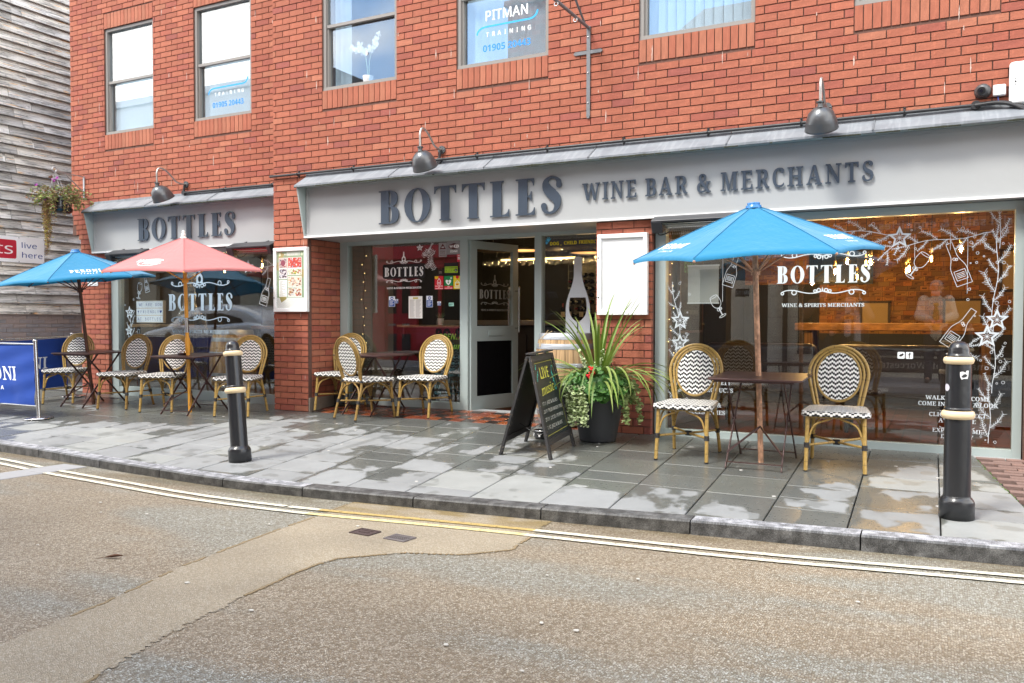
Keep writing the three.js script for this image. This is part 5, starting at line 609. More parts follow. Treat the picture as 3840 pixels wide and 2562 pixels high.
  const cl = thing('curtain_panel', 'pale grey curtain panel at the left side of the entrance window', 'curtain', [0.83, 0.06, -0.76]); const cp = new THREE.PlaneGeometry(0.24, 1.98, 40, 1); const q = cp.attributes.position; for (let i = 0; i < q.count; i++) q.setZ(i, 0.012 * Math.sin(q.getX(i) * 90)); cp.computeVertexNormals(); mesh('cloth', cp.translate(0, 0.99, 0), phy({ color: lin(0.5, 0.5, 0.5), roughness: 0.95, transmission: 0.2, thickness: 0, side: THREE.DoubleSide }), cl); mesh('rail', rod([-0.13, 1.985, 0], [0.13, 1.985, 0], 0.008), steel, cl);
  const pl = thing('cactus_pot', 'small spiky plant in a pale pot on the ledge in the entrance window', 'potted plant', [1.9, 1.06, -0.86]); mesh('pot', lathe([[0.001, 0], [0.03, 0], [0.042, 0.08], [0.038, 0.08], [0.03, 0.06], [0.001, 0.06]], 16), plain(0.6, 0.55, 0.45, 0.8), pl); const lv = []; for (let i = 0; i < 16; i++) { const a = i * 2.4, e = 0.4 + 0.6 * h2(i, 1, 2); lv.push(rod([0, 0.06, 0], [0.07 * Math.cos(a) * e, 0.1 + 0.06 * (1.4 - e), 0.07 * Math.sin(a) * e], 0.007, 0.001, 5)); } mesh('leaves', join(lv), plain(0.08, 0.14, 0.06, 0.6), pl);
  const lg = thing('window_ledge', 'narrow wooden ledge inside the entrance window under the notice', 'shelf', [1.75, 1.03, -0.88]); mesh('board', rbox(0.9, 0.03, 0.2, 0.006, 0, 0.015, 0), oak(0.4, 0.26, 0.13), lg); for (const x of [-0.4, 0.4]) mesh('bracket', box(0.02, 0.14, 0.02, x, -0.07, 0.03), blackPlastic, lg);
  const hb = thing('hours_board', 'chalk board with opening hours standing inside the entrance window beside the door', 'chalkboard', [2.06, 0.06, -0.86], 0); mesh('board', box(0.5, 0.92, 0.02, 0, 0.5, 0, -0.08), std({ map: ctex(256, 472, (g) => { g.fillStyle = '#10161b'; g.fillRect(0, 0, 256, 472); g.fillStyle = '#9ad23a'; g.font = 'italic bold 50px sans-serif'; g.fillText('OPENING', 14, 70, 228); g.fillText('hours', 70, 130); g.fillStyle = '#7bb8c8'; g.font = '26px sans-serif'; [['MON', '2 pm - 12 am'], ['TUE', '2 pm - 12 am'], ['WED', '2 pm - 12 am'], ['THU', '2 pm - 12 am'], ['FRI', '12 pm - late'], ['SAT', '12 pm - late'], ['SUN', '12 pm - 12 am']].forEach(([a, b], i) => { g.fillText(a, 10, 190 + i * 38); g.fillText(b, 92, 190 + i * 38, 158); }); }), roughness: 0.8 }), hb); mesh('frame', join([box(0.54, 0.025, 0.03, 0, 0.965, -0.038, -0.08), box(0.54, 0.025, 0.03, 0, 0.04, 0.036, -0.08), box(0.025, 0.95, 0.03, 0.26, 0.5, 0, -0.08), box(0.025, 0.95, 0.03, -0.26, 0.5, 0, -0.08)]), oak(0.06, 0.05, 0.04), hb);
}
// oak barrels: staves, hoops, head
const staveTones = [[0.68, 0.48, 0.28], [0.74, 0.54, 0.33], [0.62, 0.43, 0.25]].map((c) => oak(...c, 0.55));
function barrel(label, p, turn, tint = staveTones) {
  const t = thing('wine_barrel', label, 'barrel', p, turn), H = 0.95, R0 = 0.27, B = 0.335, rad = (y) => lerp(R0, B, 1 - Math.pow((y / H - 0.5) * 2, 2)), n = 22;
  for (let i = 0; i < n; i++) { const g = new THREE.CylinderGeometry(1, 1, H, 3, 14, true, 0, 2 * Math.PI / n - 0.012).translate(0, H / 2, 0), q = g.attributes.position, u = g.attributes.uv; for (let k = 0; k < q.count; k++) { const y = q.getY(k), r = rad(y); q.setX(k, q.getX(k) * r); q.setZ(k, q.getZ(k) * r); u.setXY(k, u.getX(k) * 0.25 + i * 0.31, u.getY(k) * 0.9); } g.computeVertexNormals(); const m = mesh('stave', g, tint[i % 3], t); m.rotation.y = (i * 2 * Math.PI) / n; }
  const hm = std({ color: lin(0.45, 0.48, 0.52), metalness: 0.7, roughness: 0.45, bumpMap: softB, bumpScale: 0.003 });
  for (const [a, b] of [[0.89, 0.955], [0.79, 0.845], [0.6, 0.645], [0.3, 0.345], [0.105, 0.16], [0.0, 0.06]]) { const m = mesh('hoop', lathe([[rad(a) - 0.004, a], [rad(a) + 0.004, a], [rad(b) + 0.004, b], [rad(b) - 0.004, b], [rad(a) - 0.004, a]], 36), hm, t); for (let k = 0; k < 2; k++) mesh('rivet', ball(0.007, Math.sin(0.35) * (rad(a) + 0.005), a + (b - a) * (0.3 + 0.4 * k), Math.cos(0.35) * (rad(a) + 0.005), 8), hm, m); }
  mesh('head', cyl(R0 - 0.015, R0 - 0.015, 0.02, 0, H - 0.035, 0, 30), oak(0.32, 0.2, 0.1), t);
  return t;
}
barrel('pale oak wine barrel with grey hoops standing beside the open door', [3.83, 0.03, -0.27], 0.4);
barrel('oak barrel used as a table inside the left window, behind the chairs', [-1.72, 0.02, -1.0], 1.2);
{ // left room: wire bottle, light box, shelf, stools
  const wb = thing('wire_bottle', 'tall bottle shaped cage of shiny wires standing inside the left window', 'wire sculpture', [-2.55, 0.02, -0.95]); const pr = [[0.24, 0.0], [0.24, 0.95], [0.2, 1.12], [0.1, 1.28], [0.085, 1.4], [0.085, 1.9]]; const w = []; for (let i = 0; i < 36; i++) { const a = (i * 2 * Math.PI) / 36; w.push(tube(pr.map(([r, y]) => [r * Math.cos(a), y, r * Math.sin(a)]), 0.003, 24, 4)); } mesh('wires', join(w), steel, wb); mesh('rings', join(pr.map(([r, y]) => new THREE.TorusGeometry(r, 0.004, 5, 36).rotateX(Math.PI / 2).translate(0, y, 0))), steel, wb); mesh('base', cyl(0.25, 0.25, 0.03, 0, 0.015, 0, 30), blackPlastic, wb);
  const sh = thing('window_shelf', 'plain wooden shelf inside the left window under the light box', 'shelf', [-2.8, 1.03, -0.66]); mesh('board', rbox(1.1, 0.045, 0.24, 0.006, 0, 0, 0), oak(0.45, 0.3, 0.15), sh); for (const x of [-0.5, 0.5]) mesh('leg', box(0.04, 0.99, 0.04, x, -0.515, 0), blackPlastic, sh);
  const lb = thing('light_box', 'white letter board reading WE ARE DOG FRIENDLY AT BOTTLES in the left window', 'light box', [-2.98, 1.235, -0.62]); mesh('box', rbox(0.58, 0.33, 0.05, 0.008), plain(0.4, 0.36, 0.3, 0.6), lb); const tx = ctex(512, 288, (g) => { g.fillStyle = '#dfe9f5'; g.fillRect(0, 0, 512, 288); g.fillStyle = '#b98e55'; g.fillRect(0, 92, 512, 5); g.fillRect(0, 190, 512, 5); g.fillStyle = '#26449a'; g.font = '54px sans-serif'; const sp = (s, x, y, d) => [...s].forEach((c, i) => g.fillText(c, x + i * d, y)); sp('WE ARE DOG', 44, 66, 46); sp('FRIENDLY', 76, 164, 47); sp('AT BOTTLES', 22, 262, 47); g.beginPath(); g.moveTo(474, 164); g.bezierCurveTo(440, 140, 452, 112, 474, 130); g.bezierCurveTo(496, 112, 508, 140, 474, 164); g.fill(); g.beginPath(); g.arc(36, 138, 11, 0, 6.3); g.fill(); g.fillRect(33, 140, 6, 26); }); mesh('letter_panel', quad(0.56, 0.31).translate(0, 0, 0.0262), std({ map: tx, roughness: 0.5, emissive: lin(0.8, 0.88, 1), emissiveMap: tx, emissiveIntensity: 0.06 }), lb);
  const stool = (x, z, l) => { const s = thing('bar_stool', l, 'stool', [x, 0.02, z]); mesh('seat', lathe([[0.001, 0.74], [0.17, 0.735], [0.175, 0.7], [0.001, 0.69]], 20), plain(0.02, 0.018, 0.018, 0.4), s); mesh('column', rod([0, 0.03, 0], [0, 0.69, 0], 0.025), steel, s); mesh('base', lathe([[0.001, 0.03], [0.2, 0.012], [0.2, 0], [0.001, 0]], 24), steel, s); mesh('footrest', new THREE.TorusGeometry(0.13, 0.01, 6, 24).rotateX(Math.PI / 2).translate(0, 0.28, 0), steel, s); };
  stool(-0.75, -1.1, 'chrome bar stool inside the left window, right of the barrel'); stool(-0.3, -1.4, 'chrome bar stool inside the left window at its right end');
  const ht = thing('high_table', 'high table inside the left window where two people sit', 'table', [-1.75, 0.02, -2.3]); mesh('tabletop', rbox(1.3, 0.05, 0.55, 0.01, 0, 0.98, 0), oak(0.4, 0.25, 0.12), ht); for (const x of [-0.55, 0.55]) mesh('leg', box(0.06, 0.955, 0.4, x, 0.4775, 0), blackPlastic, ht);
  const pot = thing('orchid', 'white orchid in a white pot on the upstairs window sill', 'potted plant', [1.36, SILL + 0.031, -0.13]); mesh('pot', lathe([[0.001, 0], [0.05, 0], [0.065, 0.1], [0.058, 0.1], [0.045, 0.08], [0.001, 0.08]], 18), whitePaint, pot); mesh('stem', join([tube([[0, 0.08, 0], [-0.03, 0.3, 0], [-0.06, 0.44, 0.01], [-0.2, 0.46, 0.02]], 0.005, 16, 5), tube([[0.01, 0.08, 0], [0.03, 0.32, 0], [0.1, 0.46, 0], [0.16, 0.56, 0.01]], 0.005, 16, 5)]), plain(0.5, 0.6, 0.4, 0.7), pot); const pt = []; const orr = rng(8); const flower = (x, y, s) => { for (let k = 0; k < 5; k++) { const a = (k * 2 * Math.PI) / 5 + orr(); pt.push(new THREE.CircleGeometry(s * 0.6, 8).scale(1, 0.7, 1).translate(s * 0.5, 0, 0).rotateZ(a).rotateY((orr() - 0.5) * 0.8).translate(x, y, 0.01 + 0.03 * orr())); } }; for (const [x, y, s] of [[-0.2, 0.44, 0.05], [-0.13, 0.42, 0.055], [-0.06, 0.4, 0.055], [0.0, 0.38, 0.05], [0.06, 0.41, 0.05], [0.12, 0.44, 0.05], [0.13, 0.5, 0.045], [0.17, 0.56, 0.035], [-0.24, 0.47, 0.035], [-0.1, 0.47, 0.045]]) flower(x, y, s); mesh('petals', join(pt), phy({ color: lin(0.85, 0.8, 0.8), roughness: 0.8, transmission: 0.3, thickness: 0, side: THREE.DoubleSide }), pot);
}
// ---------- the other side of the street, seen in the glass ----------
const wallBrick = dtex(256, 256, (i, j) => { const r = Math.floor(j / 16), o = (r % 2) * 16, e = Math.min(j % 16, (i + o) % 32), v = 0.8 + 0.35 * h2(Math.floor((i + o) / 32), r, 4); return e < 2 ? [0.55, 0.48, 0.42] : [0.66 * v, 0.38 * v, 0.28 * v]; }, true);
const brickFar = std({ map: wallBrick, roughness: 0.9, color: lin(0.75, 0.75, 0.75) }); const uvm = (g, s) => { const u = g.attributes.uv; for (let i = 0; i < u.count; i++) u.setXY(i, u.getX(i) * s, u.getY(i) * s); return g; };
const render1 = plain(0.62, 0.58, 0.48, 0.85, { bumpMap: softB, bumpScale: 0.004 }), slate = plain(0.09, 0.09, 0.1, 0.8), darkDoor = plain(0.03, 0.034, 0.04, 0.4), redPaint = plain(0.4, 0.014, 0.03, 0.35), darkGlass = plain(0.008, 0.009, 0.011, 0.3);
const ZF = 9.25;
const textBoard = (parent, name, txt, x0, x1, y0, y1, z, bg, fg, fnt, H = 64) => { const W = Math.round(H * (x1 - x0) / (y1 - y0)); const t = ctex(Math.min(2048, W), H, (g, w, h) => { g.fillStyle = bg; g.fillRect(0, 0, w, h); g.fillStyle = fg; g.font = fnt; g.textAlign = 'center'; g.textBaseline = 'middle'; g.fillText(txt, w / 2, h / 2, w * 0.96); }); return mesh(name, quad(x1 - x0, y1 - y0).rotateY(Math.PI).translate((x0 + x1) / 2, (y0 + y1) / 2, z), std({ map: t, roughness: 0.5 }), parent); };
function farWindow(b, x0, x1, y0, y1, z, frame) { const w = sub('window', b); mesh('frame', join([slab(x0, x1, y1 - 0.06, y1, z - 0.02, z + 0.05), slab(x0, x1, y0, y0 + 0.06, z - 0.04, z + 0.05), slab(x0, x0 + 0.06, y0 + 0.06, y1 - 0.06, z - 0.02, z + 0.05), slab(x1 - 0.06, x1, y0 + 0.06, y1 - 0.06, z - 0.02, z + 0.05), slab((x0 + x1) / 2 - 0.02, (x0 + x1) / 2 + 0.02, y0 + 0.06, y1 - 0.06, z - 0.015, z + 0.05)]), frame, w); mesh('pane', slab(x0 + 0.06, x1 - 0.06, y0 + 0.06, y1 - 0.06, z + 0.02, z + 0.03), darkGlass, w); }
{ // pale shop with dark doors
  const b = thing('pale_shop_building', 'pale rendered shop with dark grey doors across the street, seen mirrored in the big window', 'building');
  mesh('wall', join([slab(2.05, 2.86, 0.02, 3.3, ZF, ZF + 0.3), slab(2.86, 3.53, 2.2, 3.3, ZF, ZF + 0.3), slab(3.53, 4.0, 0.02, 3.3, ZF, ZF + 0.3), slab(4.0, 4.27, 2.2, 3.3, ZF, ZF + 0.3), slab(4.27, 4.85, 0.02, 3.3, ZF, ZF + 0.3), slab(4.85, 8.7, 2.7, 3.3, ZF, ZF + 0.3), slab(4.85, 8.7, 0.02, 0.5, ZF, ZF + 0.3), slab(8.7, 13, 0.02, 3.3, ZF, ZF + 0.3)]), render1, b);
  for (let k = 0; k < 6; k++) mesh('joint_line', join([slab(4.28, 4.84, 0.35 + k * 0.42, 0.358 + k * 0.42, ZF - 0.002, ZF + 0.01)]), plain(0.3, 0.28, 0.24, 0.9), b);
  mesh('upper_wall', uvm(slab(2.05, 13, 3.3, 7.0, ZF, ZF + 0.3), 0.55), brickFar, b); mesh('body', slab(2.05, 13, 0, 6.98, ZF + 0.31, ZF + 6), slate, b); mesh('roof', box(11, 0.12, 4.4, 7.5, 7.9, ZF + 1.85, -0.5), slate, b); mesh('gutter', rod([2.05, 7.0, ZF - 0.06], [13, 7.0, ZF - 0.06], 0.06), whitePaint, b);
  for (const x of [2.86, 4.0]) { const d = sub('door', b); const w = x === 4 ? 0.27 : 0.67; mesh('leaf', slab(x, x + w, 0.03, 2.2, ZF + 0.06, ZF + 0.1), darkDoor, d); mesh('handle', ball(0.03, x + 0.08, 1.05, ZF + 0.04, 8), brass, d); }
  mesh('shop_window_glass', slab(4.85, 8.7, 0.5, 2.7, ZF + 0.12, ZF + 0.13), darkGlass, b); mesh('window_frame', join([4.85, 6.1, 7.4, 8.64].map((x) => slab(x, x + 0.06, 0.5, 2.7, ZF + 0.05, ZF + 0.11)).concat([slab(4.85, 8.7, 0.46, 0.53, ZF - 0.03, ZF + 0.11)])), darkDoor, b);
  mesh('fascia', slab(4.7, 10.5, 2.72, 3.14, ZF - 0.1, ZF - 0.002), plain(0.05, 0.055, 0.06, 0.4), b); textBoard(b, 'sign_lettering', 'Memorial sales & enquiries', 5.9, 9.6, 2.75, 3.1, ZF - 0.104, '#34383c', '#8d959a', 'bold 40px sans-serif');
  textBoard(b, 'sign_lettering', 'stonemasons  of  Worcester.com', 5.6, 8.9, 0.14, 0.42, ZF - 0.008, '#141516', '#a9a29a', 'bold 38px serif'); textBoard(b, 'door_plate', 'Flat 1-2', 3.62, 3.9, 1.62, 1.78, ZF - 0.006, '#22262a', '#9aa4ac', 'bold 40px sans-serif');
  for (const x of [3.0, 5.4, 7.8, 10.2]) farWindow(b, x, x + 1.2, 4.0, 5.9, ZF - 0.05, whitePaint); mesh('downpipe', rod([4.62, 0.05, ZF - 0.07], [4.62, 6.9, ZF - 0.07], 0.05), blackMetal, b);
}
{ // red pub
  const b = thing('red_pub_building', 'brick pub with bright red doors across the street, mirrored in the entrance window', 'building');
  mesh('wall', join([slab(-7.1, -6.0, 0.02, 3.2, ZF, ZF + 0.3), slab(-6.0, -5.1, 2.35, 3.2, ZF, ZF + 0.3), slab(-5.1, -4.95, 0.02, 3.2, ZF, ZF + 0.3), slab(-4.95, -2.6, 0.02, 0.95, ZF, ZF + 0.3), slab(-4.95, -2.6, 2.5, 3.2, ZF, ZF + 0.3), slab(-2.6, -2.45, 0.02, 3.2, ZF, ZF + 0.3)]), redPaint, b); mesh('side_shop_wall', join([slab(-2.449, -2.3, 0.02, 3.2, ZF, ZF + 0.3), slab(-2.3, 1.2, 0.02, 0.95, ZF, ZF + 0.3), slab(-2.3, 1.2, 2.5, 3.2, ZF, ZF + 0.3), slab(1.2, 2.04, 0.02, 3.2, ZF, ZF + 0.3)]), plain(0.06, 0.06, 0.065, 0.5), b);
  mesh('upper_wall', uvm(slab(-7.1, 2.04, 3.2, 6.6, ZF, ZF + 0.3), 0.55), brickFar, b); mesh('body', slab(-7.1, 2.04, 0, 6.58, ZF + 0.31, ZF + 6), slate, b); mesh('roof', box(9.2, 0.12, 4.0, -2.5, 7.4, ZF + 1.7, -0.48), slate, b); mesh('gutter', rod([-7.1, 6.6, ZF - 0.06], [2.04, 6.6, ZF - 0.06], 0.06), whitePaint, b); mesh('chimney', uvm(slab(-1.75, -0.75, 6.5, 8.5, ZF + 0.2, ZF + 1.2), 0.55), brickFar, b); mesh('chimney_cap', slab(-1.82, -0.68, 8.5, 8.62, ZF + 0.13, ZF + 1.27), brickFar, b);
  for (const s of [0, 1]) { const d = sub('door', b); const x = -6.0 + s * 0.45; mesh('leaf', slab(x + 0.005, x + 0.445, 0.03, 2.35, ZF + 0.06, ZF + 0.1), redPaint, d); mesh('pane', slab(x + 0.09, x + 0.36, 1.3, 2.2, ZF + 0.05, ZF + 0.059), darkGlass, d); mesh('panel', slab(x + 0.09, x + 0.36, 0.2, 0.75, ZF + 0.045, ZF + 0.059), darkDoor, d); mesh('letter_plate', box(0.24, 0.06, 0.02, x + 0.22, 1.0, ZF + 0.05), steel, d); }
  mesh('shop_window_glass', join([slab(-4.95, -2.6, 0.95, 2.5, ZF + 0.1, ZF + 0.11), slab(-2.3, 1.2, 0.95, 2.5, ZF + 0.1, ZF + 0.11)]), darkGlass, b); mesh('window_bar', join([-4.3, -3.5].map((x) => slab(x, x + 0.08, 0.95, 2.5, ZF + 0.03, ZF + 0.09))), redPaint, b); textBoard(b, 'sign_lettering', '01905 28122', 0.55, 1.15, 2.62, 2.78, ZF - 0.012, '#101214', '#b9c0c4', 'bold 46px sans-serif'); textBoard(b, 'sign_lettering', 'non-surgical face lift', -0.6, 0.35, 2.62, 2.78, ZF - 0.012, '#101214', '#b9c0c4', 'bold 40px sans-serif'); mesh('fascia', slab(-7.05, -2.46, 2.75, 3.15, ZF - 0.08, ZF - 0.002), plain(0.46, 0.02, 0.04, 0.4), b);
  textBoard(b, 'sign_lettering', '08 08', -4.95, -2.7, 0.5, 0.96, ZF - 0.012, '#c0384e', '#17090c', '900 62px sans-serif');
  for (const x of [-6.2, -3.6, -0.6]) farWindow(b, x, x + 1.1, 4.0, 5.6, ZF - 0.05, whitePaint);
}
{ // pale building farther along
  const b = thing('pale_column_building', 'white building with piers along the street, seen mirrored in the left window', 'building');
  const w = [slab(-24, -7.11, 2.6, 3.3, ZF, ZF + 0.3)]; for (let x = -24; x < -7.4; x += 1.45) w.push(slab(x, x + 0.75, 0.02, 2.6, ZF, ZF + 0.3)); mesh('wall', join(w), plain(0.3, 0.29, 0.24, 0.85), b); mesh('upper_wall', slab(-24, -7.11, 3.3, 7.9, ZF, ZF + 0.3), whitePaint, b); mesh('coping', slab(-24, -7.11, 7.9, 8.1, ZF - 0.1, ZF + 0.4), whitePaint, b); mesh('body', slab(-24, -7.11, 0, 7.88, ZF + 0.31, ZF + 6), slate, b); const gl = []; for (let x = -24; x < -8.5; x += 1.45) gl.push(slab(x + 0.75, x + 1.45, 0.02, 2.6, ZF + 0.15, ZF + 0.16)); mesh('shop_window_glass', join(gl), darkGlass, b);
  for (let k = 0; k < 6; k++) farWindow(b, -22.5 + k * 2.5, -21.2 + k * 2.5, 4.3, 6.2, ZF - 0.05, whitePaint);
}
{ // silver hatchback parked opposite; its tail points right in the reflection
  const c = thing('parked_car', 'silver hatchback with dark windows and red tail lamps, seen mirrored in the left window', 'car', [-8.35, ry(6.2), 6.2]);
  const silver = phy({ color: lin(0.8, 0.83, 0.86), metalness: 0.1, roughness: 0.3, clearcoat: 1, clearcoatRoughness: 0.05 });
  const prof = (pts, w, bv) => { const s = new THREE.Shape(); s.moveTo(...pts[0]); s.splineThru(pts.slice(1).map((p) => new THREE.Vector2(...p))); s.closePath(); return new THREE.ExtrudeGeometry(s, { depth: w - 2 * bv, bevelEnabled: true, bevelSize: bv, bevelThickness: bv, bevelSegments: 4, curveSegments: 20 }).translate(0, 0, -w / 2 + bv); };
  const body = prof([[-2.05, 0.35], [-2.1, 0.55], [-1.9, 0.78], [-1.2, 0.93], [-0.6, 0.98], [0.6, 1.0], [1.5, 1.05], [1.98, 0.98], [2.05, 0.7], [2.02, 0.35], [1.6, 0.24], [0, 0.22], [-1.6, 0.24]], 1.76, 0.1);
  mesh('body', body, silver, c); mesh('roof', prof([[-1.15, 0.93], [-0.55, 1.24], [0.0, 1.39], [0.7, 1.42], [1.45, 1.3], [1.85, 1.04], [1.2, 0.98], [0, 0.95]], 1.56, 0.16), silver, c);
  for (const s of [-1, 1]) { const q = (pts) => { const sh = new THREE.Shape(pts.map((p) => new THREE.Vector2(...p))); return ext(sh, 0.02).translate(0, 0, s * 0.782 - 0.01); }; mesh('side_window', q([[-0.85, 1.01], [-0.35, 1.27], [0.12, 1.35], [0.2, 1.03]]), darkGlass, c); mesh('side_window', q([[0.26, 1.03], [0.2, 1.35], [0.75, 1.36], [1.3, 1.24], [1.42, 1.13], [1.2, 1.06]]), darkGlass, c); mesh('tail_lamp', rbox(0.26, 0.2, 0.1, 0.04, 1.92, 0.92, s * 0.78), plain(0.4, 0.01, 0.015, 0.15), c); mesh('head_lamp', rbox(0.3, 0.14, 0.1, 0.04, -1.88, 0.75, s * 0.74), plain(0.7, 0.72, 0.75, 0.1), c); mesh('door_mirror', rbox(0.14, 0.1, 0.12, 0.03, -0.62, 1.04, s * 0.93), silver, c); }
  mesh('windscreen', box(0.62, 0.02, 1.2, -0.86, 1.135, 0, 0, 0, 0.48), darkGlass, c); mesh('rear_window', box(0.42, 0.02, 1.1, 1.68, 1.2, 0, 0, 0, -0.6), darkGlass, c); mesh('bumper', join([rbox(0.16, 0.3, 1.66, 0.06, 2.0, 0.45, 0), rbox(0.16, 0.3, 1.66, 0.06, -2.04, 0.45, 0)]), silver, c); mesh('number_plate', box(0.02, 0.11, 0.5, 2.085, 0.62, 0), plain(0.75, 0.6, 0.08, 0.5), c);
  for (const [x, z] of [[-1.32, 0.78], [-1.32, -0.78], [1.3, 0.78], [1.3, -0.78]]) { const w = sub('wheel', c); mesh('tyre', new THREE.TorusGeometry(0.25, 0.075, 10, 26).translate(x, 0.315, z), plain(0.015, 0.015, 0.016, 0.8), w); mesh('rim', cyl(0.19, 0.19, 0.12, x, 0.315, z, 20, Math.PI / 2), std({ color: lin(0.5, 0.5, 0.52), metalness: 0.9, roughness: 0.35 }), w); }
}
{ // weathered timber building beside the brick wall
  const b = thing('timber_building', 'old building clad in weathered grey overlapping boards at the left edge', 'building'), X = -6.5, z0 = -6, z1 = -0.42, yb = 1.25;
  const wood = [1, 2, 3, 4].map((k) => dtex(512, 128, (i, j) => { const g = fbm(i / 60 + 9 * k, j / 3, 320 + k, 4), s = fbm(i / 70 + k * 5, j / 40, 330 + k, 4), kn = smooth(0.66, 0.74, fbm(i / 14, j / 9, 340 + k, 3)); const v = 0.32 + 0.8 * (g - 0.45) + 0.5 * (s - 0.42) - 0.12 * kn; const rust = smooth(0.7, 0.85, fbm(i / 90, j / 24 + 3, 350 + k, 4)); const c = clamp(v * 1.9, 0.08, 0.92); return [toS(clamp(c * (1 + 0.35 * rust))), toS(clamp(c * 0.95 * (1 - 0.12 * rust))), toS(clamp(c * 0.88 * (1 - 0.5 * rust)))]; }, true));
  const woodB = dtex(512, 128, (i, j) => fbm(i / 60, j / 3, 321, 4)); const mats = wood.flatMap((t) => [[0.94, 0.97, 1], [0.66, 0.68, 0.7], [0.97, 0.98, 0.97]].map((c) => std({ map: t, color: lin(...c), roughness: 0.9, bumpMap: woodB, bumpScale: 0.006 })));
  mesh('sheathing', slab(X - 0.3, X - 0.035, yb, 7.6, z0, z1), plain(0.02, 0.018, 0.016, 0.95), b); mesh('body', slab(X - 7, X - 0.31, -0.3, 7.6, z0, z1), slate, b); mesh('roof', slab(X - 7.2, X + 0.2, 7.6, 7.75, z0 - 0.1, z1 + 0.2), slate, b);
  const rs = rng(91); let k = 0; for (let y = yb; y < 7.3; y += 0.156, k++) { let z = z1 + 0.0 - rs() * 0.8; const segs = [[z, z1]]; while (z > z0) { const L = 1.3 + 1.8 * rs(); segs.push([Math.max(z0, z - L), z]); z -= L; } for (const [a, e] of segs) { if (e - a < 0.05) continue; const L = e - a - 0.008, th = 0.018, g = new THREE.BoxGeometry(L, 0.175, th, 8, 1, 1), p = g.attributes.position, u = g.attributes.uv, o = rs(); for (let i = 0; i < p.count; i++) { const t = (p.getX(i) + L / 2) * 1.0; const n = 0.008 * (fbm(t * 1.3 + o * 40, 1, 361, 3) - 0.5); p.setY(i, p.getY(i) + n); if (p.getY(i) < 0) p.setZ(i, p.getZ(i) + 0.006 * (fbm(t * 2 + o * 70, 5, 362, 2) - 0.4)); u.setXY(i, u.getX(i) * L * 0.5 + o, u.getY(i) * 0.9 + 0.05); } g.rotateX(-0.27 + 0.02 * (rs() - 0.5)); g.computeVertexNormals(); const m = mesh('board', g, mats[Math.floor(rs() * mats.length)], b); m.rotation.y = Math.PI / 2; m.position.set(X + 0.004 + 0.005 * (rs() - 0.5), y + 0.075, (a + e) / 2); } }
  const pl = sub('plinth', b); mesh('mortar', slab(X - 0.25, X - 0.03, -0.3, yb - 0.04, z0, z1), plain(0.5, 0.4, 0.35, 0.95), pl); setBricks(pl, [[courses(-3.0, -0.45, 0.0, yb - 0.05, [], { phase: 0.04 }), onX(X - 0.02)]], 200, darkMats, darkTones); mesh('sill_beam', slab(X - 0.05, X + 0.02, yb - 0.04, yb + 0.01, z0, z1), mats[0], b);
  const bn = thing('banner', 'white banner with a red block reading live here on the timber boards', 'banner', [X + 0.04, 2.295, -0.62], Math.PI / 2); const tx = ctex(1024, 512, (g) => { g.fillStyle = '#f4f4f6'; g.fillRect(0, 0, 1024, 512); g.fillStyle = '#c0273a'; g.beginPath(); g.roundRect(-40, 70, 680, 372, 26); g.fill(); g.fillStyle = '#f6e9ea'; g.font = '300px sans-serif'; g.textAlign = 'right'; g.fillText("arts", 606, 350); g.textAlign = 'left'; g.fillStyle = '#25408a'; g.font = '150px sans-serif'; g.fillText('live', 700, 215); g.fillText('here', 700, 410); });
  const bg = new THREE.PlaneGeometry(1.3, 0.43, 40, 10), q = bg.attributes.position; for (let i = 0; i < q.count; i++) q.setZ(i, 0.006 * Math.sin(q.getX(i) * 9 + q.getY(i) * 13) + 0.005); bg.computeVertexNormals(); mesh('sheet', bg, phy({ map: tx, roughness: 0.5, side: THREE.DoubleSide }), bn); mesh('eyelet', join([-0.63, -0.2, 0.2, 0.63].flatMap((x) => [0.2, -0.2].map((y) => new THREE.TorusGeometry(0.007, 0.003, 5, 10).translate(x, y, 0.016)))), steel, bn);
}
// ---------- wicker bistro chair ----------
const caneMap = dtex(256, 64, (i, j) => { const n = fbm(i / 40, j / 6, 401, 4, 0), node = Math.abs((i % 256) - 128) < 3 ? 0.35 : Math.abs((i % 256) - 128) < 9 ? 0.8 : 1; const v = (0.8 + 0.45 * (n - 0.5)) * node; return [toS(0.44 * v), toS(0.285 * v), toS(0.085 * v * (0.8 + 0.3 * n))]; }, true);
const cane = std({ map: caneMap.clone(), roughness: 0.38, bumpMap: softB, bumpScale: 0.0015 }); cane.map.repeat.set(7, 1); cane.map.needsUpdate = true;
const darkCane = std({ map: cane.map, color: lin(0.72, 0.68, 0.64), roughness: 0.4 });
const weaveDraw = (bump) => ctex(512, 512, (g, W, H) => {  // stepped black zigzags on white strands, 8 strands a side
  g.fillStyle = bump ? '#777' : '#f6f5f2'; g.fillRect(0, 0, W, H); const s = 64; const blk = bump ? '#777' : '#1d1d20';
  for (let r = 0; r < 8; r++) for (let c = 0; c < 8; c++) { const ph = [0, 1, 2, 1][c % 4]; const on = [1, 1, 0, 0][(((r - ph) % 4) + 4) % 4]; if (on) { g.fillStyle = blk; g.fillRect(c * s, r * s, s, s); } g.strokeStyle = bump ? '#222' : on ? '#050506' : '#b5b2aa'; g.lineWidth = bump ? 9 : 4; g.strokeRect(c * s, r * s, s, s); if (bump) { const q = g.createLinearGradient(c * s, 0, c * s + s, 0); q.addColorStop(0, 'rgba(0,0,0,.5)'); q.addColorStop(0.5, 'rgba(255,255,255,.6)'); q.addColorStop(1, 'rgba(0,0,0,.5)'); g.fillStyle = q; g.fillRect(c * s + 3, r * s + 3, s - 6, s - 6); } }
}, true);
const wMap = weaveDraw(false), wBmp = weaveDraw(true); wBmp.colorSpace = THREE.NoColorSpace;
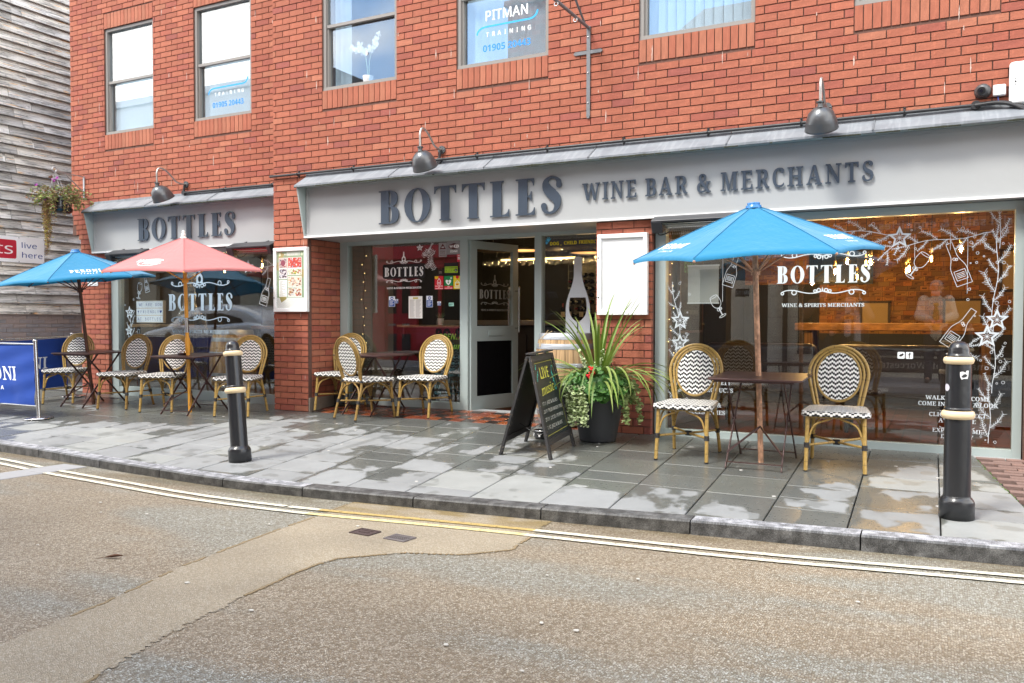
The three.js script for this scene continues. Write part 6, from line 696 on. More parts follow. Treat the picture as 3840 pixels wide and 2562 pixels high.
const weave = std({ map: wMap, bumpMap: wBmp, bumpScale: 0.003, roughness: 0.5 });
const wrapMat = plain(0.02, 0.021, 0.026, 0.45);
function makeChair() {
  const t = new THREE.Group();
  // seat: rounded square cushion of woven strands, pattern 0.115 m a repeat
  const sh = new THREE.Shape(), a = 0.205, f = 0.235, r = 0.06, zb = -0.2, zf = 0.225; sh.moveTo(-a + r, zb); sh.lineTo(a - r, zb); sh.quadraticCurveTo(a, zb, a, zb + r); sh.lineTo(f, zf - r); sh.quadraticCurveTo(f, zf, f - r, zf); sh.lineTo(-f + r, zf); sh.quadraticCurveTo(-f, zf, -f, zf - r); sh.lineTo(-a, zb + r); sh.quadraticCurveTo(-a, zb, -a + r, zb);
  const sg = new THREE.ExtrudeGeometry(sh, { depth: 0.022, bevelEnabled: true, bevelSize: 0.012, bevelThickness: 0.01, bevelSegments: 3, curveSegments: 6 }).rotateX(Math.PI / 2).translate(0, 0.452, 0);
  { const p = sg.attributes.position, n = sg.attributes.normal, u = sg.attributes.uv; for (let i = 0; i < u.count; i++) { const k = 1 / 0.074; if (Math.abs(n.getY(i)) > 0.6) u.setXY(i, p.getX(i) * k * 0.5, p.getZ(i) * k * 0.56); else if (Math.abs(n.getX(i)) > 0.7) u.setXY(i, p.getZ(i) * k * 0.5, p.getY(i) * k); else u.setXY(i, p.getX(i) * k * 0.5, p.getY(i) * k); } }
  mesh('seat', sg, weave, t);
  const by = (y) => -0.2 - (y - 0.44) * 0.24;      // plane of the back
  const C = 0.69, rx = 0.158, ryy = 0.19;
  const og = new THREE.Shape(); og.absellipse(0, 0, rx, ryy, 0, 2 * Math.PI); const bg = new THREE.ExtrudeGeometry(og, { depth: 0.012, bevelEnabled: false, curveSegments: 30 }).translate(0, 0, -0.006); { const p = bg.attributes.position, u = bg.attributes.uv; for (let i = 0; i < u.count; i++) u.setXY(i, p.getX(i) / 0.108 + 0.5, p.getY(i) / 0.074); }
  const tilt = Math.atan(0.24); mesh('backrest', bg.rotateX(-tilt).translate(0, C, by(C)), weave, t);
  const ring = []; for (let i = 0; i < 40; i++) { const q = (i / 40) * 2 * Math.PI, y = C + (ryy + 0.006) * Math.sin(q); ring.push([(rx + 0.006) * Math.cos(q), y, by(y)]); }
  mesh('back_ring', join([tube(ring, 0.0105, 60, 8, true)]), cane, t);
  const hoop = (w, top, foot) => { const pts = []; for (let i = 0; i <= 14; i++) { const q = Math.PI * (i / 14); pts.push([w * Math.cos(q), 0.7 + (top - 0.7) * Math.sin(q), by(0.7 + (top - 0.7) * Math.sin(q))]); } return [[w * 0.9, 0.58, by(0.58)], [w * 0.78, 0.46, by(0.46)]].reverse().concat(pts, [[-w * 0.9, 0.58, by(0.58)], [-w * 0.78, 0.46, by(0.46)]]); };
  mesh('back_hoop', tube(hoop(0.222, 0.925), 0.0135, 60, 8), cane, t); mesh('back_hoop', tube(hoop(0.19, 0.905), 0.011, 60, 8), cane, t);
  for (const s of [-1, 1]) mesh('leg', tube([[s * 0.172, 0.47, by(0.47)], [s * 0.178, 0.4, -0.2], [s * 0.19, 0.2, -0.255], [s * 0.2, 0, -0.305]], 0.0145, 12, 8), cane, t);
  for (const s of [-1, 1]) mesh('leg', tube([[s * 0.2, 0.43, 0.19], [s * 0.204, 0.2, 0.215], [s * 0.208, 0, 0.245]], 0.0155, 8, 8), cane, t);
  for (const s of [-1, 1]) mesh('seat_rail', tube([[s * 0.2, 0.418, 0.19], [s * 0.176, 0.418, -0.195]], 0.012, 2, 8), cane, t); mesh('seat_rail', tube([[-0.2, 0.418, 0.19], [0.2, 0.418, 0.19]], 0.012, 2, 8), cane, t); mesh('seat_rail', tube([[-0.176, 0.418, -0.195], [0.176, 0.418, -0.195]], 0.012, 2, 8), cane, t);
  const arc = (p, q, m) => tube([p, m, q], 0.0085, 14, 6);
  for (const s of [-1, 1]) { mesh('brace', arc([s * 0.2, 0.205, 0.215], [s * 0.03, 0.405, 0.19], [s * 0.15, 0.35, 0.2]), cane, t); mesh('brace', arc([s * 0.2, 0.205, 0.215], [s * 0.185, 0.405, 0.03], [s * 0.195, 0.35, 0.14]), cane, t); mesh('brace', arc([s * 0.19, 0.205, -0.25], [s * 0.185, 0.405, -0.04], [s * 0.188, 0.35, -0.17]), cane, t); mesh('brace', arc([s * 0.19, 0.205, -0.25], [s * 0.03, 0.405, -0.195], [s * 0.14, 0.35, -0.22]), cane, t); }
  for (const s of [-1, 1]) mesh('stretcher', tube([[s * 0.204, 0.2, 0.215], [s * 0.03, 0.198, 0.02], [s * -0.19, 0.2, -0.253]], 0.01, 14, 7), cane, t);
  for (const [x, y, z, rx2, rz, L] of [[0.204, 0.2, 0.215, 0, 0, 0.04], [-0.204, 0.2, 0.215, 0, 0, 0.04], [0.19, 0.2, -0.254, 0.2, 0, 0.04], [-0.19, 0.2, -0.254, 0.2, 0, 0.04], [0.174, 0.43, -0.198, 0.2, 0, 0.034], [-0.174, 0.43, -0.198, 0.2, 0, 0.034]]) { const b = [...Array(4)].map((_, i) => new THREE.TorusGeometry(0.0175, 0.0045, 5, 12).rotateX(Math.PI / 2).translate(0, (i - 1.5) * L / 4, 0)); mesh('binding', join(b).applyMatrix4(M4(x, y, z, rx2, 0, rz)), wrapMat, t); }
  mesh('binding', cyl(0.022, 0.022, 0.05, 0, 0.198, -0.01, 10, 0, 0, Math.PI / 2), wrapMat, t);
  for (const [x, z] of [[0.208, 0.245], [-0.208, 0.245], [0.2, -0.305], [-0.2, -0.305]]) mesh('foot_cap', cyl(0.0155, 0.0165, 0.012, x, 0.006, z, 10), blackPlastic, t);
  return t;
}
const chair0 = makeChair();
const chairSpots = [
  [[-3.22, py(0.5), 0.53], 0.42, 'leftmost wicker bistro chair, beside the blue banner and under the left blue parasol'],
  [[-1.985, py(0.59), 0.6], 0.25, 'second wicker bistro chair from the left, between the left table and the red parasol'],
  [[-1.24, py(0.57), 0.58], 0.35, 'third wicker bistro chair from the left, partly behind the yellow parasol pole'],
  [[-0.06, py(0.47), 0.5], 0.34, 'wicker bistro chair standing behind the leaning bollard'],
  [[0.83, 0.02, -0.25], 0.2, 'wicker bistro chair against the brick pier, mostly hidden behind another chair'],
  [[1.53, py(0.15) + 0.004, 0.14], Math.PI - 0.28, 'wicker bistro chair by the entrance turned with its back to the street'],
  [[2.06, 0.012, -0.25], 0.02, 'wicker bistro chair facing the street close to the open door'],
  [[5.485, py(0.95), 0.95], 0.02, 'wicker bistro chair left of the right-hand table, next to the planter'],
  [[6.645, py(0.92), 0.92], 0.06, 'rightmost wicker bistro chair, right of the table under the big blue parasol'],
];
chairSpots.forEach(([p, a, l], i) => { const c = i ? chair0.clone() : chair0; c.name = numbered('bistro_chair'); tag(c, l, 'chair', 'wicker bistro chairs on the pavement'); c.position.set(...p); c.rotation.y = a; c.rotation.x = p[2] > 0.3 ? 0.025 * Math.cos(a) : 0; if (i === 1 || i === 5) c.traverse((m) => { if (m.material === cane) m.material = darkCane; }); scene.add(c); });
// ---------- folding tables ----------
const rustBrown = std({ color: lin(0.062, 0.03, 0.028), roughness: 0.36, metalness: 0.25, bumpMap: softB, bumpScale: 0.002 });
function makeTable() {
  const t = new THREE.Group(), H = 0.7; mesh('tabletop', (() => { const s = new THREE.Shape(), a = 0.35, r = 0.05; s.moveTo(-a + r, -a); s.lineTo(a - r, -a); s.quadraticCurveTo(a, -a, a, -a + r); s.lineTo(a, a - r); s.quadraticCurveTo(a, a, a - r, a); s.lineTo(-a + r, a); s.quadraticCurveTo(-a, a, -a, a - r); s.lineTo(-a, -a + r); s.quadraticCurveTo(-a, -a, -a + r, -a); const hole = new THREE.Path(); hole.absellipse(0, 0, 0.026, 0.026, 0, 6.2832); s.holes.push(hole); return new THREE.ExtrudeGeometry(s, { depth: 0.008, bevelEnabled: true, bevelSize: 0.004, bevelThickness: 0.004, bevelSegments: 2, curveSegments: 6 }).rotateX(Math.PI / 2).translate(0, H, 0); })(), rustBrown, t);
  for (const q of [-0.33, 0.33]) mesh('edge_rail', bar([-0.3, H - 0.02, q], [0.3, H - 0.02, q], 0.02, 0.012), rustBrown, t);
  for (const s of [-1, 1]) { mesh('leg', bar([s * 0.21, 0.0, 0.33], [s * 0.2, H - 0.02, -0.26], 0.008, 0.022), rustBrown, t); mesh('leg', bar([s * 0.225, 0.0, -0.33], [s * 0.215, H - 0.02, 0.26], 0.008, 0.022), rustBrown, t); mesh('pivot', cyl(0.009, 0.009, 0.03, s * 0.212, 0.352, 0, 10, 0, 0, Math.PI / 2), rustBrown, t); }
  mesh('cross_bar', bar([-0.21, 0.05, 0.306], [0.21, 0.05, 0.306], 0.022, 0.006), rustBrown, t); mesh('cross_bar', bar([-0.225, 0.05, -0.306], [0.225, 0.05, -0.306], 0.022, 0.006), rustBrown, t);
  mesh('stay', bar([-0.21, 0.12, 0.28], [0.0, 0.3, 0.04], 0.006, 0.016), rustBrown, t); mesh('stay', bar([0.21, 0.12, 0.28], [0.0, 0.3, 0.04], 0.006, 0.016), rustBrown, t);
  return t;
}
const table0 = makeTable();
[[[-2.64, py(0.56), 0.57], 0.03, 'brown folding metal table under the left blue parasol'], [[-0.77, py(0.57), 0.56], 0.06, 'brown folding metal table under the red parasol, ashtray on it'], [[1.36, 0.008, -0.235], -0.05, 'brown folding metal table in the entrance recess between three chairs'], [[6.085, py(0.97), 0.98], 0.0, 'brown folding metal table under the right-hand blue parasol']].forEach(([p, a, l], i) => { const c = i ? table0.clone() : table0; c.name = numbered('folding_table'); tag(c, l, 'table', 'brown folding metal tables'); c.position.set(...p); c.rotation.y = a; c.rotation.x = p[2] > 0.3 ? 0.025 : 0; scene.add(c); });
{ const a = thing('ashtray', 'small round steel ashtray on the table beside the yellow parasol pole', 'ashtray', [-0.86, py(0.55) + 0.704, 0.66]); mesh('dish', lathe([[0.001, 0.004], [0.044, 0.004], [0.05, 0.03], [0.055, 0.03], [0.048, 0], [0.001, 0]], 24), steel, a); mesh('lid', lathe([[0.05, 0.03], [0.052, 0.042], [0.03, 0.046], [0.029, 0.043]], 24), steel, a); }
// ---------- parasols ----------
function parasol(o) {
  const t = thing('parasol', o.label, 'parasol', o.base, 0, undefined), ax = V(o.tx, 1, o.tz).normalize(), e1 = V(1, 0, 0).addScaledVector(ax, -ax.x).normalize(), e2 = new THREE.Vector3().crossVectors(e1, ax), L = o.L, Rr = o.R, h = o.h;
  const at = (r, ang, d) => ax.clone().multiplyScalar(L - d).addScaledVector(e1, r * Math.cos(ang)).addScaledVector(e2, r * Math.sin(ang));
  const cloth = phy({ color: lin(...o.color), roughness: 0.92, transmission: 0.16, thickness: 0, side: THREE.DoubleSide, bumpMap: softB, bumpScale: 0.004 });
  const prof = (s) => h * (0.90 * s + 0.10 * s * s) ;     // drop of a rib at radius share s
  const rows = 20, cols = 14;
  for (let k = 0; k < 6; k++) {
    const a0 = o.rot + (k * Math.PI) / 3, a1 = a0 + Math.PI / 3, pos = [], uv = [], idx = [];
    const surf = (s, c) => { const A = at(Rr * s, a0, prof(s)), B = at(Rr * s, a1, prof(s)), p = A.lerp(B, c), m = Math.sin(Math.PI * c); p.addScaledVector(ax, -0.032 * m * s * (1 - s) * 2 + 0.022 * m * s * s * s); p.addScaledVector(ax, 0.016 * s * (fbm(s * 4 + k * 7, c * 5, 451, 4) - 0.5) * m); return p; };
    for (let i = 0; i <= rows; i++) for (let j = 0; j <= cols; j++) { const s = lerp(0.035, 1, i / rows), p = surf(s, j / cols); pos.push(p.x, p.y, p.z); uv.push((j / cols) * 2, s * 2); }
    for (let j = 0; j <= cols; j++) { const p = surf(1, j / cols).addScaledVector(ax, -0.024); pos.push(p.x, p.y, p.z); uv.push((j / cols) * 2, 2.05); }
    for (let i = 0; i <= rows; i++) for (let j = 0; j < cols; j++) { const q = i * (cols + 1) + j; idx.push(q, q + 1, q + cols + 1, q + 1, q + cols + 2, q + cols + 1); }
    const g = new THREE.BufferGeometry(); g.setAttribute('position', new THREE.Float32BufferAttribute(pos, 3)); g.setAttribute('uv', new THREE.Float32BufferAttribute(uv, 2)); g.setIndex(idx); g.computeVertexNormals(); const pm = mesh('canopy_panel', g, cloth, t); mesh('seam', tube([0.04, 0.3, 0.6, 0.85, 1].map((s) => surf(s, 0).addScaledVector(ax, 0.002).toArray()), 0.0042, 16, 5), cloth, pm);
    const pr = o.prints && o.prints[k]; if (pr) { // printed lettering lies on the cloth
      const [tex, s0, s1, c0, c1] = pr, n = 8, P2 = [], U2 = [], I2 = []; for (let i = 0; i <= n; i++) for (let j = 0; j <= n; j++) { const s = lerp(s1, s0, i / n), cc = lerp(c0, c1, j / n); const p = surf(s, 0.5 + (cc - 0.5) / s * 1).addScaledVector(ax, 0.004); P2.push(p.x, p.y, p.z); U2.push(1 - j / n, i / n); } for (let i = 0; i < n; i++) for (let j = 0; j < n; j++) { const q = i * (n + 1) + j; I2.push(q, q + 1, q + n + 1, q + 1, q + n + 2, q + n + 1); } const g2 = new THREE.BufferGeometry(); g2.setAttribute('position', new THREE.Float32BufferAttribute(P2, 3)); g2.setAttribute('uv', new THREE.Float32BufferAttribute(U2, 2)); g2.setIndex(I2); g2.computeVertexNormals(); mesh('lettering', g2, std({ map: tex, transparent: true, alphaTest: 0.4, roughness: 0.9, side: THREE.DoubleSide }), pm);
    }
    const ra = at(0.03, a0, 0.05), rb = at(Rr * 0.99, a0, prof(1) + 0.02), rm = at(Rr * 0.55, a0, prof(0.55) + 0.022), ru = at(0.025, a0, 0.42 + 0.1);
    mesh('rib', join([rod(ra.toArray(), rm.toArray(), 0.008, 0.008, 6), rod(rm.toArray(), rb.toArray(), 0.008, 0.006, 6), ball(0.012, ...rb.toArray(), 8)]), o.wood, t); mesh('strut', rod(ru.toArray(), rm.toArray(), 0.007, 0.007, 6), o.wood, t);
  }
  const tip = ax.clone().multiplyScalar(L - 0.02), q = new THREE.Quaternion().setFromUnitVectors(V(0, 1, 0), ax), place = (g, d) => g.applyMatrix4(new THREE.Matrix4().compose(ax.clone().multiplyScalar(d), q, V(1, 1, 1)));
  if (o.split) { mesh('pole', join([place(cyl(0.021, 0.021, o.split[0], 0, o.split[0] / 2, 0, 16), 0)]), o.pole, t); mesh('pole_sleeve', place(cyl(0.021, 0.021, o.split[1] - o.split[0], 0, (o.split[0] + o.split[1]) / 2, 0, 16), 0), steel, t); mesh('pole_collar', place(lathe([[0.022, 0], [0.03, 0.02], [0.03, 0.16], [0.022, 0.18]], 16), o.split[0] - 0.24), o.pole, t); mesh('pole', place(cyl(0.021, 0.021, L - 0.04 - o.split[1], 0, (L - 0.04 + o.split[1]) / 2, 0, 16), 0), o.pole, t); } else mesh('pole', rod([0, 0, 0], tip.toArray(), 0.0215, 0.0215, 18), o.pole, t);
  mesh('hub', join([place(cyl(0.036, 0.036, 0.05, 0, 0, 0, 16), L - 0.06), place(cyl(0.036, 0.036, 0.05, 0, 0, 0, 16), L - 0.52)]), o.wood, t);
  mesh('finial', place(o.finial === 'knob' ? lathe([[0.036, -0.015], [0.037, 0.0], [0.02, 0.012], [0.026, 0.026], [0.026, 0.04], [0.012, 0.05], [0.018, 0.062], [0.016, 0.076], [0.001, 0.084]], 20) : lathe([[0.062, -0.02], [0.058, 0.0], [0.046, 0.003], [0.05, 0.014], [0.046, 0.022], [0.001, 0.025]], 24), L), o.cap, t);
  return t;
}
const peroni = ctex(512, 256, (g) => { g.clearRect(0, 0, 512, 256); g.fillStyle = '#f6f8fa'; g.font = 'bold 118px serif'; let px = 14; for (const c of 'PERONI') { const w = g.measureText(c).width * 0.82; g.save(); g.translate(px, 132); g.scale(0.82, 1.15); g.fillText(c, 0, 0); g.restore(); px += w + 14; } g.font = 'bold 44px sans-serif'; [...'ITALIA'].forEach((c, i) => g.fillText(c, 150 + i * 43, 200)); });
const martini = ctex(512, 256, (g) => { g.clearRect(0, 0, 512, 256); g.fillStyle = g.strokeStyle = '#fbf4f2'; g.font = 'italic 900 92px sans-serif'; g.textAlign = 'center'; g.fillText('MARTINI', 236, 120, 420); g.font = 'italic 900 82px sans-serif'; g.fillText('FIERO', 300, 186, 300); g.lineWidth = 10; g.beginPath(); g.ellipse(290, 128, 190, 100, -0.1, 2.2, 5.9); g.stroke(); g.beginPath(); g.ellipse(290, 128, 190, 100, -0.1, 0.3, 2.5); g.stroke(); });
const blue = [0.008, 0.18, 0.35], woodP = oak(0.9, 0.55, 0.4, 0.5), darkWood = oak(0.16, 0.06, 0.035, 0.5), yellowWood = plain(0.72, 0.34, 0.04, 0.4, { bumpMap: softB, bumpScale: 0.002 });
parasol({ label: 'bright blue parasol with a pale wooden pole over the right-hand table', base: [6.08, -0.024, 0.95], tx: -0.02, tz: 0.091, L: 2.052, R: 0.952, rot: -0.262, h: 0.38, color: blue, pole: woodP, wood: woodP, cap: plain(0.02, 0.16, 0.42, 0.25), prints: { 2: [peroni, 0.68, 0.95, 0.42, 0.86], 0: [peroni, 0.68, 0.95, 0.2, 0.64] } });
parasol({ label: 'faded red parasol with a white knob and a yellow wooden pole', base: [-0.783, -0.015, 0.613], tx: 0.024, tz: 0.058, L: 2.128, R: 0.991, rot: -0.316, h: 0.396, color: [0.47, 0.165, 0.165], pole: yellowWood, wood: yellowWood, cap: plain(0.75, 0.7, 0.66, 0.45), finial: 'knob', split: [0.98, 1.16], prints: { 1: [martini, 0.66, 0.94, 0.34, 0.72] } });
parasol({ label: 'blue parasol with a dark brown leaning pole at the left by the banners', base: [-2.685, -0.013, 0.54], tx: -0.041, tz: 0.089, L: 2.041, R: 0.963, rot: -0.08, h: 0.386, color: blue, pole: darkWood, wood: darkWood, cap: plain(0.02, 0.16, 0.42, 0.25), prints: { 0: [peroni, 0.68, 0.95, 0.3, 0.72] } });
// ---------- bollards ----------
const cream2 = plain(0.68, 0.54, 0.34, 0.4, { bumpMap: softB, bumpScale: 0.002 }), gloss = phy({ color: lin(0.014, 0.015, 0.018), roughness: 0.3, clearcoat: 0.25, clearcoatRoughness: 0.1, bumpMap: softB, bumpScale: 0.003 });
function bollard(label, base, lean, s) {
  const t = thing('bollard', label, 'bollard', base, 0, 'black iron bollards along the kerb'); t.rotation.set(lean[0], 0, lean[1]); t.scale.setScalar(s);
  mesh('foot', lathe([[0.001, 0], [0.098, 0], [0.098, 0.098], [0.09, 0.115], [0.078, 0.13]], 36), gloss, t); mesh('shaft', lathe([[0.078, 0.13], [0.075, 0.14], [0.073, 0.6], [0.0725, 0.61]], 36), gloss, t); mesh('shaft', lathe([[0.07, 0.655], [0.069, 0.94], [0.066, 0.95]], 36), gloss, t);
  mesh('painted_band', lathe([[0.072, 0.6], [0.086, 0.605], [0.093, 0.625], [0.086, 0.646], [0.072, 0.652]], 36), cream2, t); mesh('ring', lathe([[0.071, 0.652], [0.078, 0.656], [0.078, 0.664], [0.07, 0.67]], 36), gloss, t); mesh('painted_band', lathe([[0.069, 0.93], [0.079, 0.935], [0.085, 0.953], [0.079, 0.97], [0.066, 0.975]], 36), cream2, t); mesh('cap', lathe([[0.066, 0.972], [0.068, 0.98], [0.064, 0.99], [0.058, 0.998], [0.058, 1.02], [0.05, 1.046], [0.03, 1.064], [0.001, 1.07]], 32), gloss, t);
  return t;
}
const bR = bollard('upright black bollard with two cream bands at the right, a torn sticker on it', [7.444, py(2.16), 2.2], [0, 0], 0.985);
{ const st = new THREE.Shape(); [[-0.026, 0.02], [-0.01, 0.024], [0.004, 0.018], [0.012, 0.03], [0.026, 0.03], [0.024, 0.0], [0.018, -0.02], [-0.004, -0.018], [-0.016, -0.024], [-0.024, -0.01]].forEach((p, i) => (i ? st.lineTo(...p) : st.moveTo(...p))); const wrap = (g, y, a, r) => { const p = g.attributes.position; for (let i = 0; i < p.count; i++) { const q = a + p.getX(i) / r; p.setXYZ(i, (r + 0.001) * Math.sin(q), y + p.getY(i), (r + 0.001) * Math.cos(q)); } g.computeVertexNormals(); return g; }; mesh('torn_sticker', wrap(new THREE.ShapeGeometry(st), 0.865, 0.45, 0.0697), plain(0.75, 0.76, 0.78, 0.6), bR); mesh('round_sticker', wrap(new THREE.CircleGeometry(0.022, 20), 0.79, -1.05, 0.0702), plain(0.6, 0.58, 0.66, 0.5), bR); }
bollard('leaning black bollard with two cream bands in the middle of the pavement edge', [2.15, py(2.65), 2.68], [-0.02, 0.105], 0.95);
{ const b2 = bollard('black bollard on the near pavement, only seen mirrored in the big window', [7.7, 0.03, 7.3], [0, 0], 1); b2.position.set(7.78, 0.03, 7.06); }
// ---------- planter ----------
const leafMat = (r, g, b, t = 0.3) => phy({ color: lin(r, g, b), roughness: 0.55, transmission: t, thickness: 0, side: THREE.DoubleSide });
{
  const p = thing('planter', 'dark grey pot with spiky leaves, geranium and pale trailing plant beside the chalk board', 'planter', [4.5, py(0.5), 0.5]), H = 0.46;
  mesh('pot', lathe([[0.001, 0], [0.165, 0], [0.172, 0.012], [0.232, 0.355], [0.245, 0.365], [0.255, 0.445], [0.262, 0.45], [0.262, H], [0.24, H], [0.225, 0.4], [0.001, 0.4]], 44), plain(0.035, 0.038, 0.044, 0.5, { bumpMap: grainB, bumpScale: 0.001 }), p);
  mesh('soil', cyl(0.228, 0.228, 0.03, 0, 0.405, 0, 30), plain(0.03, 0.02, 0.014, 0.95), p);
  const rp = rng(303);
  // strap leaves: folded arching blades
  const blade = (az, len, lift, droop, w, base) => {
    const n = 18, pos = [], uv = [], idx = []; const d = [Math.cos(az), Math.sin(az)], sd = [-d[1], d[0]]; let r = 0.015, y = base, el = lift; const tw = (rp() - 0.5) * 0.5;
    for (let i = 0; i <= n; i++) { const t = i / n, ww = w * Math.min(1, 0.55 + 2.2 * t) * Math.pow(1 - t, 0.6) * (t < 1 ? 1 : 0) + 0.0006, f = 0.35 * ww; for (const k of [-1, 0, 1]) { const s = k * ww; const c = Math.cos(tw * t), q = Math.sin(tw * t); pos.push(d[0] * r + sd[0] * s * c, y + (k ? f : 0) + s * q, d[1] * r + sd[1] * s * c); uv.push((k + 1) / 2, t); } const st = len / n; r += st * Math.cos(el); y += st * Math.sin(el); el -= droop / n * (0.4 + 1.6 * t); }
    for (let i = 0; i < n; i++) for (let k = 0; k < 2; k++) { const a = i * 3 + k; idx.push(a, a + 1, a + 3, a + 1, a + 4, a + 3); }
    const g = new THREE.BufferGeometry(); g.setAttribute('position', new THREE.Float32BufferAttribute(pos, 3)); g.setAttribute('uv', new THREE.Float32BufferAttribute(uv, 2)); g.setIndex(idx); g.computeVertexNormals(); return g;
  };
  const stripe = dtex(32, 64, (i, j) => { const v = 0.82 + 0.25 * Math.abs(Math.sin(i * 0.9)) * h2(i, 1, 2) - (i > 14 && i < 18 ? 0.12 : 0); return [v, v, v * 0.9]; }, true, false);
  const bm = [[0.25, 0.38, 0.06], [0.19, 0.31, 0.055], [0.32, 0.43, 0.11], [0.14, 0.24, 0.04]].map((c) => { const m = leafMat(...c, 0.28); m.map = stripe; return m; });
  for (let i = 0; i < 30; i++) { const az = i * 2.399 + rp() * 0.4; mesh('strap_leaf', blade(az, 0.66 + 0.3 * rp(), 1.5 - 0.5 * rp(), 0.25 + 0.6 * rp(), 0.017 + 0.007 * rp(), 0.52), bm[Math.floor(rp() * 3)], p); }
  for (let i = 0; i < 44; i++) { const az = i * 2.399 + 1 + rp() * 0.5; mesh('strap_leaf', blade(az, 0.7 + 0.3 * rp(), 0.75 - 0.35 * rp(), 1.3 + 0.9 * rp(), 0.015 + 0.006 * rp(), 0.5), bm[Math.floor(rp() * 4)], p); }
  for (const [az, len, lift, dr] of [[0.75, 0.85, 0.85, 2.3], [0.55, 0.9, 0.7, 1.9], [-0.1, 1.0, 0.75, 1.9], [0.2, 1.0, 0.55, 1.5], [1.0, 0.85, 0.9, 2.6], [0.9, 0.8, 0.85, 2.4], [1.35, 0.75, 0.8, 2.7], [0.3, 0.85, 0.6, 1.6], [0.05, 0.95, 0.7, 1.9], [1.9, 0.75, 0.8, 2.6], [-0.25, 0.85, 0.8, 1.7], [2.9, 0.8, 0.6, 1.2], [3.4, 0.85, 0.7, 1.5]]) mesh('strap_leaf', blade(az, len, lift, dr, 0.02, 0.5), bm[2], p);
  mesh('stem', cyl(0.03, 0.025, 0.14, 0, 0.47, 0, 10), plain(0.12, 0.08, 0.04, 0.9), p);
  // geranium: scalloped round leaves on stalks, massed over the rim
  const ger = (() => { const n = 40, pos = [0, 0, 0], idx = [], uv = [0.5, 0.5]; for (let ring = 1; ring <= 3; ring++) for (let i = 0; i < n; i++) { const a = (i / n) * 2 * Math.PI * 0.94 + 0.19, r = (ring / 3) * (1 + (ring === 3 ? 0.1 * Math.cos(a * 7) + 0.035 * Math.cos(a * 21) : 0)), x = r * Math.cos(a), z = r * Math.sin(a); pos.push(x, 0.1 * r * r + 0.06 * r * Math.cos(a * 7), z); uv.push(0.5 + x / 2.4, 0.5 + z / 2.4); } for (let i = 0; i < n - 1; i++) { idx.push(0, 1 + i + 1, 1 + i); for (let k = 0; k < 2; k++) { const a = 1 + k * n + i, b = a + n; idx.push(a, a + 1, b, a + 1, b + 1, b); } } const g = new THREE.BufferGeometry(); g.setAttribute('position', new THREE.Float32BufferAttribute(pos, 3)); g.setAttribute('uv', new THREE.Float32BufferAttribute(uv, 2)); g.setIndex(idx); g.computeVertexNormals(); return g; })();
  const vein = dtex(128, 128, (i, j) => { const x = (i - 64) / 53, y = (j - 64) / 53, r = Math.hypot(x, y), a = Math.atan2(y, x); const v = Math.abs(((a * 7) / (2 * Math.PI) % 1 + 1) % 1 - 0.5) < 0.035 + 0.02 / (r + 0.1) && r > 0.05 ? 1.25 : 1, zone = r > 0.45 && r < 0.62 ? 0.85 : 1; return [0.72 * v * zone, 0.76 * v * zone, 0.7 * v * zone]; }, true, false);
  const gmats = [[0.13, 0.36, 0.07], [0.1, 0.28, 0.06], [0.2, 0.45, 0.1]].map((c) => { const m = leafMat(...c, 0.25); m.map = vein; return m; });
  for (let i = 0; i < 190; i++) { const az = rp() * 2 * Math.PI, rad = 0.06 + 0.31 * Math.sqrt(rp()), y = 0.5 + 0.26 * Math.cos((rad / 0.37) * 1.4) * (0.55 + 0.5 * rp()) - 0.03, s = 0.042 + 0.028 * rp(); const m = mesh('geranium_leaf', ger, gmats[i % 3], p); m.position.set(rad * Math.cos(az), y, rad * Math.sin(az)); m.scale.setScalar(s); m.rotation.set(0.5 * (rp() - 0.5) + 0.75 * Math.sin(az) * rad / 0.3, rp() * 6.3, -0.75 * Math.cos(az) * rad / 0.3 + 0.5 * (rp() - 0.5), 'XZY'); }
  for (let i = 0; i < 80; i++) { const az = 0.2 + rp() * 2.7, rad = 0.25 + 0.12 * rp(), s = 0.038 + 0.026 * rp(); const m = mesh('geranium_leaf', ger, gmats[i % 3], p); m.position.set(rad * Math.cos(az), 0.4 + 0.2 * rp(), rad * Math.sin(az)); m.scale.setScalar(s); m.rotation.set(1.0 * Math.sin(az) + 0.4 * (rp() - 0.5), rp() * 6.3, -1.0 * Math.cos(az) + 0.4 * (rp() - 0.5), 'XZY'); }
  const stk = []; for (let i = 0; i < 50; i++) { const az = rp() * 6.3, r = 0.1 + 0.2 * rp(); stk.push(rod([0.08 * Math.cos(az), 0.42, 0.08 * Math.sin(az)], [r * Math.cos(az), 0.48 + 0.18 * rp(), r * Math.sin(az)], 0.003, 0.002, 5)); } mesh('stalks', join(stk), plain(0.1, 0.16, 0.05, 0.7), p).userData.kind = 'stuff';
  const fl = new THREE.SphereGeometry(0.012, 7, 5).scale(1, 0.5, 1); const red = plain(0.62, 0.008, 0.012, 0.5); for (let k = 0; k < 3; k++) { const b = []; const c = [[0.03, 0.69, 0.26], [0.05, 0.65, 0.28], [0.025, 0.625, 0.29]][k]; for (let i = 0; i < 16; i++) b.push(fl.clone().rotateX(rp() * 3).rotateY(rp() * 3).translate(c[0] + rr(-0.022, 0.022), c[1] + rr(-0.016, 0.016), c[2] + rr(-0.02, 0.02))); mesh('flower_head', join(b), red, p); }
  // pale trailing plant: strings of small rounded leaves spilling over the front left
  const sm = new THREE.CircleGeometry(1, 7), trailM = phy({ color: lin(1, 1, 1), roughness: 0.8, transmission: 0.2, thickness: 0, side: THREE.DoubleSide }); { const q = sm.attributes.position; for (let i = 0; i < q.count; i++) q.setZ(i, 0.25 * (q.getX(i) ** 2)); sm.computeVertexNormals(); }
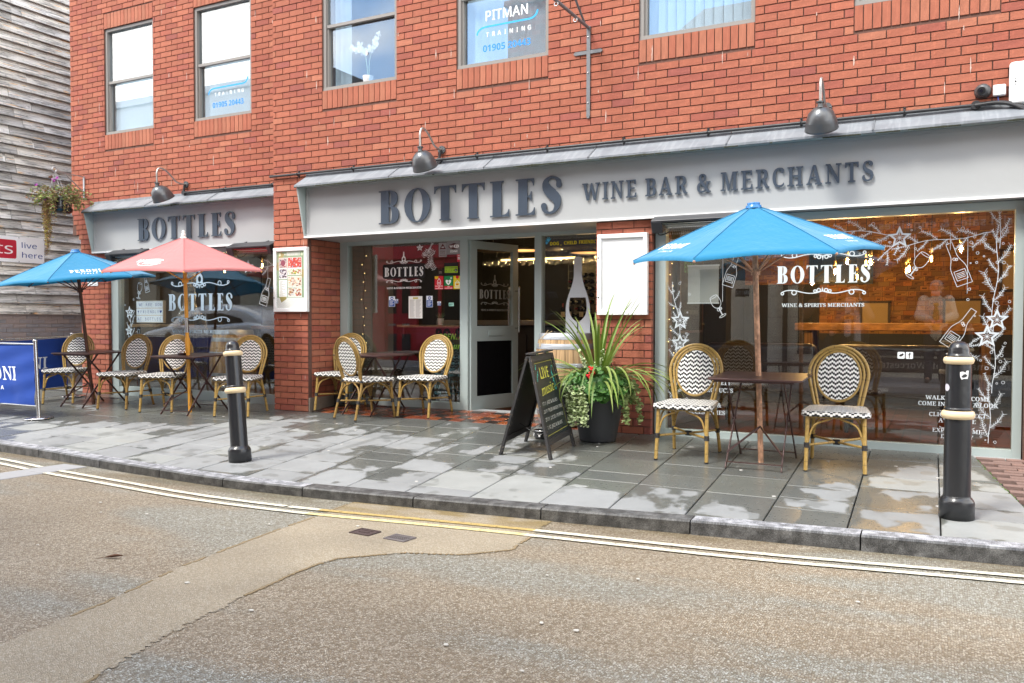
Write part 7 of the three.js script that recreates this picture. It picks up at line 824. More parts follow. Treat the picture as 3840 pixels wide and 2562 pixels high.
  const put = [], stems = []; const strand = (az, len, out, y0, pale) => { let r = 0.14, y = y0, a = az; const pts = [[r * Math.cos(a), y, r * Math.sin(a)]]; const n = Math.round(len / 0.022); for (let i = 0; i < n; i++) { const t = i / n; const e = t < 0.28 ? 0.5 : -1.15 * smooth(0.2, 0.5, t); r += 0.022 * Math.cos(e) * (t < 0.4 ? 1 : out); y += 0.022 * Math.sin(e); a += (rp() - 0.5) * 0.1; const P0 = [r * Math.cos(a), Math.max(y, 0.02), r * Math.sin(a)]; pts.push(P0); for (let k = 0; k < 4; k++) put.push([P0[0] + rr(-0.022, 0.022), P0[1] + rr(-0.015, 0.015), P0[2] + rr(-0.022, 0.022), 0.009 + 0.011 * rp(), pale]); } stems.push(tube(pts, 0.002, 12, 4)); };
  for (let i = 0; i < 30; i++) strand(1.95 + (rp() - 0.5) * 0.95, 0.35 + 0.32 * rp(), 0.18 + 0.2 * rp(), 0.46, 1); for (let i = 0; i < 5; i++) strand(0.35 + (rp() - 0.5) * 0.6, 0.3 + 0.35 * rp(), 0.35, 0.47, 0.6); for (let i = 0; i < 7; i++) strand(-0.5 + 0.4 * rp(), 0.25 + 0.2 * rp(), 1.0, 0.5, 0.8); for (let i = 0; i < 8; i++) strand(2.6 + (rp() - 0.5) * 0.8, 0.25 + 0.2 * rp(), 0.5, 0.47, 1);
  for (let i = 0; i < 9; i++) { const az = rp() * 6.3, pts = [[0.05 * Math.cos(az), 0.5, 0.05 * Math.sin(az)], [0.12 * Math.cos(az), 0.66, 0.12 * Math.sin(az)], [0.17 * Math.cos(az), 0.8 + 0.08 * rp(), 0.17 * Math.sin(az)]]; stems.push(tube(pts, 0.0025, 8, 4)); for (let k = 0; k < 26; k++) { const t = 0.3 + 0.7 * rp(), j = t * 2, m = Math.min(1, Math.floor(j)), q = pts[m].map((v, c) => lerp(v, pts[m + 1][c], j - m)); put.push([q[0] + rr(-0.015, 0.015), q[1], q[2] + rr(-0.015, 0.015), 0.007 + 0.006 * rp(), 1.1]); } }
  const im = new THREE.InstancedMesh(sm, trailM, put.length); im.name = 'trailing_leaves'; im.userData.kind = 'stuff'; put.forEach(([x, y, z, s, pl], i) => { im.setMatrixAt(i, M4(x, y, z, rr(-1.9, -0.5), rr(-1.2, 1.2), rr(0, 6), s)); const f = rr(0.75, 1.2); im.setColorAt(i, pl > 0.9 ? lin(0.58 * f, 0.68 * f, 0.38 * f) : lin(0.36 * f, 0.46 * f, 0.18 * f)); }); im.castShadow = im.receiveShadow = true; p.add(im);
  mesh('trailing_stems', join(stems), plain(0.14, 0.16, 0.07, 0.8), p).userData.kind = 'stuff';
}
// ---------- chalk A-board, dog bowl ----------
{
  const t = thing('chalk_board', 'folding black chalk A-board reading LIVE music beside the planter', 'chalkboard'), worn = std({ color: lin(0.028, 0.027, 0.028), roughness: 0.6, bumpMap: softB, bumpScale: 0.003 }), slateM = plain(0.012, 0.013, 0.014, 0.55);
  const foot = { l: [V(4.0, py(1.51), 1.51), V(3.9, py(0.82), 0.82)], r: [V(4.5, py(1.565), 1.565), V(4.42, py(0.885), 0.885)] };
  const topN = V(4.265, 0.812, 1.5), topF = V(4.165, 0.822, 0.865);
  const panel = (a, b, side, txt) => { // a near foot, b far foot
    const s = sub('panel', t), A = a.clone(), B = b.clone(), off = side * 0.012, C = topN.clone().add(V(off, 0, 0)), D = topF.clone().add(V(off, 0, 0)); const u = B.clone().sub(A).normalize(), up = C.clone().sub(A), n = new THREE.Vector3().crossVectors(u, up).normalize(); const N = side > 0 ? n : n.clone();
    const rail = (p, q, w, d) => { const zax = q.clone().sub(p), L = zax.length(); zax.normalize(); const nn = n.clone(), x = new THREE.Vector3().crossVectors(nn, zax).normalize(); return new THREE.BoxGeometry(w, d, L).applyMatrix4(new THREE.Matrix4().makeBasis(x, new THREE.Vector3().crossVectors(zax, x), zax).setPosition(p.clone().add(q).multiplyScalar(0.5))); };
    const lerpV = (p, q, k) => p.clone().lerp(q, k);
    mesh('frame', join([rail(A, C, 0.05, 0.02), rail(B, D, 0.05, 0.02), rail(lerpV(C, A, 0.03).add(u.clone().multiplyScalar(0.024)), lerpV(D, B, 0.03).sub(u.clone().multiplyScalar(0.024)), 0.05, 0.0195), rail(lerpV(A, C, 0.16).add(u.clone().multiplyScalar(0.024)), lerpV(B, D, 0.16).sub(u.clone().multiplyScalar(0.024)), 0.05, 0.0195)]), worn, s);
    const q = [lerpV(A, C, 0.17), lerpV(B, D, 0.17), lerpV(D, B, 0.04), lerpV(C, A, 0.04)]; const g = new THREE.BufferGeometry().setFromPoints([q[0], q[1], q[2], q[0], q[2], q[3]]); g.setAttribute('uv', new THREE.Float32BufferAttribute([0, 0, 1, 0, 1, 1, 0, 0, 1, 1, 0, 1], 2)); g.computeVertexNormals(); mesh('slate', g, txt || slateM, s);
    const ch = []; const rc = rng(61 + side); const gn = n.clone().multiplyScalar(0.0105); for (let i = 0; i < 34; i++) { const k = rc(), e = rc() < 0.5 ? [A, C] : [B, D], pt = lerpV(e[0], e[1], k).add(u.clone().multiplyScalar((rc() < 0.5 ? -1 : 1) * 0.0245)); for (const sg of [1, -1]) { const c = pt.clone().addScaledVector(gn, sg); ch.push(box(0.003, 0.004 + 0.012 * rc() * rc(), 0.003, c.x, c.y, c.z, 0, 0, Math.atan2(-(C.x - A.x), C.y - A.y))); } } mesh('worn_chips', join(ch), plain(0.25, 0.2, 0.15, 0.9), s).userData.kind = 'stuff';
    return s;
  };
  const tx = ctex(640, 820, (g, W, H) => { g.fillStyle = '#24292a'; g.fillRect(0, 0, W, H); const r = rng(3); for (let i = 0; i < 60; i++) { g.fillStyle = `rgba(190,200,200,${0.012 + 0.02 * r()})`; g.beginPath(); g.ellipse(r() * W, r() * H, 90 * r(), 24 * r(), r() * 3, 0, 6.3); g.fill(); } g.strokeStyle = '#b0ac42'; g.lineWidth = 5; g.beginPath(); g.moveTo(40, 40); g.lineTo(596, 34); g.lineTo(604, 760); g.lineTo(46, 772); g.stroke();  g.font = 'bold 165px sans-serif'; g.fillStyle = '#d6d44e'; g.save(); g.translate(160, 205); g.scale(0.82, 1); g.fillText('LIVE', 0, 0); g.strokeStyle = '#24292a'; g.lineWidth = 5; g.strokeText('LIVE', 6, 6); g.restore(); g.font = 'italic 132px serif'; g.save(); g.translate(120, 375); g.rotate(-0.06); g.fillText('music', 0, 0); g.restore(); g.fillStyle = '#d2d0c6'; g.font = '48px sans-serif'; g.fillText('17.11  JAZZ & BLUES', 70, 470, 510); g.fillText('20.11  TYLER MASSEY TRIO', 74, 550, 520); g.fillText('27.11  LYCIO / PURPLE', 80, 630, 500); g.fillText('1.12  JAZZ & BLUES', 86, 712, 500); g.strokeStyle = '#39c3b6'; g.lineWidth = 7; for (const [x, y] of [[72, 90], [100, 160], [66, 210]]) { g.beginPath(); g.arc(x, y, 9, 0, 6.3); g.moveTo(x + 9, y); g.lineTo(x + 9, y - 36); g.lineTo(x + 26, y - 30); g.stroke(); } g.beginPath(); g.moveTo(560, 90); g.quadraticCurveTo(500, 170, 536, 260); g.quadraticCurveTo(576, 330, 540, 352); g.quadraticCurveTo(500, 330, 536, 290); g.moveTo(560, 90); g.lineTo(584, 110); g.stroke(); for (let k = 0; k < 5; k++) { g.beginPath(); g.arc(524 + (k % 2) * 18, 170 + k * 22, 6, 0, 6.3); g.stroke(); } });
  panel(foot.r[0], foot.r[1], 1, std({ map: tx, roughness: 0.55 })); panel(foot.l[0], foot.l[1], -1);
  mesh('hinge', join([0.25, 0.75].map((k) => { const c = topN.clone().lerp(topF, k); return box(0.05, 0.012, 0.04, c.x, c.y + 0.012, c.z); })), steel, t); mesh('top_cap', bar([topN.x, 0.834, topN.z + 0.01], [topF.x, 0.844, topF.z - 0.01], 0.055, 0.012), worn, t);
  mesh('stay_chain', tube([[4.03, 0.2, 1.2], [4.22, 0.12, 1.21], [4.44, 0.2, 1.23]], 0.004, 20, 5), steel, t); mesh('twine', join([tube([[4.2, 0.88, 1.15], [4.18, 0.95, 1.1], [4.23, 1.0, 1.05], [4.26, 1.02, 1.02]], 0.003, 12, 5), tube([[4.2, 0.88, 1.15], [4.22, 0.97, 1.12], [4.25, 1.03, 1.08]], 0.0025, 12, 5)]), plain(0.4, 0.3, 0.16, 0.9), t);
  const b = thing('dog_bowl', 'small black metal dog bowl with white paw prints on the pavement behind the chalk board', 'bowl', [3.98, py(0.6), 0.6]); mesh('shell', lathe([[0.001, 0.002], [0.078, 0.002], [0.088, 0.012], [0.095, 0.075], [0.097, 0.078], [0.09, 0.08], [0.084, 0.02], [0.001, 0.016]], 30), phy({ color: lin(0.015, 0.015, 0.017), roughness: 0.3, clearcoat: 0.5 }), b); mesh('rim', new THREE.TorusGeometry(0.094, 0.004, 6, 30).rotateX(Math.PI / 2).translate(0, 0.079, 0), steel, b); const paw = []; for (let k = 0; k < 7; k++) { const a = k * 0.9 + 0.9; const P0 = (da, y, r) => new THREE.CircleGeometry(r, 9).translate(0, y, 0.0945).rotateX(0).rotateY(a + da); paw.push(P0(0, 0.035, 0.012)); for (const [d, y] of [[-0.16, 0.05], [-0.06, 0.057], [0.06, 0.057], [0.16, 0.05]]) paw.push(P0(d, y, 0.005)); } mesh('paw_prints', join(paw), plain(0.75, 0.75, 0.75, 0.5), b);
}
// ---------- notice cases on the piers ----------
function noticeCase(label, x0, x1, y0, y1, z, tex) {
  const c = thing('notice_case', label, 'notice case', [(x0 + x1) / 2, (y0 + y1) / 2, z]), w = x1 - x0, h = y1 - y0, f = 0.042; const wm = phy({ color: lin(0.84, 0.85, 0.86), roughness: 0.35, clearcoat: 0.3 });
  mesh('back', rbox(w - 0.01, h - 0.01, 0.03, 0.003, 0, 0, 0.0155), wm, c); mesh('sheet', quad(w - 2 * f, h - 2 * f).translate(0, 0, 0.0325), tex || plain(0.86, 0.87, 0.88, 0.5), c);
  mesh('frame', join([rbox(w, f, 0.055, 0.006, 0, h / 2 - f / 2, 0.0276), rbox(w, f, 0.055, 0.006, 0, -h / 2 + f / 2, 0.0276), rbox(f, h - 2 * f, 0.054, 0.006, w / 2 - f / 2, 0, 0.0276), rbox(f, h - 2 * f, 0.054, 0.006, -w / 2 + f / 2, 0, 0.0276)]), wm, c);
  mesh('pane', slab(-w / 2 + f, w / 2 - f, -h / 2 + f, h / 2 - f, 0.046, 0.048), phy({ color: lin(0.97, 0.97, 0.97), transmission: 1, thickness: 0, roughness: 0.03, ior: 1.45 }), c); for (const y of [h * 0.21, -h * 0.28]) mesh('lock', cyl(0.008, 0.008, 0.006, -w / 2 + 0.018, y, 0.057, 12, Math.PI / 2), steel, c);
}
const menuTex = ctex(420, 640, (g, W, H) => {
  g.fillStyle = '#e9ece9'; g.fillRect(0, 0, W, H); g.fillStyle = '#8fa883'; g.fillRect(4, 4, W - 8, 515); g.fillStyle = '#a5995f'; for (const [x, y, a] of [[60, 4, 0.5], [370, 200, 0.4], [120, 480, 1.1], [8, 120, 0.2]]) { g.save(); g.translate(x, y); g.rotate(a); g.fillRect(0, 0, 60, 90); g.restore(); } g.fillStyle = '#c9d2c4'; g.fillRect(150, 8, 200, 46);
  g.fillStyle = '#f6f6f2'; g.font = 'bold 24px serif'; g.textAlign = 'center'; g.fillText('BOTTLES WINE BAR', 212, 44, 200); for (const x of [45, 375]) { g.fillStyle = '#dde6c4'; g.beginPath(); g.arc(x, 38, 17, 0, 6.3); g.fill(); }
  const r = rng(8); const pic = (x, y, w, h, pal) => { g.fillStyle = '#fff'; g.fillRect(x - 5, y - 5, w + 10, h + 10); g.fillStyle = pal[0]; g.fillRect(x, y, w, h); for (let i = 0; i < 46; i++) { g.fillStyle = pal[1 + Math.floor(r() * (pal.length - 1))]; const a = 4 + 18 * r(), b = 4 + 14 * r(); g.fillRect(x + r() * (w - a), y + r() * (h - b), a, b); } };
  pic(35, 78, 118, 108, ['#b9a7a5', '#8f4a55', '#e8dcd6', '#566075', '#c98a7a']); g.fillStyle = '#8a3d55'; g.beginPath(); g.arc(94, 132, 34, 0, 6.3); g.fill(); pic(170, 74, 198, 112, ['#cf4a3a', '#d8593f', '#b03228', '#f0ece8', '#8fb3cf', '#f3efe9']); pic(170, 196, 198, 66, ['#efe9dd', '#7aa13b', '#b93a3c', '#d9c257', '#5f8a35']); pic(35, 198, 118, 108, ['#e6e0e2', '#3d3445', '#6c5a6a', '#a8b2c4', '#2c2636']); pic(170, 284, 198, 112, ['#eadfd0', '#b86a2e', '#8a3420', '#d9a15e', '#f4f0ea', '#53424a']); pic(170, 412, 92, 96, ['#e9e2da', '#a03d2c', '#6d5d55', '#d0b27a', '#cfd8de']); pic(276, 412, 92, 96, ['#ece6de', '#b3433c', '#7d4a2c', '#d98f2a', '#c8c2b8']);
  g.fillStyle = '#fbfbf9'; g.fillRect(30, 322, 124, 186); g.fillStyle = '#8d8d8a'; for (let i = 0; i < 15; i++) g.fillRect(46, 334 + i * 11.5, 30 + 60 * r(), 3.5);
});
noticeCase('white framed menu case with food photographs on the left brick pier', 0.045, 0.575, 1.217, 2.0, 0.003, std({ map: menuTex, roughness: 0.5 }));
noticeCase('large empty white notice case on the brick pier behind the planter', 4.31, 4.828, 1.172, 1.971, 0.003, null);
// ---------- patio heaters ----------
function heater(label, x0, x1, y, z, tint) {
  const h = thing('patio_heater', label, 'heater', [(x0 + x1) / 2, y, z]), w = x1 - x0; h.rotation.x = 0.42; const hm = plain(0.02, 0.021, 0.026, 0.35);
  mesh('housing', join([rbox(w, 0.03, 0.17, 0.01, 0, 0.055, -0.005), rbox(0.11, 0.12, 0.165, 0.012, -w / 2 + 0.055, 0, 0), rbox(0.07, 0.12, 0.165, 0.012, w / 2 - 0.035, 0, 0), box(w - 0.18, 0.11, 0.015, 0.02, 0, -0.07)]), hm, h); mesh('reflector', join([box(w - 0.19, 0.004, 0.12, 0.02, 0.036, 0.005, 0.12), box(w - 0.19, 0.1, 0.004, 0.02, -0.005, -0.058)]), std({ color: lin(...tint), metalness: 0.9, roughness: 0.25 }), h);
  mesh('element', join([-0.028, 0.012].map((q) => rod([-w / 2 + 0.12, -0.01 + q * 0.5, q], [w / 2 - 0.08, -0.01 + q * 0.5, q], 0.008))), plain(0.5, 0.45, 0.4, 0.2), h); const gr = []; for (let i = 0; i < 34; i++) gr.push(box(0.002, 0.002, 0.13, -w / 2 + 0.12 + i * (w - 0.2) / 33, -0.045, 0.01, 0.55)); for (let k = 0; k < 7; k++) gr.push(box(w - 0.2, 0.002, 0.002, 0.02, -0.08 + k * 0.011, -0.045 + k * 0.019)); mesh('grille', join(gr), plain(0.25, 0.25, 0.26, 0.3, { metalness: 0.9 }), h); mesh('bracket', join([box(0.03, 0.04, 0.12, -w / 4, 0.05, -0.13), box(0.03, 0.04, 0.12, w / 4, 0.05, -0.13)]), hm, h); mesh('cable', tube([[-w / 2 + 0.03, -0.04, -0.05], [-w / 2 + 0.02, -0.12, -0.07], [-w / 2 + 0.12, -0.1, -0.12], [-w / 2 + 0.14, 0.02, -0.14]], 0.006, 16, 6), blackPlastic, h);
}
heater('black patio heater above the big window, partly behind the right blue parasol', 4.9, 5.68, 2.03, 0.09, [0.6, 0.6, 0.62]);
heater('black patio heater over the left window, left one of two, partly behind the red parasol', -3.36, -2.6, 2.03, -0.24, [0.5, 0.5, 0.52]);
heater('black patio heater with a reddish grille over the left window next to the pier', -0.97, -0.2, 2.035, -0.24, [0.6, 0.12, 0.15]);
// ---------- swan neck lamps, conduit, wall fittings ----------
const gunmetal = std({ color: lin(0.1, 0.105, 0.11), metalness: 0.55, roughness: 0.42, bumpMap: softB, bumpScale: 0.004 });
function swanLamp(label, x, zw, reach = 1) {
  const l = thing('sign_lamp', label, 'wall lamp', [x, 2.99, zw]); l.scale.z = reach;
  mesh('wall_plate', join([cyl(0.045, 0.045, 0.018, 0, 0, 0.009, 20, Math.PI / 2), ...[0, 1, 2].map((k) => ball(0.007, 0.032 * Math.cos(k * 2.1), 0.032 * Math.sin(k * 2.1), 0.02, 7))]), gunmetal, l); mesh('elbow_box', join([rod([0, 0, 0.03], [-0.02, -0.1, 0.03], 0.014), cyl(0.03, 0.03, 0.035, -0.02, -0.115, 0.025, 18, Math.PI / 2)]), blackMetal, l);
  mesh('swan_neck', tube([[0, 0, 0.015], [0, 0.0, 0.08], [0, 0.02, 0.16], [0, 0.09, 0.24], [0, 0.15, 0.33], [0, 0.155, 0.4], [0, 0.1, 0.435], [0, 0.02, 0.437], [0, -0.06, 0.435]], 0.0115, 50, 10), std({ color: lin(0.42, 0.41, 0.39), metalness: 0.8, roughness: 0.4 }), l);
  mesh('collar', join([cyl(0.026, 0.022, 0.05, 0, -0.075, 0.435, 16), cyl(0.032, 0.032, 0.012, 0, -0.05, 0.435, 16)]), gunmetal, l);
  const sh = lathe([[0.02, 0.0], [0.06, -0.012], [0.1, -0.05], [0.118, -0.1], [0.122, -0.112], [0.124, -0.118], [0.1335, -0.175], [0.1375, -0.19], [0.131, -0.186], [0.113, -0.1], [0.09, -0.05], [0.02, -0.01]], 36).applyMatrix4(M4(0, 0, 0, 0.55, 0, 0)).translate(0, -0.09, 0.435); mesh('shade', sh, std({ color: lin(0.1, 0.105, 0.112), metalness: 0.5, roughness: 0.32, bumpMap: softB, bumpScale: 0.004, side: THREE.DoubleSide }), l); mesh('lamp_bulb', ball(0.04, 0, -0.2, 0.41, 12), plain(0.7, 0.7, 0.68, 0.2), l);
}
swanLamp('grey swan neck lamp over the short fascia on the left', -1.945, ZL, 1.12); swanLamp('dull grey swan neck lamp over the word BOTTLES, in the middle', 2.462, 0); swanLamp('shiny grey swan neck lamp over MERCHANTS, on the right', 6.44, 0);
{
  const c = thing('conduit', 'long black cable conduit clipped along the wall above the long fascia', 'conduit'); mesh('pipe', tube([[-0.02, 2.884, 0.032], [0.03, 2.885, 0.036], [7.2, 2.872, 0.036], [7.58, 2.872, 0.036]], 0.015, 4, 10, false, true), blackMetal, c); for (let x = 0.42; x < 7.4; x += 0.83) mesh('clip', join([box(0.02, 0.08, 0.008, x, 2.884, 0.006), new THREE.TorusGeometry(0.018, 0.004, 6, 14).rotateY(Math.PI / 2).translate(x, 2.882, 0.036), ball(0.006, x, 2.918, 0.012, 7), ball(0.006, x, 2.848, 0.012, 7)]), blackMetal, c); mesh('junction_box', cyl(0.035, 0.035, 0.04, 7.585, 2.872, 0.03, 20, Math.PI / 2), blackMetal, c); mesh('cable', join([tube([[7.58, 2.872, 0.04], [7.7, 2.875, 0.045], [7.8, 2.86, 0.06], [7.95, 2.79, 0.09], [8.2, 2.72, 0.12]], 0.018, 30, 8), tube([[7.58, 2.865, 0.06], [7.72, 2.868, 0.068], [7.82, 2.845, 0.08], [7.95, 2.77, 0.1], [8.2, 2.7, 0.14]], 0.014, 30, 8)]), blackPlastic, c);
  const d = thing('conduit', 'short black cable conduit on the recessed wall above the left fascia', 'conduit'); mesh('pipe', tube([[-1.96, 2.875, ZL + 0.034], [-0.04, 2.868, ZL + 0.034]], 0.015, 2, 10), blackMetal, d); for (const x of [-1.2, -0.35]) mesh('clip', join([box(0.02, 0.08, 0.008, x, 2.87, ZL + 0.006), new THREE.TorusGeometry(0.018, 0.004, 6, 14).rotateY(Math.PI / 2).translate(x, 2.87, ZL + 0.034)]), blackMetal, d);
  const k = thing('security_camera', 'grey dome security camera on the brick wall near the right edge', 'security camera', [7.634, 2.985, 0.003]); mesh('base', cyl(0.062, 0.055, 0.03, 0, 0, 0.015, 28, Math.PI / 2), gunmetal, k); mesh('ball', ball(0.052, 0, 0, 0.04, 20), gunmetal, k); mesh('lens_ring', join([cyl(0.032, 0.03, 0.02, -0.012, -0.012, 0.082, 22, Math.PI / 2 + 0.35, -0.2)]), blackPlastic, k); mesh('lens', cyl(0.013, 0.013, 0.01, -0.0145, -0.016, 0.092, 16, Math.PI / 2 + 0.35, -0.2), plain(0.01, 0.01, 0.02, 0.05), k);
  const j = thing('junction_box', 'small white square junction box between the security camera and the alarm box', 'junction box', [7.75, 2.975, 0.003]); mesh('base', rbox(0.092, 0.092, 0.035, 0.012, 0, 0, 0.0175), whitePaint, j); mesh('lid', rbox(0.082, 0.082, 0.01, 0.01, 0, 0, 0.037), whitePaint, j); mesh('blue_cable', tube([[-0.01, -0.045, 0.02], [-0.005, -0.085, 0.03], [0.03, -0.11, 0.05], [0.12, -0.14, 0.07], [0.3, -0.26, 0.12]], 0.0035, 24, 6), plain(0.01, 0.06, 0.35, 0.4), j);
  const a = thing('alarm_box', 'large white alarm box cut by the right edge of the picture', 'alarm box', [7.955, 3.005, 0.003]); mesh('base', rbox(0.28, 0.36, 0.06, 0.03, 0, 0.0, 0.03), whitePaint, a); mesh('cover', rbox(0.25, 0.33, 0.05, 0.024, 0, 0, 0.065), whitePaint, a); mesh('sensor', join([cyl(0.007, 0.007, 0.006, -0.1, 0.01, 0.09, 12, Math.PI / 2), cyl(0.004, 0.004, 0.006, -0.1, 0.03, 0.09, 10, Math.PI / 2), cyl(0.004, 0.004, 0.006, -0.1, -0.012, 0.09, 10, Math.PI / 2)]), blackPlastic, a);
  const b = thing('sign_bracket', 'grey iron wall bracket for a hanging sign, with a cross strap, above the fascia', 'bracket'), im = std({ color: lin(0.17, 0.175, 0.185), metalness: 0.4, roughness: 0.5, bumpMap: softB, bumpScale: 0.004 }); mesh('upright', join([slab(4.172, 4.21, 3.16, 4.06, 0.004, 0.016), new THREE.CylinderGeometry(0.019, 0.019, 0.012, 3).rotateX(Math.PI / 2).rotateZ(Math.PI).translate(4.191, 3.155, 0.01)]), im, b); mesh('cross_strap', join([slab(4.045, 4.171, 3.785, 3.82, 0.004, 0.014), slab(4.211, 4.325, 3.785, 3.82, 0.004, 0.014), box(0.024, 0.024, 0.0095, 4.045, 3.8025, 0.009, 0, 0, 0.78), box(0.024, 0.024, 0.0095, 4.325, 3.8025, 0.009, 0, 0, 0.78)]), im, b); mesh('arm', rod([4.191, 4.045, 0.016], [4.191, 4.045, 1.15], 0.016), im, b); mesh('stay_rod', rod([4.191, 4.06, 0.12], [4.191, 4.6, 0.95], 0.012), im, b); mesh('bolts', join([3.3, 3.6, 3.95].map((y) => ball(0.008, 4.191, y, 0.018, 8))), steel, b); mesh('hooks', join([0.35, 0.8].map((z) => new THREE.TorusGeometry(0.018, 0.005, 6, 14).translate(4.191, 4.012, z))), steel, b);
  const n = thing('parking_sign', 'small white No loading 7.30 am 7 pm plate on the left brick pier', 'sign', [-3.94, 1.664, ZL + 0.004]); mesh('plate', rbox(0.235, 0.086, 0.006, 0.003, 0, 0, 0.003), whitePaint, n); mesh('lettering', quad(0.225, 0.078).translate(0, 0, 0.0066), std({ map: ctex(384, 132, (g) => { g.fillStyle = '#eef0f2'; g.fillRect(0, 0, 384, 132); g.strokeStyle = '#1b1d20'; g.lineWidth = 4; g.strokeRect(6, 6, 372, 120); g.fillStyle = '#1b1d20'; g.font = 'bold 48px sans-serif'; g.textAlign = 'center'; g.fillText('No loading', 192, 56); g.fillText('7.30 am  7 pm', 192, 112, 340); }), roughness: 0.4 }), n); mesh('screws', join([-0.105, 0.105].map((x) => cyl(0.004, 0.004, 0.003, x, 0, 0.008, 8, Math.PI / 2))), steel, n);
  const u = thing('ground_spotlight', 'small black box spotlight on the floor against the pier by the entrance', 'spotlight', [0.68, 0.045, -0.42]); mesh('body', rbox(0.1, 0.13, 0.09, 0.01, 0, 0.075, 0), blackPlastic, u); mesh('bracket', box(0.12, 0.012, 0.06, 0, 0.006, 0), blackPlastic, u); mesh('lens', rbox(0.01, 0.09, 0.06, 0.004, 0.052, 0.08, 0), plain(0.1, 0.12, 0.14, 0.1), u);
}
{ // hanging basket on its wall bracket
  const B = [-4.06, 2.66, 0.06]; const k = thing('basket_bracket', 'galvanised bracket holding the hanging basket at the left corner of the brick wall', 'bracket'), gm = std({ color: lin(0.45, 0.46, 0.48), metalness: 0.6, roughness: 0.45 });
  mesh('upright', slab(-4.13, -4.1, 2.93, 3.27, ZL + 0.004, ZL + 0.014), gm, k); mesh('arm', bar([-4.115, 3.262, ZL + 0.014], [-4.06, 3.27, 0.1], 0.022, 0.01), gm, k); mesh('strut', bar([-4.115, 3.03, ZL + 0.014], [-4.08, 3.255, -0.05], 0.018, 0.008), gm, k); mesh('curl', new THREE.TorusGeometry(0.035, 0.009, 8, 22).rotateY(Math.PI / 2 + 0.1).translate(-4.06, 3.29, 0.13), gm, k);
  const h = thing('hanging_basket', 'black hanging basket with straggly autumn flowers and brown trailing stems', 'hanging basket', B); mesh('bowl', lathe([[0.001, 0], [0.13, 0.0], [0.17, 0.03], [0.178, 0.075], [0.176, 0.08], [0.165, 0.082], [0.16, 0.1], [0.17, 0.22], [0.16, 0.22], [0.1, 0.16], [0.001, 0.16]], 30), phy({ color: lin(0.01, 0.01, 0.011), roughness: 0.2, clearcoat: 0.5 }), h); mesh('rim_badge', box(0.03, 0.014, 0.004, 0.06, 0.05, 0.166, 0, 0.35), plain(0.6, 0.6, 0.6, 0.4), h);
  const ch = []; for (let c = 0; c < 3; c++) { const a = c * 2.09 + 0.4, A = V(0.165 * Math.cos(a), 0.22, 0.165 * Math.sin(a)), E = V(0, 0.61, 0.06); for (let i = 0; i < 20; i++) { const p = A.clone().lerp(E, i / 19); ch.push(new THREE.TorusGeometry(0.009, 0.0025, 5, 8).scale(0.7, 1.2, 1).rotateY(i % 2 ? 1.57 : 0).translate(p.x, p.y, p.z)); } } mesh('chain', join(ch), gm, h);
  const lf = new THREE.CircleGeometry(1, 6), fm = phy({ color: lin(1, 1, 1), roughness: 0.8, transmission: 0.25, thickness: 0, side: THREE.DoubleSide }); const put = [], st = []; const rb = rng(515);
  const tones = [[0.12, 0.2, 0.04], [0.2, 0.28, 0.06], [0.26, 0.2, 0.07], [0.22, 0.1, 0.05], [0.32, 0.34, 0.1], [0.16, 0.09, 0.04]];
  for (let i = 0; i < 70; i++) { const az = rb() * 6.3, len = 0.18 + 0.24 * rb(), el = 0.15 + 0.95 * rb(); let p = V(0.06 * Math.cos(az), 0.2, 0.06 * Math.sin(az)); const pts = [p.toArray()]; let e = el; const n = 8; for (let s = 0; s < n; s++) { p = p.clone().add(V(Math.cos(az) * Math.cos(e), Math.sin(e), Math.sin(az) * Math.cos(e)).multiplyScalar(len / n)); e -= 0.16 * rb() * 2; pts.push(p.toArray()); if (s > 1) for (let k = 0; k < 6; k++) put.push([p.x + rr(-0.035, 0.035), p.y + rr(-0.03, 0.03), p.z + rr(-0.035, 0.035), 0.007 + 0.013 * rb(), tones[Math.floor(rb() * (el > 0.6 ? 4 : 6))]]); } st.push(tube(pts, 0.002, 8, 4)); }
  for (const [az, len, n] of [[2.6, 0.62, 9], [2.0, 0.4, 5], [1.5, 0.85, 11], [1.25, 0.7, 8], [0.9, 0.4, 4], [0.2, 0.3, 4]]) for (let s = 0; s < n; s++) { const a = az + rr(-0.14, 0.14), r = 0.19 + 0.03 * rb(), L = len * (0.5 + 0.5 * rb()); const pts = [[0.1 * Math.cos(a), 0.2, 0.1 * Math.sin(a)], [r * Math.cos(a), 0.2, r * Math.sin(a)]]; for (let y = 0.16; y > 0.2 - L; y -= 0.022) { const q = [r * Math.cos(a) + rr(-0.012, 0.012), y, r * Math.sin(a) + rr(-0.012, 0.012)]; pts.push(q); for (let k = 0; k < 3; k++) put.push([q[0] + rr(-0.02, 0.02), y + rr(-0.01, 0.01), q[2] + rr(-0.02, 0.02), 0.005 + 0.008 * rb(), [[0.3, 0.16, 0.05], [0.36, 0.24, 0.07], [0.2, 0.09, 0.04], [0.4, 0.38, 0.08]][Math.floor(rb() * 4)]]); } st.push(tube(pts, 0.0016, pts.length, 4)); }
  const im = new THREE.InstancedMesh(lf, fm, put.length); im.name = 'foliage'; im.userData.kind = 'stuff'; put.forEach(([x, y, z, s, c], i) => { im.setMatrixAt(i, M4(x, y, z, rr(-1.5, 1.5), rr(-3, 3), 0, [s, s * 0.7, s])); const f = rr(0.7, 1.3); im.setColorAt(i, lin(c[0] * f, c[1] * f, c[2] * f)); }); im.castShadow = true; h.add(im); mesh('stems', join(st), plain(0.14, 0.1, 0.05, 0.9), h).userData.kind = 'stuff';
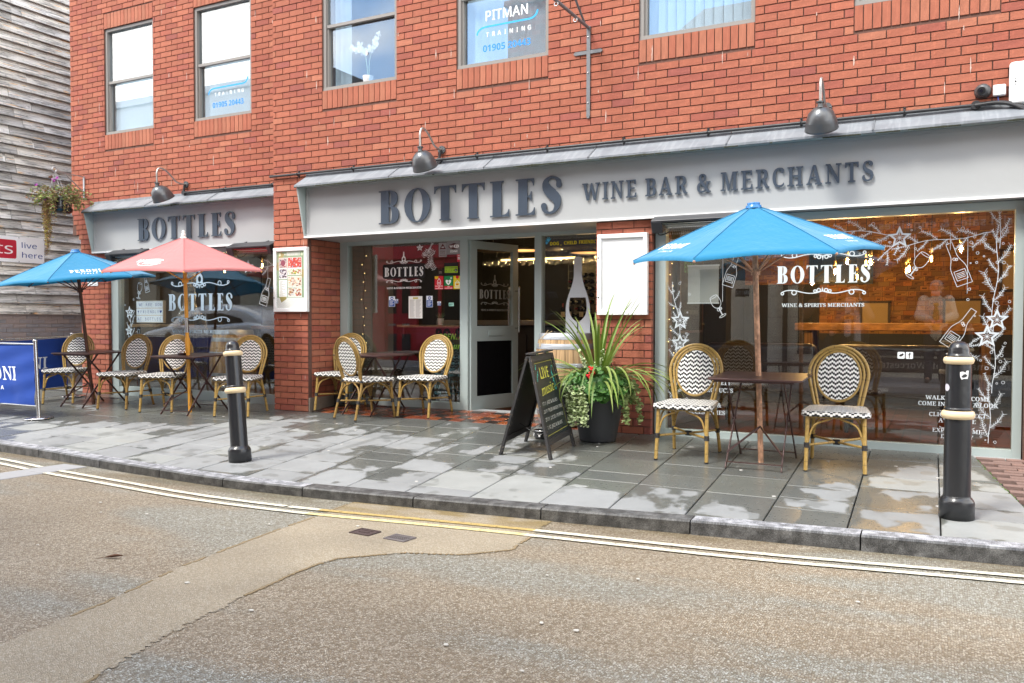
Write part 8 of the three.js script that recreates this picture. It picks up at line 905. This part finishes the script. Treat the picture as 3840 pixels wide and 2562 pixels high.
  const pk = []; for (const [x, y, z] of [[-0.3, 0.42, 0.15], [0.05, 0.45, 0.12], [-0.02, 0.18, 0.2], [-0.12, 0.5, 0.02], [0.1, 0.5, 0.1]]) for (let k = 0; k < 6; k++) pk.push(new THREE.CircleGeometry(0.014, 6).rotateX(rr(-1, 1)).rotateY(rr(-2, 2)).translate(x + rr(-0.015, 0.015), y + rr(-0.012, 0.012), z + rr(-0.01, 0.01))); mesh('flowers', join(pk), plain(0.5, 0.12, 0.5, 0.7, { side: THREE.DoubleSide }), h); const dd = []; for (const [x, y, z] of [[-0.13, 0.55, 0.02], [-0.08, 0.52, 0.08]]) { dd.push(rod([x * 0.4, 0.22, z], [x, y, z], 0.002)); for (let k = 0; k < 14; k++) dd.push(ball(0.008, x + rr(-0.025, 0.025), y + rr(-0.01, 0.016), z + rr(-0.025, 0.025), 5)); } mesh('dry_heads', join(dd), plain(0.12, 0.055, 0.03, 0.9), h);
}
{ // cafe barriers: posts, bars, printed banners
  const post = (p, l) => { const t = thing('barrier_post', l, 'post', p, 0, undefined); mesh('base', lathe([[0.001, 0.034], [0.05, 0.034], [0.15, 0.018], [0.158, 0.008], [0.156, 0], [0.001, 0]], 36), steel, t); mesh('tube', cyl(0.021, 0.021, 0.88, 0, 0.47, 0, 20), steel, t); mesh('cap', lathe([[0.021, 0.9], [0.026, 0.902], [0.026, 0.92], [0.021, 0.926], [0.001, 0.928]], 20), steel, t); return t; };
  post([-1.965, py(1.76), 1.76], 'polished steel barrier post on a round base, nearest one').rotation.z = 0.06; post([-3.78, 0, 0.06], 'polished steel barrier post behind the leftmost wicker chair').rotation.z = 0.03; post([-3.86, py(1.78), 1.78], 'steel barrier post at the barrier corner just outside the picture');
  const clothM = (t) => phy({ map: t, color: lin(0.95, 0.95, 0.95), roughness: 0.75, sheen: 0.3, side: THREE.DoubleSide }), tx = ctex(1024, 512, (g) => { g.fillStyle = '#14429c'; g.fillRect(0, 0, 1024, 512); g.fillStyle = '#f2f5fa'; g.font = 'bold 170px serif'; g.textAlign = 'center'; g.save(); g.translate(560, 305); g.scale(0.8, 1); g.fillText('PERONI', 0, 0); g.restore(); g.font = 'bold 48px sans-serif'; [...'ITALIA'].forEach((c, i) => g.fillText(c, 445 + i * 46, 390)); });
  const ban = (a, b, l, seed) => { const t = thing('barrier_banner', l, 'banner'), A = V(...a), B = V(...b), u = B.clone().sub(A), L = u.length(), n = new THREE.Vector3().crossVectors(u, V(0, 1, 0)).normalize(), W = 60, H = 14, pos = [], uv = [], idx = []; for (let i = 0; i <= W; i++) for (let j = 0; j <= H; j++) { const s = i / W, v = j / H, y = lerp(0.86, 0.16, v) - 0.03 * Math.sin(Math.PI * s) * (1 - v) * 0.5, d = 0.012 * v * Math.sin(s * 22 + seed) + 0.02 * v * (fbm(s * 6 + seed, v * 2, 471, 3) - 0.5) * 2 + 0.006 * Math.sin(v * 20 + s * 9); const p = A.clone().addScaledVector(u, lerp(0.02, 0.98, s)).addScaledVector(n, d); pos.push(p.x, p.y + y, p.z); uv.push(s, 1 - v); } for (let i = 0; i < W; i++) for (let j = 0; j < H; j++) { const q = i * (H + 1) + j; idx.push(q, q + 1, q + H + 1, q + 1, q + H + 2, q + H + 1); } const g = new THREE.BufferGeometry(); g.setAttribute('position', new THREE.Float32BufferAttribute(pos, 3)); g.setAttribute('uv', new THREE.Float32BufferAttribute(uv, 2)); g.setIndex(idx); g.computeVertexNormals(); mesh('cloth', g, clothM(tx), t); const up = V(0, 1, 0); mesh('top_bar', rod(A.clone().addScaledVector(up, 0.875).toArray(), B.clone().addScaledVector(up, 0.875).toArray(), 0.011), steel, t); mesh('bottom_bar', rod(A.clone().addScaledVector(up, 0.15).toArray(), B.clone().addScaledVector(up, 0.15).toArray(), 0.009), steel, t); };
  ban([-3.86, py(1.76) - 0.0, 1.77], [-2.0, py(1.76), 1.765], 'dark blue cloth barrier banner facing the street, cut by the left edge', 1); ban([-3.84, py(1.7), 1.7], [-3.8, 0, 0.12], 'dark blue cloth barrier banner running back towards the wall, behind the front banner', 4);
}
// ---------- people, mostly seen mirrored in the glass ----------
function field(bones, cell, k) {
  const lo = V(9, 9, 9), hi = V(-9, -9, -9); for (const [a, b, r0, r1] of bones) for (const [p, r] of [[a, r0], [b, r1]]) { lo.min(V(p[0] - r - 0.06, p[1] - r - 0.06, p[2] - r - 0.06)); hi.max(V(p[0] + r + 0.06, p[1] + r + 0.06, p[2] + r + 0.06)); }
  const size = Math.max(hi.x - lo.x, hi.y - lo.y, hi.z - lo.z), n = Math.min(150, Math.ceil(size / cell)), c = lo.clone().add(hi).multiplyScalar(0.5), half = size / 2, mc = new MarchingCubes(n, new THREE.MeshStandardMaterial(), false, false, 200000); mc.isolation = 0;
  for (let z = 0; z < n; z++) for (let y = 0; y < n; y++) for (let x = 0; x < n; x++) { const X = c.x + ((x - n / 2) / (n / 2)) * half, Y = c.y + ((y - n / 2) / (n / 2)) * half, Z = c.z + ((z - n / 2) / (n / 2)) * half; let d = 9; for (const [a, b, r0, r1, sx] of bones) { const bx = b[0] - a[0], byy = b[1] - a[1], bz = b[2] - a[2], L = bx * bx + byy * byy + bz * bz, t = L ? clamp(((X - a[0]) * bx + (Y - a[1]) * byy + (Z - a[2]) * bz) / L) : 0; const ex = (X - a[0] - bx * t), ey = Y - a[1] - byy * t, ez = (Z - a[2] - bz * t) * (sx || 1); const q = Math.sqrt(ex * ex + ey * ey + ez * ez) - lerp(r0, r1, t); const h = Math.max(k - Math.abs(d - q), 0) / k; d = Math.min(d, q) - h * h * k * 0.25; } mc.field[x + y * n + z * n * n] = -d; }
  mc.update(); const N = mc.count; const g = new THREE.BufferGeometry(), p = new Float32Array(mc.positionArray.slice(0, N * 3)), m = new Float32Array(mc.normalArray.slice(0, N * 3)); for (let i = 0; i < N; i++) { p[i * 3] = c.x + p[i * 3] * half; p[i * 3 + 1] = c.y + p[i * 3 + 1] * half; p[i * 3 + 2] = c.z + p[i * 3 + 2] * half; } g.setAttribute('position', new THREE.BufferAttribute(p, 3)); g.setAttribute('normal', new THREE.BufferAttribute(m, 3)); return flat(g);
}
const skin = plain(0.5, 0.27, 0.18, 0.55);
function hand(P, dir, up, s = 1) { // palm, four curled fingers and a thumb
  const d = V(...dir).normalize(), u = V(...up).normalize(), w = new THREE.Vector3().crossVectors(d, u).normalize(), o = V(...P), at = (a, b, c) => o.clone().addScaledVector(d, a * s).addScaledVector(w, b * s).addScaledVector(u, c * s).toArray(); const B = [[at(0, 0, 0), at(0.07, 0.012, 0), 0.026, 0.026], [at(0.03, -0.02, 0), at(0.075, -0.022, 0), 0.02, 0.018]]; [[0.03, 0.06], [0.011, 0.07], [-0.009, 0.066], [-0.028, 0.052]].forEach(([y, L]) => { B.push([at(0.075, y, 0), at(0.075 + L * 0.55, y, -0.012), 0.0095, 0.0088], [at(0.075 + L * 0.55, y, -0.012), at(0.075 + L * 0.8, y, -0.04), 0.0088, 0.0075]); }); B.push([at(0.015, 0.03, -0.005), at(0.05, 0.058, -0.02), 0.012, 0.0105], [at(0.05, 0.058, -0.02), at(0.08, 0.05, -0.035), 0.0105, 0.0085]); return field(B, 0.005, 0.012);
}
function person(o) {
  const t = thing('person', o.label, 'person', o.at, o.turn || 0), j = o.joints, B = [], sk = o.skin || skin;
  const head = j.head, dn = o.look || [0, 0]; // head centre
  const torso = [[j.hip, j.chest, 0.135, 0.165, 1.35], [j.chest, j.neck, 0.15, 0.06, 1.3]], arms = [], legs = []; for (const s of ['L', 'R']) { arms.push([j['sh' + s], j['el' + s], 0.056, 0.043], [j['el' + s], j['wr' + s], 0.043, 0.029]); legs.push([j['hp' + s], j['kn' + s], 0.088, 0.06], [j['kn' + s], j['an' + s], 0.06, 0.041], [j['an' + s], j['to' + s], 0.04, 0.032]); }
  const H = V(...head), face = [[head, [head[0], head[1] - 0.055, head[2] + 0.02], 0.094, 0.07], [j.neck, [head[0], head[1] - 0.08, head[2] - 0.015], 0.056, 0.056], [[head[0], head[1] - 0.022, head[2] + 0.092], [head[0], head[1] - 0.038, head[2] + 0.108], 0.012, 0.015], [[head[0], head[1] - 0.105, head[2] + 0.06], [head[0], head[1] - 0.1, head[2] + 0.07], 0.022, 0.02], ...[-1, 1].map((s) => [[head[0] + s * 0.096, head[1] - 0.03, head[2] - 0.005], [head[0] + s * 0.098, head[1] + 0.008, head[2] - 0.01], 0.013, 0.015]), ...[-1, 1].map((s) => [[head[0] + s * 0.03, head[1] + 0.012, head[2] + 0.083], [head[0] + s * 0.05, head[1] + 0.01, head[2] + 0.07], 0.012, 0.01])];
  const shrink = (l, d) => l.map(([a, b, r, q, s]) => [a, b, r + d, q + d, s]);
  mesh('body', field([...shrink(torso, -0.012), ...shrink(arms, -0.006), ...shrink(legs, -0.008), ...face], 0.016, 0.035), sk, t);
  for (const s of ['L', 'R']) { const w = V(...j['wr' + s]), e = V(...j['el' + s]), d = w.clone().sub(e).normalize(); mesh('hand', hand(w.toArray(), d.toArray(), Math.abs(d.y) > 0.8 ? [0, 0, 1] : [0, 1, 0]), sk, t); }
  const cut = o.sleeve || 1; const sl = arms.map(([a, b, r, q], i) => (i % 2 ? [a, a.map((v, c) => lerp(v, b[c], cut * 0.93)), r + 0.014, q + 0.018] : [a, b, r + 0.018, q + 0.014])); const hem = o.hem || 0; mesh('top', field([[[j.hip[0], j.hip[1] - hem, j.hip[2]], j.chest, 0.152 + o.bulk, 0.176 + o.bulk, 1.3], [j.chest, [j.neck[0], j.neck[1] - 0.045, j.neck[2]], 0.165 + o.bulk * 0.5, 0.072, 1.25], ...shrink(sl, o.bulk * 0.7)], 0.016, 0.045), o.top, t); mesh('trousers', field([...legs.filter((_, i) => i % 3 < 2).map(([a, b, r, q]) => [a, b, r + 0.016, q + 0.022]), [j.hpL, j.hpR, 0.11, 0.11], [[j.hip[0], j.hip[1] - 0.02, j.hip[2]], j.hip, 0.12, 0.13, 1.2]], 0.017, 0.04), o.trousers, t);
  for (const s of ['L', 'R']) mesh('shoe', field([[[j['an' + s][0], j['an' + s][1] - 0.045, j['an' + s][2] - 0.03], [j['to' + s][0], j['to' + s][1] - 0.008, j['to' + s][2]], 0.043, 0.036], [j['an' + s], [j['an' + s][0], j['an' + s][1] - 0.03, j['an' + s][2]], 0.045, 0.045]], 0.012, 0.02), plain(0.03, 0.025, 0.022, 0.5), t);
  const hb = o.hairLong ? [[[head[0] - 0.07, head[1] - 0.02, head[2] - 0.03], [head[0] - 0.085, head[1] - 0.2, head[2] - 0.0], 0.05, 0.03], [[head[0] + 0.07, head[1] - 0.02, head[2] - 0.03], [head[0] + 0.085, head[1] - 0.2, head[2] - 0.0], 0.05, 0.03], [[head[0], head[1] - 0.02, head[2] - 0.06], [head[0], head[1] - 0.2, head[2] - 0.05], 0.07, 0.05]] : []; mesh('hair', field([[[head[0] - 0.02, head[1] + 0.045, head[2] - 0.02], [head[0] + 0.02, head[1] + 0.045, head[2] - 0.02], 0.083, 0.083], [[head[0], head[1] - 0.01, head[2] - 0.045], [head[0], head[1] + 0.03, head[2] - 0.045], 0.077, 0.082], ...hb], 0.011, 0.03), o.hair, t);
  mesh('eyes', join([-1, 1].map((s) => ball(0.0115, head[0] + s * 0.034, head[1] - 0.006, head[2] + 0.083, 8))), plain(0.04, 0.03, 0.025, 0.2), t); mesh('mouth', box(0.045, 0.007, 0.012, head[0], head[1] - 0.071, head[2] + 0.088), plain(0.3, 0.1, 0.09, 0.5), t);
  return t;
}
const stand = (h, arms) => { const k = h / 1.75, S = (a) => a.map((v) => v * k); const L = { hip: [0, 0.95, 0], chest: [0, 1.28, 0.0], neck: [0, 1.5, -0.005], head: [0, 1.64, 0.015], shL: [-0.19, 1.41, 0], shR: [0.19, 1.41, 0], hpL: [-0.09, 0.9, 0], hpR: [0.09, 0.9, 0], knL: [-0.1, 0.49, 0.02], knR: [0.1, 0.49, 0.02], anL: [-0.11, 0.085, -0.01], anR: [0.11, 0.085, -0.01], toL: [-0.13, 0.045, 0.17], toR: [0.13, 0.045, 0.17], ...arms }; for (const q in L) L[q] = S(L[q]); return L; };
{
  const denim = plain(0.03, 0.035, 0.05, 0.9), facing = Math.PI;
  const ph = person({ label: 'grey haired man in a pale jacket and yellow shirt, mirrored in the big window', at: [7.32, 0.035, 8.12], turn: facing, joints: stand(1.8, { elL: [-0.26, 1.14, 0.06], wrL: [-0.1, 1.08, 0.27], elR: [0.26, 1.14, 0.06], wrR: [0.1, 1.08, 0.27], head: [0, 1.625, 0.05] }), top: plain(0.6, 0.54, 0.44, 0.9), trousers: denim, hair: plain(0.3, 0.28, 0.26, 0.9), bulk: 0.02, hem: 0.08 });
  mesh('shirt_front', field([[[0, 0.98, 0.13], [0, 1.36, 0.125], 0.065, 0.05, 1.6]], 0.012, 0.02), plain(0.5, 0.33, 0.09, 0.9), ph); mesh('beard', field([[[-0.05, 1.575, 0.12], [0.05, 1.575, 0.12], 0.03, 0.03], [[0, 1.555, 0.13], [0, 1.56, 0.135], 0.032, 0.03]], 0.01, 0.02), plain(0.33, 0.31, 0.3, 0.9), ph); mesh('glasses', join([-1, 1].map((s) => new THREE.TorusGeometry(0.024, 0.003, 5, 16).translate(s * 0.035, 1.667, 0.152)).concat([box(0.02, 0.004, 0.004, 0, 1.67, 0.153)])), blackPlastic, ph);
  const wm = person({ label: 'fair haired woman in a long grey scarf holding a phone, mirrored in the big window', at: [5.98, 0.035, 8.1], turn: facing, joints: stand(1.7, { elL: [-0.3, 1.2, 0.1], wrL: [-0.1, 1.46, 0.22], elR: [0.24, 1.14, 0.0], wrR: [0.05, 1.22, 0.2] }), top: plain(0.1, 0.09, 0.085, 0.9), trousers: plain(0.03, 0.03, 0.035, 0.9), hair: plain(0.5, 0.37, 0.2, 0.8), hairLong: 1, bulk: 0.015, hem: 0.12 });
  mesh('scarf', field([[[-0.09, 1.46, 0.03], [0.09, 1.46, 0.03], 0.055, 0.055], [[-0.07, 1.4, 0.12], [-0.09, 0.72, 0.17], 0.055, 0.06, 1.8], [[0.07, 1.4, 0.12], [0.08, 0.85, 0.17], 0.055, 0.06, 1.8]], 0.014, 0.04), plain(0.38, 0.37, 0.36, 0.95), wm); mesh('phone', rbox(0.075, 0.15, 0.01, 0.004, -0.08, 1.53, 0.24), blackPlastic, wm);
  const mn = person({ label: 'man in a brown jacket raising a hand, mirrored in the big window', at: [5.45, 0.035, 8.2], turn: facing, joints: stand(1.74, { elL: [-0.27, 1.14, 0.06], wrL: [-0.2, 0.93, 0.16], elR: [0.29, 1.2, 0.12], wrR: [0.06, 1.48, 0.17] }), top: plain(0.17, 0.065, 0.025, 0.8), trousers: denim, hair: plain(0.28, 0.14, 0.07, 0.9), bulk: 0.025, hem: 0.06 });
  const sit = (arms) => ({ hip: [0, 0.72, 0], chest: [0, 1.06, 0.03], neck: [0, 1.28, 0.03], head: [0, 1.42, 0.05], shL: [-0.18, 1.19, 0.03], shR: [0.18, 1.19, 0.03], elL: [-0.23, 0.98, 0.16], wrL: [-0.06, 1.035, 0.36], elR: [0.23, 0.98, 0.16], wrR: [0.06, 1.035, 0.36], hpL: [-0.09, 0.7, 0], hpR: [0.09, 0.7, 0], knL: [-0.1, 0.68, 0.38], knR: [0.1, 0.68, 0.38], anL: [-0.1, 0.3, 0.34], anR: [0.1, 0.3, 0.34], toL: [-0.1, 0.25, 0.48], toR: [0.1, 0.25, 0.48], ...arms });
  const seat = (x, z, l) => { const s = thing('bar_stool', l, 'stool', [x, 0.02, z]); mesh('seat', lathe([[0.001, 0.6], [0.17, 0.595], [0.175, 0.56], [0.001, 0.55]], 20), plain(0.02, 0.018, 0.018, 0.4), s); for (const a of [0.8, 2.4, 3.9, 5.5]) mesh('leg', rod([0.1 * Math.cos(a), 0.55, 0.1 * Math.sin(a)], [0.2 * Math.cos(a), 0, 0.2 * Math.sin(a)], 0.012), blackMetal, s); };
  person({ label: 'grey haired woman in a dark top seated at the table inside the left window', at: [-1.55, 0.02, -2.78], turn: 0.15, joints: sit({}), top: plain(0.03, 0.034, 0.04, 0.9), trousers: denim, hair: plain(0.36, 0.31, 0.26, 0.9), bulk: 0.005 }); seat(-1.55, -2.8, 'high stool under the seated woman inside the left window');
  person({ label: 'grey haired man in a dark jacket seated behind the light box inside the left window', at: [-2.08, 0.02, -2.78], turn: 0.4, joints: sit({}), top: plain(0.035, 0.035, 0.05, 0.9), trousers: denim, hair: plain(0.4, 0.38, 0.36, 0.9), bulk: 0.015 }); seat(-2.08, -2.8, 'high stool under the seated man inside the left window');
}
renderer.render(scene, camera);
